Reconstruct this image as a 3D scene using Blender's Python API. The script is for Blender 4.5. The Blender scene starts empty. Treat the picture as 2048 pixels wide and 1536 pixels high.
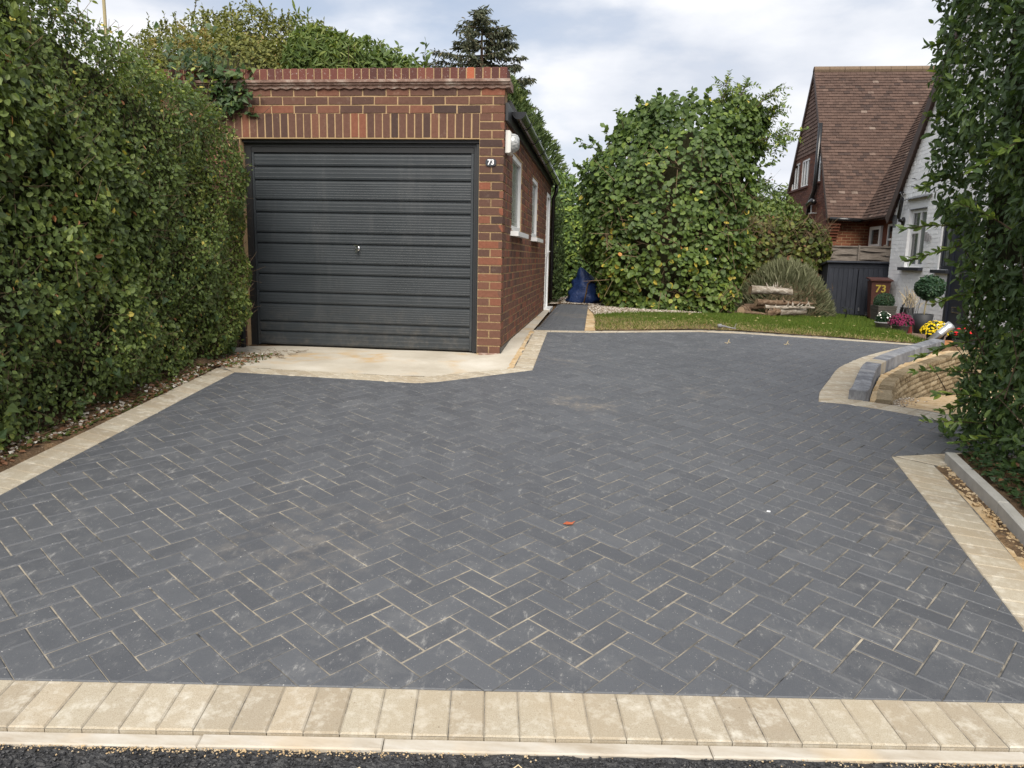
import bpy, math, random
import numpy as np
from mathutils import Matrix, Vector

rng = np.random.default_rng(11)
random.seed(11)
S = bpy.context.scene
COL = S.collection
R = math.radians

# ------------------------------------------------------------------ camera
HC = 1.470
camd = bpy.data.cameras.new('camera')
camd.sensor_width = 36.0
camd.lens = 1472.0 / 2048.0 * 36.0
camd.clip_start = 0.05
camd.clip_end = 2000.0
cam = bpy.data.objects.new('camera', camd)
COL.objects.link(cam)
CR = (0.99266, 0.11904, 0.02118)      # camera right, in world axes
CU = (-0.04090, 0.16570, 0.98533)     # camera up
CB = (0.11378, -0.97897, 0.16935)     # camera back
cam.matrix_world = Matrix(((CR[0], CU[0], CB[0], 0.0), (CR[1], CU[1], CB[1], 0.0), (CR[2], CU[2], CB[2], HC), (0, 0, 0, 1)))
S.camera = cam
CAMP = np.array([0.0, 0.0, HC])

# ------------------------------------------------------------------ sky, sun, exposure
SUN_EL, SUN_AZ = 46.0, 176.0          # azimuth clockwise from +Y: behind the viewer
W = bpy.data.worlds.new('World')
S.world = W
W.use_nodes = True
nt = W.node_tree
nt.nodes.clear()
wo = nt.nodes.new('ShaderNodeOutputWorld')
bg = nt.nodes.new('ShaderNodeBackground')
bg.inputs['Strength'].default_value = 0.060
sky = nt.nodes.new('ShaderNodeTexSky')
sky.sky_type = 'NISHITA'
sky.sun_disc = False
sky.sun_elevation = R(SUN_EL)
sky.sun_rotation = R(SUN_AZ)
sky.air_density = 1.0
sky.dust_density = 1.5
tc = nt.nodes.new('ShaderNodeTexCoord')
mp = nt.nodes.new('ShaderNodeMapping')
mp.inputs['Scale'].default_value = (1.0, 1.0, 2.6)
mp.inputs['Location'].default_value = (3.1, 0.7, 0.4)
nz = nt.nodes.new('ShaderNodeTexNoise')
nz.inputs['Scale'].default_value = 2.1
nz.inputs['Detail'].default_value = 7.0
nz.inputs['Roughness'].default_value = 0.55
rp = nt.nodes.new('ShaderNodeValToRGB')
rp.color_ramp.elements[0].position = 0.34
rp.color_ramp.elements[0].color = (0.55, 0.55, 0.55, 1)
rp.color_ramp.elements[1].position = 0.52
rp.color_ramp.elements[1].color = (1, 1, 1, 1)
nz2 = nt.nodes.new('ShaderNodeTexNoise')
nz2.inputs['Scale'].default_value = 4.2
nz2.inputs['Detail'].default_value = 6.0
rp2 = nt.nodes.new('ShaderNodeValToRGB')
rp2.color_ramp.elements[0].position = 0.38
rp2.color_ramp.elements[0].color = (4.75, 5.1, 5.8, 1)
rp2.color_ramp.elements[1].position = 0.66
rp2.color_ramp.elements[1].color = (7.3, 7.35, 7.55, 1)
mx = nt.nodes.new('ShaderNodeMix')
mx.data_type = 'RGBA'
L = nt.links.new
L(tc.outputs['Generated'], mp.inputs['Vector'])
L(mp.outputs[0], nz.inputs['Vector'])
L(mp.outputs[0], nz2.inputs['Vector'])
L(nz.outputs[0], rp.inputs[0])
L(nz2.outputs[0], rp2.inputs[0])
L(rp.outputs[0], mx.inputs[0])
L(sky.outputs[0], mx.inputs[6])
L(rp2.outputs[0], mx.inputs[7])
L(mx.outputs[2], bg.inputs['Color'])
L(bg.outputs[0], wo.inputs['Surface'])

sd = bpy.data.lights.new('sun', 'SUN')
sd.energy = 2.2
sd.angle = R(45)
sd.color = (1.0, 0.94, 0.84)
sun = bpy.data.objects.new('sun', sd)
COL.objects.link(sun)
az, el = R(SUN_AZ), R(SUN_EL)
sv = Vector((math.sin(az) * math.cos(el), math.cos(az) * math.cos(el), math.sin(el)))
sun.rotation_euler = sv.to_track_quat('Z', 'Y').to_euler()
sun.location = sv * 60

S.view_settings.view_transform = 'Standard'
S.view_settings.look = 'None'
S.view_settings.exposure = 1.3
S.view_settings.gamma = 1.0
S.view_settings.use_curve_mapping = False

# ------------------------------------------------------------------ object helpers
WL = {}                                # world location of every object


def tag(o, label=None, cat=None, group=None, kind=None):
    if label: o['label'] = label
    if cat: o['category'] = cat
    if group: o['group'] = group
    if kind: o['kind'] = kind
    return o


def root(name, label, cat, loc=(0, 0, 0), group=None, kind=None):
    o = bpy.data.objects.new(name, None)
    o.empty_display_size = 0.1
    COL.objects.link(o)
    o.location = loc
    WL[o.name] = np.array(loc, float)
    return tag(o, label, cat, group, kind)


def link(name, me, mat, parent=None, loc=(0, 0, 0), smooth=False, kind=None, label=None, tint=None):
    """link a mesh whose vertices are relative to loc (world)"""
    o = bpy.data.objects.new(name, me)
    COL.objects.link(o)
    loc = np.array(loc, float)
    WL[o.name] = loc
    if parent is not None:
        o.parent = parent
        o.location = loc - WL[parent.name]
    else:
        o.location = loc
    if mat is not None and len(me.materials) == 0:
        me.materials.append(mat)
    if kind: o['kind'] = kind
    if label: o['label'] = label
    if tint is not None: o['tint'] = float(tint)
    return o


def mesh_np(name, V, loops, starts, tint=None, smooth=False):
    me = bpy.data.meshes.new(name)
    V = np.asarray(V, np.float32)
    me.vertices.add(len(V))
    me.vertices.foreach_set('co', V.ravel())
    me.loops.add(len(loops))
    me.loops.foreach_set('vertex_index', np.asarray(loops, np.int32))
    me.polygons.add(len(starts))
    me.polygons.foreach_set('loop_start', np.asarray(starts, np.int32))
    me.polygons.foreach_set('use_smooth', np.full(len(starts), bool(smooth)))
    me.update(calc_edges=True)
    if tint is not None:
        a = me.attributes.new('tint', 'FLOAT', 'FACE')
        a.data.foreach_set('value', np.asarray(tint, np.float32))
    return me


class MB:
    """collects polygons for one mesh"""

    def __init__(self):
        self.V, self.F, self.T, self.n = [], [], [], 0

    def add(self, V, F, t=0.0):
        V = np.asarray(V, float).reshape(-1, 3)
        self.V.append(V)
        for f in F:
            self.F.append([i + self.n for i in f])
            self.T.append(t)
        self.n += len(V)
        return self

    def mesh(self, name, smooth=False, loc=(0, 0, 0)):
        V = np.concatenate(self.V) - np.array(loc, float)
        loops = [i for f in self.F for i in f]
        ln = np.array([len(f) for f in self.F])
        return mesh_np(name, V, loops, np.concatenate([[0], np.cumsum(ln)[:-1]]), self.T, smooth)

    def build(self, name, mat, parent=None, smooth=False, kind=None, label=None, loc=None):
        V = np.concatenate(self.V)
        if loc is None:
            loc = (V.min(0) + V.max(0)) / 2
        return link(name, self.mesh(name, smooth, loc), mat, parent, loc, kind=kind, label=label)


BOXF = [(0, 3, 2, 1), (4, 5, 6, 7), (0, 1, 5, 4), (1, 2, 6, 5), (2, 3, 7, 6), (3, 0, 4, 7)]


def box(x0, x1, y0, y1, z0, z1):
    return (np.array([(x0, y0, z0), (x1, y0, z0), (x1, y1, z0), (x0, y1, z0), (x0, y0, z1), (x1, y0, z1), (x1, y1, z1), (x0, y1, z1)], float), BOXF)


def boxf(o, a, b, c):
    """box from corner o and three edge vectors (right handed)"""
    o, a, b, c = [np.array(q, float) for q in (o, a, b, c)]
    V = np.array([o, o + a, o + a + b, o + b, o + c, o + a + c, o + a + b + c, o + b + c])
    F = BOXF if np.dot(np.cross(a, b), c) > 0 else [tuple(reversed(f)) for f in BOXF]
    return V, F


def cbox(o, a, b, c, ch):
    """box whose +c face has chamfered edges (13 faces)"""
    o, a, b, c = [np.array(q, float) for q in (o, a, b, c)]
    la, lb, lc = [np.linalg.norm(q) for q in (a, b, c)]
    ua, ub, uc = a / la, b / lb, c / lc
    q = [o, o + a, o + a + b, o + b]
    m = [p + uc * (lc - ch) for p in q]
    t = [o + c + ua * ch + ub * ch, o + a + c - ua * ch + ub * ch, o + a + b + c - ua * ch - ub * ch, o + b + c + ua * ch - ub * ch]
    F = [(8, 9, 10, 11)]
    for i in range(4):
        j = (i + 1) % 4
        F += [(i, j, 4 + j, 4 + i), (4 + i, 4 + j, 8 + j, 8 + i)]
    F.append((3, 2, 1, 0))
    if np.dot(np.cross(a, b), c) < 0:
        F = [tuple(reversed(f)) for f in F]
    return np.array(q + m + t), F


def tube(pts, rad, n=8, cap=True):
    pts = np.asarray(pts, float)
    if np.isscalar(rad): rad = [rad] * len(pts)
    V, F = [], []
    d0 = pts[1] - pts[0]
    ref = np.array([0, 0, 1.0]) if abs(d0[2]) < 0.9 * np.linalg.norm(d0) else np.array([1.0, 0, 0])
    for i, p in enumerate(pts):
        d = pts[min(i + 1, len(pts) - 1)] - pts[max(i - 1, 0)]
        d /= np.linalg.norm(d) + 1e-9
        a = np.cross(ref, d); a /= np.linalg.norm(a) + 1e-9
        b = np.cross(d, a)
        for k in range(n):
            t = 2 * math.pi * k / n
            V.append(p + rad[i] * (a * math.cos(t) + b * math.sin(t)))
    for i in range(len(pts) - 1):
        for k in range(n):
            j = (k + 1) % n
            F.append((i * n + k, i * n + j, (i + 1) * n + j, (i + 1) * n + k))
    if cap:
        F.append(tuple(range(n - 1, -1, -1)))
        F.append(tuple(range((len(pts) - 1) * n, len(pts) * n)))
    return np.array(V), F


def lathe(prof, n=28, c=(0, 0, 0), sq=0.0):
    """prof: list of (r, z); sq>0 rounds towards a square plan"""
    V, F = [], []
    for r, z in prof:
        for k in range(n):
            t = 2 * math.pi * k / n
            x, y = math.cos(t), math.sin(t)
            if sq:
                m = max(abs(x), abs(y)); s = 1 / m
                x, y = x * (1 + (s - 1) * sq), y * (1 + (s - 1) * sq)
            V.append((c[0] + r * x, c[1] + r * y, c[2] + z))
    for i in range(len(prof) - 1):
        for k in range(n):
            j = (k + 1) % n
            F.append((i * n + k, i * n + j, (i + 1) * n + j, (i + 1) * n + k))
    return np.array(V), F


def prism(poly, o, a, b, c):
    """polygon (list of (s, t)) in the plane o + s*a + t*b, extruded by vector c"""
    o, a, b, c = [np.array(q, float) for q in (o, a, b, c)]
    n = len(poly)
    V = [o + s * a + t * b for s, t in poly] + [o + s * a + t * b + c for s, t in poly]
    F = [tuple(range(n - 1, -1, -1)), tuple(range(n, 2 * n))] + [(i, (i + 1) % n, n + (i + 1) % n, n + i) for i in range(n)]
    ar = sum(poly[i][0] * poly[(i + 1) % n][1] - poly[(i + 1) % n][0] * poly[i][1] for i in range(n))
    if ar * np.dot(np.cross(a, b), c) < 0:
        F = [tuple(reversed(f)) for f in F]
    return np.array(V), F


def pieces(parent, name, items, mat, cap=300, rest=None):
    """items: (V, F, tint, key); the nearest `cap` become objects, the rest one joined part"""
    d = [np.linalg.norm(it[0].mean(0) - CAMP) for it in items]
    order = np.argsort(d)
    cache = {}
    for i in order[:cap]:
        V, F, t, key = items[i]
        c = V.mean(0)
        me = cache.get(key) if key is not None else None
        if me is None:
            m = MB(); m.add(V, F, 0.0)
            me = m.mesh(name, False, c)
            me.materials.append(mat)
            if key is not None: cache[key] = me
        link(name, me, None, parent, c, tint=t)
    if len(items) > cap:
        m = MB()
        for i in order[cap:]:
            V, F, t, key = items[i]
            m.add(V, F, t)
        m.build(rest or (name + 'work' if name == 'brick' else name + '_rest'), mat, parent, kind='stuff')


# ------------------------------------------------------------------ material helpers
class NB:
    def __init__(self, name):
        self.m = bpy.data.materials.new(name)
        self.m.use_nodes = True
        self.t = self.m.node_tree
        self.t.nodes.clear()
        self.out = self.t.nodes.new('ShaderNodeOutputMaterial')

    def n(self, typ, ins=None, **props):
        nd = self.t.nodes.new('ShaderNode' + typ)
        for k, v in props.items():
            setattr(nd, k, v)
        for k, v in (ins or {}).items():
            self.set(nd, k, v)
        return nd

    def set(self, nd, k, v):
        s = nd.inputs[k]
        if isinstance(v, bpy.types.Node): v = v.outputs[0]
        if isinstance(v, bpy.types.NodeSocket):
            self.t.links.new(v, s)
        else:
            s.default_value = v

    def math(self, op, a, b=0.0, c=None, clamp=False):
        nd = self.n('Math', {0: a, 1: b}, operation=op, use_clamp=clamp)
        if c is not None: self.set(nd, 2, c)
        return nd.outputs[0]

    def noise(self, scale, detail=4.0, rough=0.55, vec=None, dim=None):
        nd = self.n('TexNoise', {'Scale': scale, 'Detail': detail, 'Roughness': rough})
        self.set(nd, 'Vector', vec if vec is not None else self.pos())
        return nd.outputs[0]

    def pos(self):
        if not hasattr(self, '_p'):
            self._p = self.n('NewGeometry').outputs['Position']
        return self._p

    def mapped(self, sc):
        return self.n('Mapping', {'Vector': self.pos(), 'Scale': sc}).outputs[0]

    def ramp(self, fac, stops, interp='LINEAR'):
        nd = self.n('ValToRGB')
        cr = nd.color_ramp
        cr.interpolation = interp
        while len(cr.elements) < len(stops): cr.elements.new(0.5)
        for e, (p, c) in zip(cr.elements, stops):
            e.position = p
            e.color = (c[0], c[1], c[2], 1) if hasattr(c, '__len__') else (c, c, c, 1)
        self.set(nd, 0, fac)
        return nd.outputs[0]

    def mix(self, f, a, b, mode='MIX'):
        nd = self.n('Mix', data_type='RGBA', blend_type=mode)
        self.set(nd, 0, f)
        for k, v in ((6, a), (7, b)):
            if isinstance(v, tuple) and len(v) == 3: v = v + (1.0,)
            self.set(nd, k, v)
        return nd.outputs[2]

    def tint(self):
        a = self.n('Attribute', attribute_name='tint', attribute_type='GEOMETRY').outputs['Fac']
        b = self.n('Attribute', attribute_name='tint', attribute_type='OBJECT').outputs['Fac']
        return self.math('ADD', a, b)

    def bump(self, h, strength=0.3, dist=0.01):
        return self.n('Bump', {'Height': h, 'Strength': strength, 'Distance': dist}).outputs[0]

    def done(self, col, rough=0.7, spec=0.5, bump=None, trans=None, metal=0.0, **kw):
        p = self.n('BsdfPrincipled')
        if isinstance(col, tuple) and len(col) == 3: col = col + (1.0,)
        self.set(p, 'Base Color', col)
        self.set(p, 'Roughness', rough)
        self.set(p, 'Specular IOR Level', spec)
        self.set(p, 'Metallic', metal)
        for k, v in kw.items(): self.set(p, k, v)
        if bump is not None: self.set(p, 'Normal', bump)
        sh = p.outputs[0]
        if trans is not None:
            tr = self.n('BsdfTranslucent')
            tcol = trans[1]
            self.set(tr, 'Color', tcol)
            ms = self.n('MixShader', {0: trans[0], 1: sh, 2: tr})
            sh = ms.outputs[0]
        self.t.links.new(sh, self.out.inputs['Surface'])
        return self.m


def simple(name, c, rough=0.6, spec=0.5, metal=0.0, var=0.12, scale=9.0, bump=0.0, **kw):
    b = NB(name)
    f = b.noise(scale, 5)
    col = b.mix(f, tuple(q * (1 - var) for q in c), tuple(min(1, q * (1 + var)) for q in c))
    bp = b.bump(b.noise(scale * 12, 3), bump, 0.004) if bump else None
    return b.done(col, rough, spec, bp, None, metal, **kw)


def leafmat(name, stops, rough=0.42, spec=0.5, tr=0.25):
    rough, spec = rough + 0.10, spec * 0.65
    b = NB(name)
    col = b.ramp(b.tint(), stops)
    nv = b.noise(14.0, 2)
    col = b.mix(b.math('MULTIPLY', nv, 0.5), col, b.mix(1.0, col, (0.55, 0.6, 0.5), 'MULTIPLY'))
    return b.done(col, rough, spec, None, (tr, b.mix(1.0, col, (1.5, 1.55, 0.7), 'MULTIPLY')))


M = {}
# charcoal paving blocks: dusted with joint sand, paler scuffs
b = NB('charcoal paving'); t = b.tint()
col = b.ramp(t, [(0.0, (0.049, 0.053, 0.063)), (0.5, (0.059, 0.064, 0.075)), (1.0, (0.073, 0.078, 0.089))])
fine = b.noise(520.0, 2, 0.7)
col = b.mix(b.ramp(fine, [(0.35, 0.0), (0.75, 0.5)]), col, (0.142, 0.145, 0.150))
speck = b.noise(150.0, 1, 0.3)
col = b.mix(b.ramp(speck, [(0.74, 0.0), (0.80, 0.8)]), col, (0.42, 0.41, 0.39))
big = b.noise(1.3, 3, 0.6)
med = b.noise(9.0, 6, 0.72)
st = b.noise(26.0, 5, 0.8, b.mapped((1.4, 0.5, 1)))
f1 = b.math('MULTIPLY', b.ramp(med, [(0.49, 0.0), (0.84, 0.38)]), b.ramp(big, [(0.38, 0.15), (0.62, 0.85)]))
f2 = b.math('MULTIPLY', b.ramp(st, [(0.56, 0.0), (0.76, 0.75)]), b.ramp(med, [(0.44, 0.0), (0.60, 1.0)]))
col = b.mix(f1, col, (0.24, 0.238, 0.232))
col = b.mix(f2, col, (0.40, 0.39, 0.37))
sp = b.noise(0.9, 3, 0.5)
col = b.mix(b.math('MULTIPLY', b.ramp(sp, [(0.60, 0.0), (0.75, 0.5)]), b.ramp(med, [(0.45, 0.0), (0.65, 0.8)])), col, (0.27, 0.22, 0.16))
M['block'] = b.done(col, b.ramp(med, [(0.3, 0.50), (0.7, 0.72)]), 0.5, b.bump(b.math('ADD', fine, b.math('MULTIPLY', b.noise(90, 3), 1.5)), 0.22, 0.0018))
# buff border blocks
b = NB('buff paving'); t = b.tint()
col = b.ramp(t, [(0.0, (0.325, 0.28, 0.215)), (0.45, (0.39, 0.345, 0.27)), (0.8, (0.43, 0.39, 0.31)), (0.97, (0.42, 0.352, 0.265)), (1.0, (0.34, 0.28, 0.20))])
fine = b.noise(330.0, 3, 0.75)
col = b.mix(b.ramp(fine, [(0.34, 0.7), (0.58, 0.0)]), col, (0.22, 0.175, 0.12))
med = b.noise(17.0, 6, 0.7)
col = b.mix(b.ramp(med, [(0.50, 0.0), (0.72, 0.85)]), col, (0.56, 0.53, 0.46))
col = b.mix(b.ramp(b.noise(3.1, 4), [(0.45, 0.0), (0.75, 0.5)]), col, (0.33, 0.26, 0.17))
col = b.mix(b.ramp(b.noise(60, 2), [(0.70, 0.0), (0.77, 0.6)]), col, (0.16, 0.12, 0.08))
M['buff'] = b.done(col, 0.85, 0.3, b.bump(b.math('ADD', fine, b.noise(90, 3)), 0.35, 0.0022))
# joint sand
b = NB('joint sand')
f = b.noise(2.6, 5, 0.7)
f = b.math('ADD', b.math('MULTIPLY', f, 0.55), b.math('MULTIPLY', b.noise(16, 4, 0.7), 0.45))
col = b.ramp(f, [(0.37, (0.034, 0.034, 0.034)), (0.46, (0.15, 0.138, 0.118)), (0.55, (0.27, 0.24, 0.195)), (0.70, (0.44, 0.385, 0.29))])
M['sand_joint'] = b.done(col, 0.95, 0.1, b.bump(b.noise(400, 2), 0.5, 0.002))
b = NB('building sand')
f = b.noise(7, 6, 0.7)
col = b.ramp(f, [(0.3, (0.30, 0.19, 0.09)), (0.5, (0.46, 0.34, 0.20)), (0.72, (0.56, 0.47, 0.34))])
col = b.mix(b.ramp(b.noise(85, 2), [(0.66, 0.0), (0.74, 0.85)]), col, (0.2, 0.15, 0.1))
M['sand'] = b.done(col, 0.95, 0.1, b.bump(b.noise(60, 5), 0.8, 0.012))
# bare soil and litter under hedges
b = NB('soil')
f = b.noise(5, 7, 0.72)
col = b.ramp(f, [(0.3, (0.055, 0.036, 0.022)), (0.52, (0.13, 0.085, 0.05)), (0.66, (0.25, 0.16, 0.085)), (0.8, (0.38, 0.27, 0.16))])
col = b.mix(b.ramp(b.noise(70, 3), [(0.62, 0.0), (0.72, 0.7)]), col, (0.36, 0.29, 0.2))
M['soil'] = b.done(col, 0.95, 0.15, b.bump(b.noise(45, 6), 1.0, 0.02))
# pale concrete slab
b = NB('concrete')
f = b.noise(2.2, 6, 0.6)
col = b.ramp(f, [(0.3, (0.38, 0.34, 0.275)), (0.55, (0.47, 0.43, 0.36)), (0.75, (0.54, 0.505, 0.44))])
mk = b.math('MULTIPLY', b.ramp(b.noise(1.4, 3), [(0.52, 0.0), (0.66, 1.0)]), b.ramp(b.noise(6, 5), [(0.4, 0.0), (0.62, 0.8)]))
col = b.mix(mk, col, (0.46, 0.31, 0.15))
col = b.mix(b.ramp(b.noise(38, 4, 0.7), [(0.66, 0.0), (0.75, 0.6)]), col, (0.25, 0.19, 0.13))
M['concrete'] = b.done(col, 0.9, 0.25, b.bump(b.noise(70, 5), 0.35, 0.004))
b = NB('grey concrete kerb')
col = b.ramp(b.noise(6, 6, 0.65), [(0.3, (0.33, 0.32, 0.29)), (0.7, (0.45, 0.44, 0.41))])
M['kerbgrey'] = b.done(col, 0.9, 0.25, b.bump(b.noise(90, 4), 0.3, 0.003))
b = NB('pale edging')
col = b.ramp(b.noise(4.5, 6, 0.65, b.mapped((1, 4, 4))), [(0.3, (0.33, 0.28, 0.215)), (0.5, (0.42, 0.38, 0.32)), (0.72, (0.50, 0.475, 0.43))])
col = b.mix(b.ramp(b.noise(2.1, 4), [(0.52, 0.0), (0.68, 0.7)]), col, (0.52, 0.40, 0.26))
M['edging'] = b.done(col, 0.85, 0.3, b.bump(b.noise(120, 4), 0.25, 0.002))
b = NB('new asphalt')
f = b.noise(150, 3, 0.6)
col = b.ramp(f, [(0.3, (0.012, 0.012, 0.013)), (0.7, (0.035, 0.035, 0.037))])
M['asphalt'] = b.done(col, 0.55, 0.5, b.bump(b.noise(240, 3), 0.6, 0.004))
# kerb blocks
b = NB('charcoal kerb'); t = b.tint()
col = b.ramp(t, [(0.0, (0.10, 0.105, 0.12)), (0.6, (0.165, 0.17, 0.185)), (0.9, (0.23, 0.23, 0.235)), (1.0, (0.33, 0.28, 0.2))])
col = b.mix(b.ramp(b.noise(14, 6, 0.7, b.mapped((1, 1, 0.5))), [(0.45, 0.0), (0.75, 0.7)]), col, (0.36, 0.37, 0.39))
M['kerbblock'] = b.done(col, 0.75, 0.4, b.bump(b.noise(150, 4), 0.3, 0.003))
b = NB('split face stone'); t = b.tint()
f = b.noise(35, 6, 0.75)
col = b.ramp(b.math('ADD', b.math('MULTIPLY', t, 0.25), b.math('MULTIPLY', f, 0.85)), [(0.3, (0.085, 0.062, 0.036)), (0.5, (0.21, 0.16, 0.095)), (0.75, (0.38, 0.31, 0.205))])
M['stone'] = b.done(col, 0.95, 0.15, b.bump(b.noise(45, 6, 0.7), 1.0, 0.02))
b = NB('sandstone paving')
col = b.ramp(b.noise(4, 6, 0.7), [(0.3, (0.36, 0.26, 0.16)), (0.55, (0.47, 0.38, 0.26)), (0.75, (0.54, 0.46, 0.34))])
M['sandstone'] = b.done(col, 0.9, 0.2, b.bump(b.noise(40, 5), 0.5, 0.006))


def brickmat(name, stops, weather=0.3):
    b = NB(name); t = b.tint()
    col = b.ramp(t, stops)
    f = b.noise(34, 5, 0.7)
    col = b.mix(b.ramp(f, [(0.35, 0.0), (0.75, 0.55)]), col, b.mix(1.0, col, (0.5, 0.45, 0.45), 'MULTIPLY'))
    col = b.mix(b.ramp(b.noise(11, 5, 0.75), [(0.60, 0.0), (0.80, weather)]), col, (0.40, 0.33, 0.25))
    return b.done(col, 0.85, 0.3, b.bump(b.noise(120, 5, 0.7), 0.5, 0.004))


M['brick'] = brickmat('garage brick', [(0.0, (0.060, 0.037, 0.032)), (0.3, (0.098, 0.053, 0.040)), (0.6, (0.135, 0.067, 0.047)), (0.85, (0.178, 0.078, 0.050)), (1.0, (0.225, 0.082, 0.048))])
M['hbrick'] = brickmat('house brick', [(0.0, (0.095, 0.042, 0.033)), (0.5, (0.145, 0.062, 0.045)), (1.0, (0.20, 0.085, 0.055))], 0.15)
M['hbrick2'] = brickmat('red house brick', [(0.0, (0.16, 0.055, 0.03)), (0.5, (0.22, 0.078, 0.04)), (1.0, (0.28, 0.11, 0.06))], 0.1)
M['mortar'] = simple('yellow mortar', (0.38, 0.265, 0.15), 0.95, 0.1, var=0.3, scale=14, bump=0.5)
M['hmortar'] = simple('pinkish mortar', (0.25, 0.165, 0.125), 0.95, 0.1, var=0.2, scale=14)
b = NB('coping brick'); t = b.tint()
col = b.ramp(t, [(0.0, (0.075, 0.032, 0.028)), (0.6, (0.125, 0.045, 0.036)), (0.92, (0.16, 0.058, 0.042)), (1.0, (0.34, 0.10, 0.05))])
col = b.mix(b.ramp(b.noise(48, 4, 0.8), [(0.60, 0.0), (0.70, 0.75)]), col, (0.46, 0.41, 0.36))
M['coping'] = b.done(col, 0.85, 0.3, b.bump(b.noise(120, 5), 0.5, 0.004))
b = NB('terracotta moulding')
col = b.ramp(b.noise(13, 6, 0.7, b.mapped((0.6, 1, 1))), [(0.3, (0.10, 0.058, 0.046)), (0.5, (0.24, 0.155, 0.125)), (0.68, (0.42, 0.35, 0.30))])
M['moulding'] = b.done(col, 0.9, 0.2, b.bump(b.noise(70, 5), 0.6, 0.006))
b = NB('white painted brick')
col = b.ramp(b.noise(5, 5), [(0.3, (0.85, 0.855, 0.86)), (0.7, (0.90, 0.90, 0.90))])
col = b.mix(b.ramp(b.noise(30, 4, 0.7), [(0.68, 0.0), (0.8, 0.4)]), col, (0.5, 0.5, 0.5))
M['whitebrick'] = b.done(col, 0.6, 0.4, b.bump(b.noise(60, 4), 0.4, 0.005))
# charcoal garage door
b = NB('anthracite door')
col = b.ramp(b.noise(2.3, 4), [(0.3, (0.025, 0.030, 0.035)), (0.7, (0.032, 0.038, 0.044))])
zc = b.n('SeparateXYZ', {0: b.pos()}).outputs[2]
gr_ = b.math('MULTIPLY', b.math('SUBTRACT', 1.0, b.math('MULTIPLY', b.math('SUBTRACT', zc, 0.53), 2.2), clamp=True), b.ramp(b.noise(11, 6, 0.75), [(0.48, 0.0), (0.8, 0.45)]))
col = b.mix(gr_, col, (0.17, 0.145, 0.115))
col = b.mix(b.ramp(b.noise(2.0, 5, 0.7, b.mapped((2.5, 1, 0.5))), [(0.55, 0.0), (0.8, 0.3)]), col, (0.095, 0.095, 0.095))
M['door'] = b.done(col, b.ramp(b.noise(3.0, 4), [(0.3, 0.36), (0.7, 0.46)]), 0.5, b.bump(b.noise(4, 2, 0.5, b.mapped((1, 1, 3))), 0.12, 0.01))
M['black'] = simple('black paint', (0.016, 0.017, 0.019), 0.42, 0.5, var=0.3, scale=7)
M['blackpvc'] = simple('black plastic', (0.012, 0.012, 0.013), 0.22, 0.55)
M['felt'] = simple('roofing felt', (0.10, 0.10, 0.10), 0.95, 0.2, scale=20, bump=0.5)
M['white'] = simple('white upvc', (0.78, 0.78, 0.78), 0.35, 0.5, var=0.03)
M['offwhite'] = simple('aged white paint', (0.68, 0.67, 0.64), 0.5, 0.4, var=0.08)
M['chrome'] = simple('chrome', (0.62, 0.62, 0.62), 0.22, 0.5, metal=1.0)
M['galv'] = simple('galvanised metal', (0.55, 0.56, 0.57), 0.38, 0.5, metal=0.9, var=0.2)
b = NB('window glass')
M['glass'] = b.done((0.022, 0.027, 0.028), 0.04, 0.8)
b = NB('obscured glass')
f = b.noise(16, 5, 0.7, b.mapped((1, 1, 0.35)))
M['obscure'] = b.done(b.ramp(f, [(0.35, (0.045, 0.06, 0.052)), (0.6, (0.10, 0.125, 0.11)), (0.75, (0.20, 0.23, 0.21))]), 0.16, 0.6, b.bump(f, 0.4, 0.01))
b = NB('curtained glass')
f = b.noise(9, 3, 0.5, b.mapped((1, 1, 0.08)))
M['curtain'] = b.done(b.ramp(f, [(0.42, (0.03, 0.035, 0.035)), (0.62, (0.20, 0.22, 0.22))]), 0.05, 0.7)
b = NB('lamp diffuser')
M['diffuser'] = b.done(b.ramp(b.noise(22, 3, 0.5, b.mapped((1, 1, 4))), [(0.35, (0.16, 0.17, 0.17)), (0.65, (0.48, 0.49, 0.49))]), 0.08, 0.7, b.bump(b.noise(30, 3), 0.3, 0.004))
M['darkgrey'] = simple('dark grey paint', (0.028, 0.031, 0.040), 0.5, 0.4, var=0.15, scale=5)
b = NB('blue grey timber')
f = b.noise(7, 5, 0.6, b.mapped((4, 4, 0.5)))
M['shed'] = b.done(b.ramp(f, [(0.3, (0.022, 0.026, 0.036)), (0.7, (0.040, 0.044, 0.058))]), 0.6, 0.35, b.bump(f, 0.3, 0.006))
M['bluedoor'] = simple('dark blue door', (0.022, 0.026, 0.038), 0.35, 0.5, var=0.1)
b = NB('weathered fence board')
f = b.noise(6, 6, 0.7, b.mapped((1.2, 1.2, 9)))
M['fence'] = b.done(b.ramp(f, [(0.3, (0.10, 0.085, 0.07)), (0.55, (0.21, 0.18, 0.155)), (0.8, (0.33, 0.29, 0.25))]), 0.9, 0.2, b.bump(f, 0.6, 0.008))
b = NB('decking')
f = b.noise(9, 5, 0.7, b.mapped((6, 1, 1)))
M['deck'] = b.done(b.ramp(f, [(0.3, (0.10, 0.065, 0.045)), (0.7, (0.24, 0.165, 0.12))]), 0.85, 0.2, b.bump(f, 0.4, 0.004))
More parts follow.
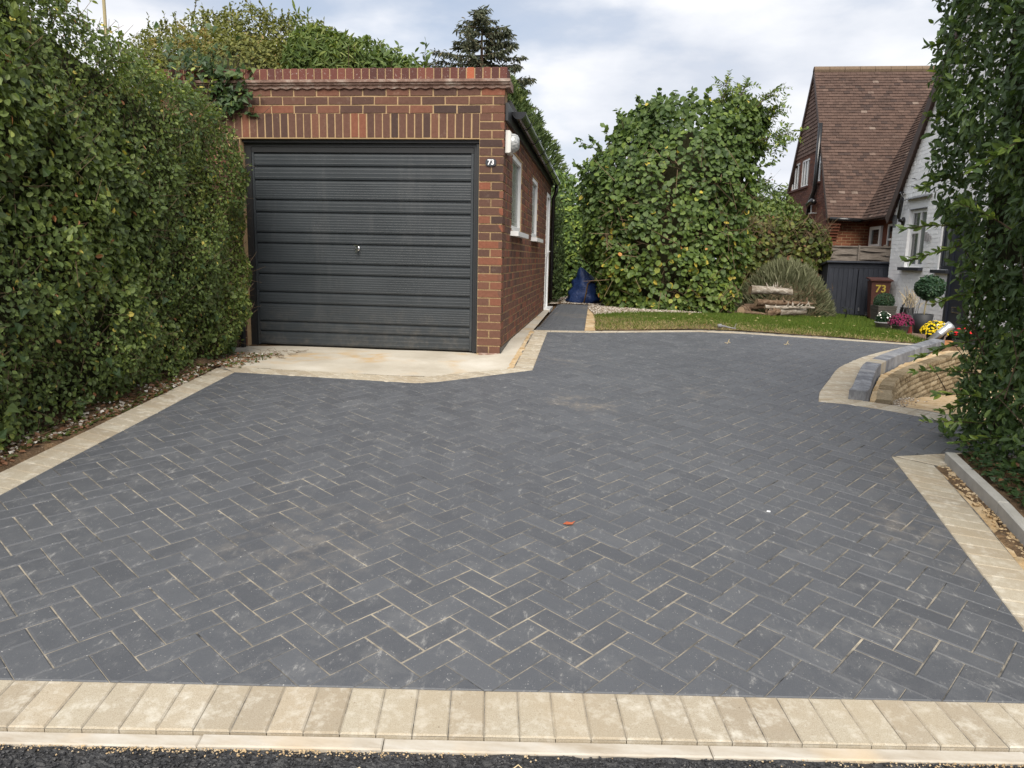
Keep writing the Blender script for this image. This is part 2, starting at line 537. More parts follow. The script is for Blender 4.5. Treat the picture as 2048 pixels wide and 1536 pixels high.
# roof tiles
b = NB('plain clay tile'); t = b.tint()
col = b.ramp(t, [(0.0, (0.058, 0.040, 0.035)), (0.4, (0.090, 0.058, 0.047)), (0.8, (0.112, 0.073, 0.059)), (0.95, (0.138, 0.094, 0.076)), (1.0, (0.19, 0.145, 0.12))])
col = b.mix(b.ramp(b.noise(3.2, 5, 0.7), [(0.50, 0.0), (0.70, 0.65)]), col, (0.050, 0.034, 0.029))
col = b.mix(b.ramp(b.noise(26, 5, 0.85), [(0.62, 0.0), (0.70, 0.75)]), col, (0.30, 0.26, 0.20))
col = b.mix(b.ramp(b.noise(9, 5, 0.85), [(0.58, 0.0), (0.66, 0.85)]), col, (0.032, 0.024, 0.02))
M['tile'] = b.done(col, 0.9, 0.2, b.bump(b.noise(40, 4), 0.5, 0.008))
b = NB('hung tile'); t = b.tint()
col = b.ramp(t, [(0.0, (0.115, 0.075, 0.062)), (1.0, (0.17, 0.115, 0.095))])
M['hung'] = b.done(col, 0.9, 0.2)
M['barge'] = simple('brown bargeboard', (0.060, 0.036, 0.028), 0.6, 0.3)
M['ridge'] = simple('ridge tile', (0.16, 0.115, 0.08), 0.9, 0.2, var=0.4, scale=20)
M['lead'] = simple('lead flashing', (0.13, 0.135, 0.145), 0.6, 0.4, var=0.25)
M['bark'] = simple('bark', (0.085, 0.060, 0.042), 0.95, 0.15, var=0.4, scale=25, bump=0.8)
M['twig'] = simple('dry twig', (0.15, 0.105, 0.065), 0.9, 0.15, var=0.4, scale=20)
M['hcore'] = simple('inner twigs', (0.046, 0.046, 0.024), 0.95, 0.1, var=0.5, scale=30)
M['stem'] = simple('topiary stem', (0.34, 0.29, 0.17), 0.8, 0.2, var=0.3, scale=25)
# logs
b = NB('birch bark log')
f = b.noise(18, 6, 0.75, b.mapped((0.5, 1, 1)))
M['birch'] = b.done(b.ramp(f, [(0.3, (0.09, 0.065, 0.05)), (0.48, (0.24, 0.205, 0.165)), (0.68, (0.50, 0.465, 0.41))]), 0.9, 0.15, b.bump(f, 1.0, 0.02))
b = NB('rust brown log')
f = b.noise(16, 6, 0.75, b.mapped((0.6, 1, 1)))
M['brownlog'] = b.done(b.ramp(f, [(0.3, (0.060, 0.038, 0.025)), (0.5, (0.13, 0.085, 0.055)), (0.75, (0.30, 0.23, 0.165))]), 0.9, 0.15, b.bump(f, 1.0, 0.02))
M['logend'] = simple('sawn end', (0.30, 0.215, 0.14), 0.9, 0.15, var=0.35, scale=18)
# pots and bin
M['slatpot'] = simple('slatted grey planter', (0.085, 0.078, 0.068), 0.8, 0.25, var=0.2)
M['greypot'] = simple('grey pot', (0.155, 0.150, 0.140), 0.7, 0.3, var=0.15)
M['palepot'] = simple('pale grey pot', (0.22, 0.215, 0.22), 0.7, 0.3, var=0.15)
M['darkpot'] = simple('graphite pot', (0.025, 0.026, 0.029), 0.6, 0.35)
M['bluepot'] = simple('blue grey pot', (0.085, 0.095, 0.105), 0.65, 0.35, var=0.15)
M['redpot'] = simple('red lantern', (0.16, 0.016, 0.014), 0.35, 0.5)
M['terracotta'] = simple('terracotta', (0.42, 0.20, 0.09), 0.85, 0.2)
M['binbrown'] = simple('brown bin', (0.080, 0.028, 0.020), 0.55, 0.4)
M['binblack'] = simple('black bin', (0.018, 0.018, 0.020), 0.5, 0.4)
M['yellow'] = simple('yellow sticker', (0.40, 0.30, 0.05), 0.6, 0.3, var=0.03)
M['compost'] = simple('compost', (0.03, 0.02, 0.013), 0.95, 0.1)
b = NB('blue woven bag')
f = b.noise(5, 5, 0.65)
M['bluebag'] = b.done(b.ramp(f, [(0.3, (0.008, 0.022, 0.085)), (0.7, (0.018, 0.045, 0.15))]), 0.5, 0.4, b.bump(b.math('ADD', f, b.math('MULTIPLY', b.noise(28, 4), 0.4)), 0.8, 0.03))
M['strap'] = simple('brown strap', (0.10, 0.06, 0.035), 0.8, 0.2)
M['fl_yellow'] = simple('yellow petals', (0.70, 0.50, 0.012), 0.7, 0.2, var=0.15, scale=30)
M['fl_mauve'] = simple('mauve petals', (0.15, 0.014, 0.052), 0.7, 0.2, var=0.45, scale=30)
M['fl_white'] = simple('white petals', (0.80, 0.78, 0.74), 0.7, 0.2, var=0.05, scale=30)
M['fl_red'] = simple('red petals', (0.55, 0.015, 0.02), 0.7, 0.2, var=0.2, scale=30)
M['straw'] = simple('dry stalk', (0.55, 0.44, 0.26), 0.85, 0.2, var=0.2)
b = NB('pebble')
M['pebble'] = b.done(b.ramp(b.tint(), [(0.0, (0.17, 0.125, 0.085)), (0.5, (0.36, 0.31, 0.25)), (0.85, (0.50, 0.46, 0.40)), (1.0, (0.68, 0.65, 0.60))]), 0.85, 0.2)
M['grit'] = simple('asphalt chipping', (0.022, 0.022, 0.024), 0.5, 0.5, var=0.5, scale=60)
M['deadleaf'] = simple('dead leaf', (0.36, 0.10, 0.045), 0.7, 0.3, var=0.3, scale=30)
M['scrap'] = simple('pale scrap', (0.75, 0.76, 0.78), 0.6, 0.3)
# foliage
M['l_hedge'] = leafmat('ivy hedge leaves', [(0.0, (0.079, 0.106, 0.043)), (0.35, (0.128, 0.180, 0.053)), (0.65, (0.202, 0.259, 0.066)), (0.88, (0.349, 0.392, 0.096)), (0.95, (0.615, 0.507, 0.119)), (1.0, (0.672, 0.300, 0.150))], 0.36)
M['l_ivy'] = leafmat('ivy leaves', [(0.0, (0.030, 0.059, 0.025)), (0.6, (0.068, 0.115, 0.039)), (1.0, (0.257, 0.280, 0.080))], 0.32)
M['l_laurel'] = leafmat('evergreen hedge leaves', [(0.0, (0.051, 0.087, 0.035)), (0.5, (0.095, 0.154, 0.051)), (0.85, (0.197, 0.279, 0.067)), (1.0, (0.350, 0.427, 0.091))], 0.30)
M['l_hazel'] = leafmat('hazel leaves', [(0.0, (0.048, 0.083, 0.029)), (0.45, (0.101, 0.155, 0.037)), (0.75, (0.172, 0.234, 0.044)), (0.90, (0.321, 0.338, 0.058)), (0.96, (0.578, 0.446, 0.075)), (1.0, (0.578, 0.281, 0.083))], 0.42)
M['l_lime'] = leafmat('fine yellow green leaves', [(0.0, (0.082, 0.097, 0.028)), (0.5, (0.155, 0.167, 0.043)), (0.85, (0.248, 0.241, 0.066)), (1.0, (0.345, 0.247, 0.098))], 0.5)
M['l_bay'] = leafmat('fresh green leaves', [(0.0, (0.057, 0.094, 0.029)), (0.6, (0.119, 0.173, 0.046)), (1.0, (0.223, 0.256, 0.066))], 0.4)
M['l_spruce'] = leafmat('spruce needles', [(0.0, (0.055, 0.070, 0.047)), (0.6, (0.108, 0.117, 0.074)), (1.0, (0.225, 0.186, 0.113))], 0.6, 0.3, 0.1)
M['l_cypress'] = leafmat('cypress foliage', [(0.0, (0.050, 0.079, 0.037)), (0.6, (0.099, 0.141, 0.053)), (1.0, (0.180, 0.220, 0.075))], 0.6, 0.3, 0.12)
M['l_box'] = leafmat('box leaves', [(0.0, (0.018, 0.044, 0.026)), (0.6, (0.039, 0.086, 0.044)), (1.0, (0.078, 0.137, 0.060))], 0.38)
M['l_lav'] = leafmat('grey green stems', [(0.0, (0.096, 0.106, 0.058)), (0.6, (0.180, 0.186, 0.110)), (1.0, (0.288, 0.282, 0.186))], 0.7, 0.2, 0.15)
M['l_grass'] = leafmat('grass blades', [(0.0, (0.057, 0.098, 0.017)), (0.5, (0.105, 0.164, 0.025)), (0.8, (0.173, 0.212, 0.045)), (1.0, (0.434, 0.339, 0.188))], 0.55, 0.3, 0.3)
M['l_bramble'] = leafmat('bramble leaves', [(0.0, (0.051, 0.070, 0.024)), (0.55, (0.124, 0.155, 0.036)), (0.8, (0.219, 0.223, 0.053)), (0.9, (0.216, 0.115, 0.061)), (1.0, (0.270, 0.135, 0.081))], 0.45)

# ------------------------------------------------------------------ the lie of the land
KX, KY = -0.032041, 0.071761           # the drive is one plane through the camera's foot


def plane(x, y):
    return KX * x + KY * y


TBX = np.array([-0.74, -0.16, 1.26, 1.76, 2.78, 4.02])
TBY = np.array([8.58, 8.73, 9.39, 9.47, 9.46, 9.34])
SUNK = [(2.18, 6.27), (2.62, 7.30), (2.98, 7.95), (3.60, 8.62), (4.35, 9.30), (5.0, 9.35), (5.99, 9.9), (5.99, 5.9), (3.4, 5.78), (2.85, 5.92)]


def inside(p, poly):
    x, y = p
    r = False
    n = len(poly)
    for i in range(n):
        x0, y0 = poly[i]; x1, y1 = poly[(i + 1) % n]
        if (y0 > y) != (y1 > y) and x < (x1 - x0) * (y - y0) / (y1 - y0) + x0:
            r = not r
    return r


def G(x, y):
    ye = float(np.interp(x, TBX, TBY))
    xc = min(max(x, -5.0), 6.0)
    if y < 0:
        return KX * xc + 0.02 * max(y, -12)
    if y <= ye:
        return KX * xc + KY * y
    ze = KX * min(max(xc, -0.74), 4.02) + KY * ye - 0.02 * max(0.0, xc - 4.02)
    if x < -0.74: ze = min(ze, 0.62)
    return ze - 0.004 * max(0.0, xc) * min(y - ye, 20.0)


def sunkz(x, y):
    t = (x - 2.4) * 0.5 + (y - 6.1) * 0.86
    return 0.285 - 0.085 * max(-0.5, min(t, 2.9))


def clip_poly(sub, conv):
    """part of polygon `sub` inside convex ccw polygon `conv`"""
    out = list(sub)
    n = len(conv)
    for i in range(n):
        a, c = conv[i], conv[(i + 1) % n]
        ex, ey = c[0] - a[0], c[1] - a[1]
        inp, out = out, []
        if not inp: return []
        for k in range(len(inp)):
            p, q = inp[k], inp[(k + 1) % len(inp)]
            dp = ex * (p[1] - a[1]) - ey * (p[0] - a[0])
            dq = ex * (q[1] - a[1]) - ey * (q[0] - a[0])
            if dp >= 0: out.append(p)
            if (dp >= 0) != (dq >= 0):
                t = dp / (dp - dq)
                out.append((p[0] + t * (q[0] - p[0]), p[1] + t * (q[1] - p[1])))
    return out


def area(p):
    return 0.5 * sum(p[i][0] * p[(i + 1) % len(p)][1] - p[(i + 1) % len(p)][0] * p[i][1] for i in range(len(p)))


def tidy(p, eps=0.003):
    q = []
    for v in p:
        if not q or math.hypot(v[0] - q[-1][0], v[1] - q[-1][1]) > eps: q.append(v)
    while len(q) > 2 and math.hypot(q[0][0] - q[-1][0], q[0][1] - q[-1][1]) <= eps: q.pop()
    ch = True
    while ch and len(q) > 3:
        ch = False
        for i in range(len(q)):
            a, c, d = q[i - 1], q[i], q[(i + 1) % len(q)]
            cr = (c[0] - a[0]) * (d[1] - c[1]) - (c[1] - a[1]) * (d[0] - c[0])
            if abs(cr) < 2e-6:
                q.pop(i); ch = True
                break
    return q


def inset(p, d):
    n = len(p); out = []
    for i in range(n):
        a, c, e = p[i - 1], p[i], p[(i + 1) % n]
        u = (c[0] - a[0], c[1] - a[1]); v = (e[0] - c[0], e[1] - c[1])
        lu, lv = math.hypot(*u), math.hypot(*v)
        n1 = (-u[1] / lu, u[0] / lu); n2 = (-v[1] / lv, v[0] / lv)
        k = 1 + n1[0] * n2[0] + n1[1] * n2[1]
        k = max(k, 0.3)
        out.append((c[0] + d * (n1[0] + n2[0]) / k, c[1] + d * (n1[1] + n2[1]) / k))
    return out


def block(poly, zf, gap=0.0014, ch=0.0035, h=0.05, lift=0.0, tilt=(0, 0)):
    """a chamfered paving block on the height field zf"""
    p = tidy(poly)
    if len(p) < 3 or area(p) < 6e-4: return None
    p = inset(p, gap)
    if area(p) < 5e-4: return None
    t = inset(p, ch)
    if area(t) <= 1e-4: return None
    n = len(p)
    cx = sum(q[0] for q in p) / n; cy = sum(q[1] for q in p) / n
    f = lambda x, y: zf(x, y) + lift + tilt[0] * (x - cx) + tilt[1] * (y - cy)
    V = [(x, y, f(x, y)) for x, y in t] + [(x, y, f(x, y) - ch * 0.9) for x, y in p] + [(x, y, f(x, y) - h) for x, y in p]
    F = [tuple(range(n))]
    for i in range(n):
        j = (i + 1) % n
        F += [(n + i, n + j, j, i), (2 * n + i, 2 * n + j, n + j, n + i)]
    return np.array(V), F


def sheet(name, poly, zf, mat, cell=0.3, kind='structure', label=None, cat=None, parent=None, jit=0.0):
    """a surface sheet inside poly that follows zf"""
    xs = [p[0] for p in poly]; ys = [p[1] for p in poly]
    if area(poly) < 0: poly = poly[::-1]
    m = MB()
    idx = {}
    V, F = [], []
    nx = int(math.ceil((max(xs) - min(xs)) / cell)); ny = int(math.ceil((max(ys) - min(ys)) / cell))
    for i in range(nx):
        for j in range(ny):
            x0 = min(xs) + i * cell; y0 = min(ys) + j * cell
            c = clip_poly(poly, [(x0, y0), (x0 + cell, y0), (x0 + cell, y0 + cell), (x0, y0 + cell)])
            c = tidy(c, 1e-4) if len(c) > 2 else c
            if len(c) < 3 or area(c) < 1e-6: continue
            f = []
            for x, y in c:
                k = (round(x, 4), round(y, 4))
                if k not in idx:
                    idx[k] = len(V)
                    V.append((x, y, zf(x, y) + (jit * (random.random() - 0.5) if jit else 0)))
                f.append(idx[k])
            F.append(f)
    m.add(V, F)
    o = m.build(name, mat, parent, kind=kind, loc=(0, 0, 0) if parent is None else WL[parent.name])
    if cat: tag(o, label, cat)
    return o


# outlines on the drive plane (metres)
E1 = np.array([0.98926, 0.14612])                    # along the front border
E2 = np.array([-0.14612, 0.98926])                   # across it, up the drive
FA = np.array([-1.7449, 1.8375])


def fr(s, t): return tuple(FA + E1 * s + E2 * t)     # s metres right of the picture's left edge, t up the drive


DARK = [fr(-1.03, 0), fr(3.35, 0), (1.6, 2.60), (1.685, 3.278), (1.777, 3.966), (1.8738, 4.773), (2.387, 4.975), (3.4, 5.06), (4.6, 5.1),
        (4.6, 5.6), (3.4, 5.52), (2.66, 5.66), (2.492, 5.813), (2.252, 5.956), (2.019, 6.053), (1.783, 6.077), (1.885, 6.42), (2.1016, 6.9258), (2.4043, 7.6022),
        (2.957, 8.398), (3.7023, 9.2276), (2.7267, 9.2684), (1.7243, 9.2768), (1.2354, 9.205), (-0.0986, 8.640), (-0.589, 8.500),
        (-0.5716, 6.4811), (-1.1822, 5.9046), (-1.30, 5.80), (-1.4515, 5.7163), (-2.3963, 5.6679), (-2.9425, 5.6403), (-2.9058, 4.9739), (-2.86, 4.2272), (-2.82, 3.4968), (-2.79, 3.0333)]

# ------------------------------------------------------------------ ground
DRIVEALL = [fr(-1.6, -0.3), fr(3.55, -0.3), (1.80, 2.6), (1.88, 3.27), (1.98, 3.9), (2.08, 4.68), (2.4, 4.85), (4.9, 4.9), (4.9, 5.8), (2.8, 5.95), (2.3, 6.2), (3.8, 9.2), (1.3, 9.3), (-0.2, 8.65),
            (-0.2, 13.8), (-3.7, 13.8), (-3.7, 6.9), (-3.15, 5.6), (-3.05, 4.9), (-2.95, 3.0), (-2.93, 1.6)]


def ground_z(x, y):
    if inside((x, y), SUNK): return sunkz(x, y)
    z = G(x, y)
    if inside((x, y), DRIVEALL): return z - 0.11
    if -4 < x < -2.9 and 0.5 < y < 7:
        return z - 0.012 + 0.022 * math.sin(x * 9 + y * 3) * math.sin(y * 7.3 - x * 4) + 0.05 * max(0, min(1, (-3.15 - x) * 4))
    if y < 1.9: return z - 0.06
    return z - 0.006


xs = np.unique(np.concatenate([np.linspace(-160, -8, 24), np.arange(-8, 7.01, 0.12), np.linspace(7.01, 160, 24)]))
ys = np.unique(np.concatenate([np.linspace(-60, -0.5, 14), np.arange(-0.4, 14.0, 0.12), np.arange(14, 30, 0.6), np.linspace(30, 260, 22)]))
GV = [(x, y, ground_z(x, y)) for y in ys for x in xs]
nx = len(xs)
GF = [(j * nx + i, j * nx + i + 1, (j + 1) * nx + i + 1, (j + 1) * nx + i) for j in range(len(ys) - 1) for i in range(nx - 1)]
m = MB(); m.add(GV, GF)
g = m.build('ground', M['soil'], None, smooth=True, kind='structure', loc=(0, 0, 0))
tag(g, 'bare brown soil and litter under the hedges and round the plots', 'ground')

# ------------------------------------------------------------------ driveway
drive = root('driveway', 'charcoal herringbone block paved driveway with buff border', 'driveway', kind='structure')
BED = [fr(-1.25, -0.2), fr(3.55, -0.2), (1.80, 2.58), (1.8845, 3.27), (1.988, 3.884), (2.085, 4.65), (2.42, 4.79), (3.4, 4.86), (4.6, 4.9), (4.6, 5.8), (3.4, 5.74), (2.85, 5.90), (2.6, 6.06), (2.36, 6.16), (2.12, 6.24),
       (2.11, 6.34), (2.33, 6.92), (2.60, 7.5), (3.10, 8.23), (4.05, 9.33), (2.78, 9.46), (1.76, 9.47), (1.26, 9.39), (-0.16, 8.73), (-0.76, 8.57), (-0.75, 6.51), (-1.34, 5.99), (-1.63, 5.92), (-3.14, 5.80),
       (-3.11, 4.95), (-3.06, 4.2), (-3.02, 3.5), (-2.99, 3.03), (-2.98, 1.6)]
sheet('joint_sand', BED, lambda x, y: plane(x, y) - 0.0042, M['sand_joint'], 0.4, 'structure', parent=drive)

U = np.array([0.5977, 0.8008]); V_ = np.array([0.8011, -0.5946])
P0 = np.array([-0.3314, 2.3188])
items = []
jits = [(random.uniform(0.0013, 0.0031), random.uniform(-0.0009, 0.0009)) for _ in range(8)]
tilts = [(random.uniform(-0.008, 0.008), random.uniform(-0.008, 0.008)) for _ in range(8)]
for a in range(-60, 61):
    for bb in range(-30, 31):
        u, v = a + 2 * bb, -a + 2 * bb
        o = P0 + 0.1 * (u * U + v * V_)
        if not (-5 < o[0] < 6 and 0.5 < o[1] < 11): continue
        for kind_, (du0, du1, dv0, dv1) in (('v', (0, 1, -2, 0)), ('u', (0, 2, 0, 1))):
            q = [o + 0.1 * (du * U + dv * V_) for du, dv in ((du0, dv0), (du0, dv1), (du1, dv1), (du1, dv0))]
            q = [tuple(c) for c in q]
            if area(q) < 0: q = q[::-1]
            ins = [inside(c, DARK) for c in q]
            whole = all(ins) and all(inside(((q[i][0] + q[(i + 1) % 4][0]) / 2, (q[i][1] + q[(i + 1) % 4][1]) / 2), DARK) for i in range(4))
            vi = random.randrange(8)
            t = min(1, max(0, random.gauss(0.45, 0.27)))
            if whole:
                r = block(q, plane, jits[vi][0], 0.0050, 0.05, jits[vi][1], tilts[vi])
                if r: items.append((r[0], r[1], t, (kind_, vi)))
            elif any(ins) or len(clip_poly(DARK, q)) > 2:
                c = clip_poly(DARK, q)
                if len(c) > 2:
                    r = block(c, plane, 0.0013, 0.0036, 0.05, 0)
                    if r: items.append((r[0], r[1], t, None))
pieces(drive, 'paving_block', items, M['block'], 300, 'paving_block_rest')


def resample(pts, n):
    p = np.array(pts, float)
    d = np.concatenate([[0], np.cumsum(np.linalg.norm(np.diff(p, axis=0), axis=1))])
    s = np.linspace(0, d[-1], n + 1)
    return np.c_[np.interp(s, d, p[:, 0]), np.interp(s, d, p[:, 1])]


def smooth(pts, k=6):
    p = np.array(pts, float)
    e = np.concatenate([[2 * p[0] - p[1]], p, [2 * p[-1] - p[-2]]])
    out = []
    for i in range(1, len(e) - 2):
        for t in np.linspace(0, 1, k, endpoint=False):
            a, b_, c, d = e[i - 1], e[i], e[i + 1], e[i + 2]
            out.append(0.5 * (2 * b_ + (c - a) * t + (2 * a - 5 * b_ + 4 * c - d) * t * t + (3 * b_ - a - 3 * c + d) * t ** 3))
    out.append(p[-1])
    return [tuple(q) for q in out]


def band(inner, outer, zf=plane, w=0.1015, lift=0.0, gap=0.0013):
    li = sum(math.dist(inner[i], inner[i + 1]) for i in range(len(inner) - 1))
    lo = sum(math.dist(outer[i], outer[i + 1]) for i in range(len(outer) - 1))
    n = max(1, round((li + lo) / 2 / w))
    a, c = resample(inner, n), resample(outer, n)
    its = []
    for i in range(n):
        q = [tuple(a[i]), tuple(a[i + 1]), tuple(c[i + 1]), tuple(c[i])]
        if area(q) < 0: q = q[::-1]
        r = block(q, zf, gap, 0.0045, 0.06, lift + random.uniform(-0.001, 0.001), (random.uniform(-0.006, 0.006), random.uniform(-0.006, 0.006)))
        t = random.random() * 0.93
        if random.random() < 0.03: t = 1.0
        if r: its.append((r[0], r[1], t, None))
    return its


bi = []
bi += band([fr(-1.27, 0), fr(3.58, 0)], [fr(-1.27, -0.2), fr(3.58, -0.2)], gap=0.0012)
bi += band([(-2.768, 1.70), (-2.79, 3.033), (-2.82, 3.497), (-2.86, 4.227), (-2.906, 4.974), (-2.9425, 5.640)],
           [(-2.975, 1.70), (-2.995, 3.033), (-3.022, 3.497), (-3.062, 4.227), (-3.108, 4.974), (-3.145, 5.735)])
bi += band([(-2.9425, 5.640), (-2.3963, 5.668), (-1.4515, 5.7163), (-1.30, 5.80), (-1.1822, 5.9046), (-0.5716, 6.4811)],
           [(-3.13, 5.80), (-2.40, 5.865), (-1.60, 5.918), (-1.42, 5.965), (-1.32, 6.05), (-0.7415, 6.515)])
bi += band([(-0.572, 6.49), (-0.589, 8.49)], [(-0.7415, 6.52), (-0.7415, 8.49)])
# thin stretcher course along the lawn and across the path
bi += band([(-0.75, 8.475), (-0.0986, 8.640), (1.2354, 9.205), (1.7243, 9.277), (2.7267, 9.268), (3.72, 9.23)],
           [(-0.76, 8.575), (-0.16, 8.735), (1.22, 9.31), (1.735, 9.38), (2.75, 9.375), (3.92, 9.335)], w=0.205)
# curved soldier course by the kerb
bi += band(smooth([(3.72, 9.24), (2.957, 8.398), (2.4043, 7.6022), (2.1016, 6.9258), (1.885, 6.42), (1.783, 6.08)]),
           smooth([(3.95, 9.335), (3.13, 8.27), (2.60, 7.50), (2.31, 6.86), (2.12, 6.38), (2.04, 6.15)]))
bi += band([(1.79, 6.077), (2.019, 6.053), (2.252, 5.956), (2.492, 5.813), (2.66, 5.66), (3.4, 5.52), (4.6, 5.60)],
           [(1.99, 6.225), (2.13, 6.235), (2.36, 6.145), (2.60, 6.02), (2.80, 5.88), (3.42, 5.72), (4.6, 5.80)])
# border by the right hedge
bi += band([(1.8738, 4.773), (1.777, 3.966), (1.685, 3.278), (1.60, 2.60), (1.575, 2.345)],
           [(2.085, 4.66), (1.985, 3.93), (1.885, 3.25), (1.80, 2.58), (1.775, 2.36)])
bi += band([(1.90, 4.78), (2.387, 4.975), (3.4, 5.06), (4.6, 5.1)], [(2.11, 4.66), (2.44, 4.79), (3.42, 4.86), (4.6, 4.9)])
pieces(drive, 'border_block', bi, M['buff'], 300, 'border_block_rest')

# concrete edging in lengths along the road
edg = root('concrete_edging', 'row of pale concrete edging lengths between buff border and black asphalt', 'edging', kind='structure')
ei = []
s = -1.95
for ln in (0.915, 0.915, 0.80, 0.50, 0.915, 0.915, 0.915):
    q = [fr(s, -0.254), fr(s + ln, -0.254), fr(s + ln, -0.205), fr(s, -0.205)]
    r = block(q, plane, 0.0012, 0.004, 0.09, -0.006 + random.uniform(-0.002, 0.002))
    ei.append((r[0], r[1], random.random(), None))
    s += ln
pieces(edg, 'edging_length', ei, M['edging'])
# asphalt footway, rough
m = MB()
nx_, ny_ = 560, 90
sx = np.linspace(-2.2, 3.9, nx_); ty = np.concatenate([np.linspace(-0.2545, -0.62, 76), np.linspace(-0.66, -2.6, ny_ - 76)])
hgt = rng.normal(0, 1, (ny_, nx_))
hgt = (hgt + np.roll(hgt, 1, 0) + np.roll(hgt, 1, 1)) / 3
lowf = np.sin(sx * 17)[None, :] * 0.002 + np.sin(sx * 41 + 2)[None, :] * 0.002
AV = []
for j in range(ny_):
    for i in range(nx_):
        x, y = fr(sx[i], ty[j])
        amp = 0.0042 * min(1, (-0.2545 - ty[j]) / 0.01 + 0.2)
        AV.append((x, y, plane(x, y) - 0.014 + amp * hgt[j, i] + lowf[0, i]))
m.add(AV, [(j * nx_ + i, (j + 1) * nx_ + i, (j + 1) * nx_ + i + 1, j * nx_ + i + 1) for j in range(ny_ - 1) for i in range(nx_ - 1)])
asp = m.build('pavement', M['asphalt'], None, kind='structure', loc=(0, 0, 0))
tag(asp, 'freshly laid coarse black asphalt footway in front of the drive', 'pavement')


def rocks(n, sampler, size, mat, name, label, cat, flat=0.7):
    base = np.array([(1, 0, 0), (-1, 0, 0), (0, 1, 0), (0, -1, 0), (0, 0, 1), (0, 0, -1)], float)
    tri = np.array([(0, 2, 4), (2, 1, 4), (1, 3, 4), (3, 0, 4), (2, 0, 5), (1, 2, 5), (3, 1, 5), (0, 3, 5)])
    P = np.array([sampler() for _ in range(n)])
    n = len(P)
    sc = rng.uniform(size[0], size[1], (n, 1, 1)) * rng.uniform(0.7, 1.3, (n, 6, 1))
    Q, _ = np.linalg.qr(rng.normal(size=(n, 3, 3)))
    V = np.einsum('nij,kj->nki', Q, base) * sc
    V[:, :, 2] *= flat
    V = V + P[:, None, :]
    loops = (tri[None] + 6 * np.arange(n)[:, None, None]).ravel()
    me = mesh_np(name, V.reshape(-1, 3), loops, np.arange(0, len(loops), 3), np.repeat(rng.random(n), 8))
    o = link(name, me, mat, None, (0, 0, 0), kind='stuff')
    return tag(o, label, cat)


def asp_s():
    s = random.uniform(-0.6, 3.2); t = -0.256 - abs(random.gauss(0, 0.16)) - 0.004
    x, y = fr(s, t)
    return (x, y, plane(x, y) - 0.010)


rocks(9000, asp_s, (0.0025, 0.0058), M['grit'], 'asphalt_chippings', 'loose black asphalt chippings along the concrete edging', 'chippings')


def grit_s():
    s = random.choice([random.gauss(1.05, 0.25), random.gauss(0.55, 0.2), random.gauss(2.9, 0.3)])
    x, y = fr(s, -0.255 - abs(random.gauss(0, 0.012)) - 0.004)
    return (x, y, plane(x, y) - 0.006)


rocks(700, grit_s, (0.0015, 0.004), M['sand'], 'sandy_grit', 'pale sandy grit spilled where asphalt meets the concrete edging', 'grit')

# concrete apron in front of the garage
ZF = 0.535
SLAB = [(-3.14, 5.802), (-1.63, 5.925), (-1.345, 5.995), (-0.795, 6.50), (-0.80, 8.55), (-0.85, 12.95), (-0.96, 12.95), (-0.96, 7.2), (-1.18, 7.35), (-3.75, 7.35), (-3.75, 6.6)]


def slabz(x, y):
    z = plane(x, y)
    if y < 8.5 and x < -1.0: return min(z - 0.002, ZF - 0.018) - 0.002 * math.sin(x * 5)
    if x > -1.0 and y > 7.1: return min(z, 0.60) - 0.012
    return z - 0.008
sheet('concrete_apron', SLAB, slabz, M['concrete'], 0.2, label='pale concrete apron in front of the garage door', cat='concrete slab', jit=0.004)
SANDSTRIP = [(-0.805, 6.49), (-0.738, 6.53), (-0.738, 8.57), (-0.79, 8.57)]
sheet('sand_strip', SANDSTRIP, lambda x, y: plane(x, y) - 0.006, M['sand'], 0.1, label='sand filled gap along the border beside the garage', cat='sand', jit=0.016)
sheet('sand_strip', [(2.085, 4.66), (1.985, 3.92), (1.885, 3.25), (1.79, 2.5), (1.775, 2.35), (1.93, 2.35), (1.96, 3.3), (2.06, 3.92), (2.165, 4.66)], lambda x, y: plane(x, y) - 0.016, M['sand'], 0.1,
      label='loose sand trench between buff border and grey concrete kerb', cat='sand', jit=0.026)

# block path beside the garage
path = root('garden_path', 'narrow charcoal block path beside the garage wall', 'path', kind='structure')
PB = [(-0.745, 8.585), (-0.165, 8.745), (-0.20, 13.75), (-0.78, 13.75)]
sheet('joint_sand', PB, lambda x, y: G(x, y) - 0.006, M['sand_joint'], 0.3, parent=path)
pi_ = []
y = 8.5; row = 0
PBI = [(-0.742, 8.59), (-0.168, 8.75), (-0.203, 13.74), (-0.778, 13.74)]
while y < 13.8:
    x = -0.9 - (0.1 if row % 2 else 0)
    while x < 0:
        c = clip_poly([(x, y), (x + 0.2, y), (x + 0.2, y + 0.1), (x, y + 0.1)], PBI)
        if len(c) > 2:
            r = block(c, G, 0.0014, 0.0035, 0.05, random.uniform(-0.001, 0.001))
            if r: pi_.append((r[0], r[1], random.gauss(0.5, 0.2), None))
        x += 0.2
    y += 0.1; row += 1
pieces(path, 'paving_block', pi_, M['block'], 300, 'paving_block_rest')
sheet('sand_strip', [(-0.165, 8.755), (-0.04, 8.80), (-0.07, 11.3), (-0.20, 12.8)], lambda x, y: G(x, y) - 0.001, M['sand'], 0.15, label='sandy strip between block path and lawn', cat='sand', jit=0.012)

# ------------------------------------------------------------------ garage
gar = root('garage', 'flat roofed red brick garage with charcoal ribbed door', 'garage', (-2.3, 7.15, 0.5))
XW, YF = -0.957, 7.15
PITCH = 0.0785
ZB = 0.545
GX0 = -4.35


CHIP = np.random.default_rng(5).uniform(-0.0022, 0.0022, (10, 8, 3))


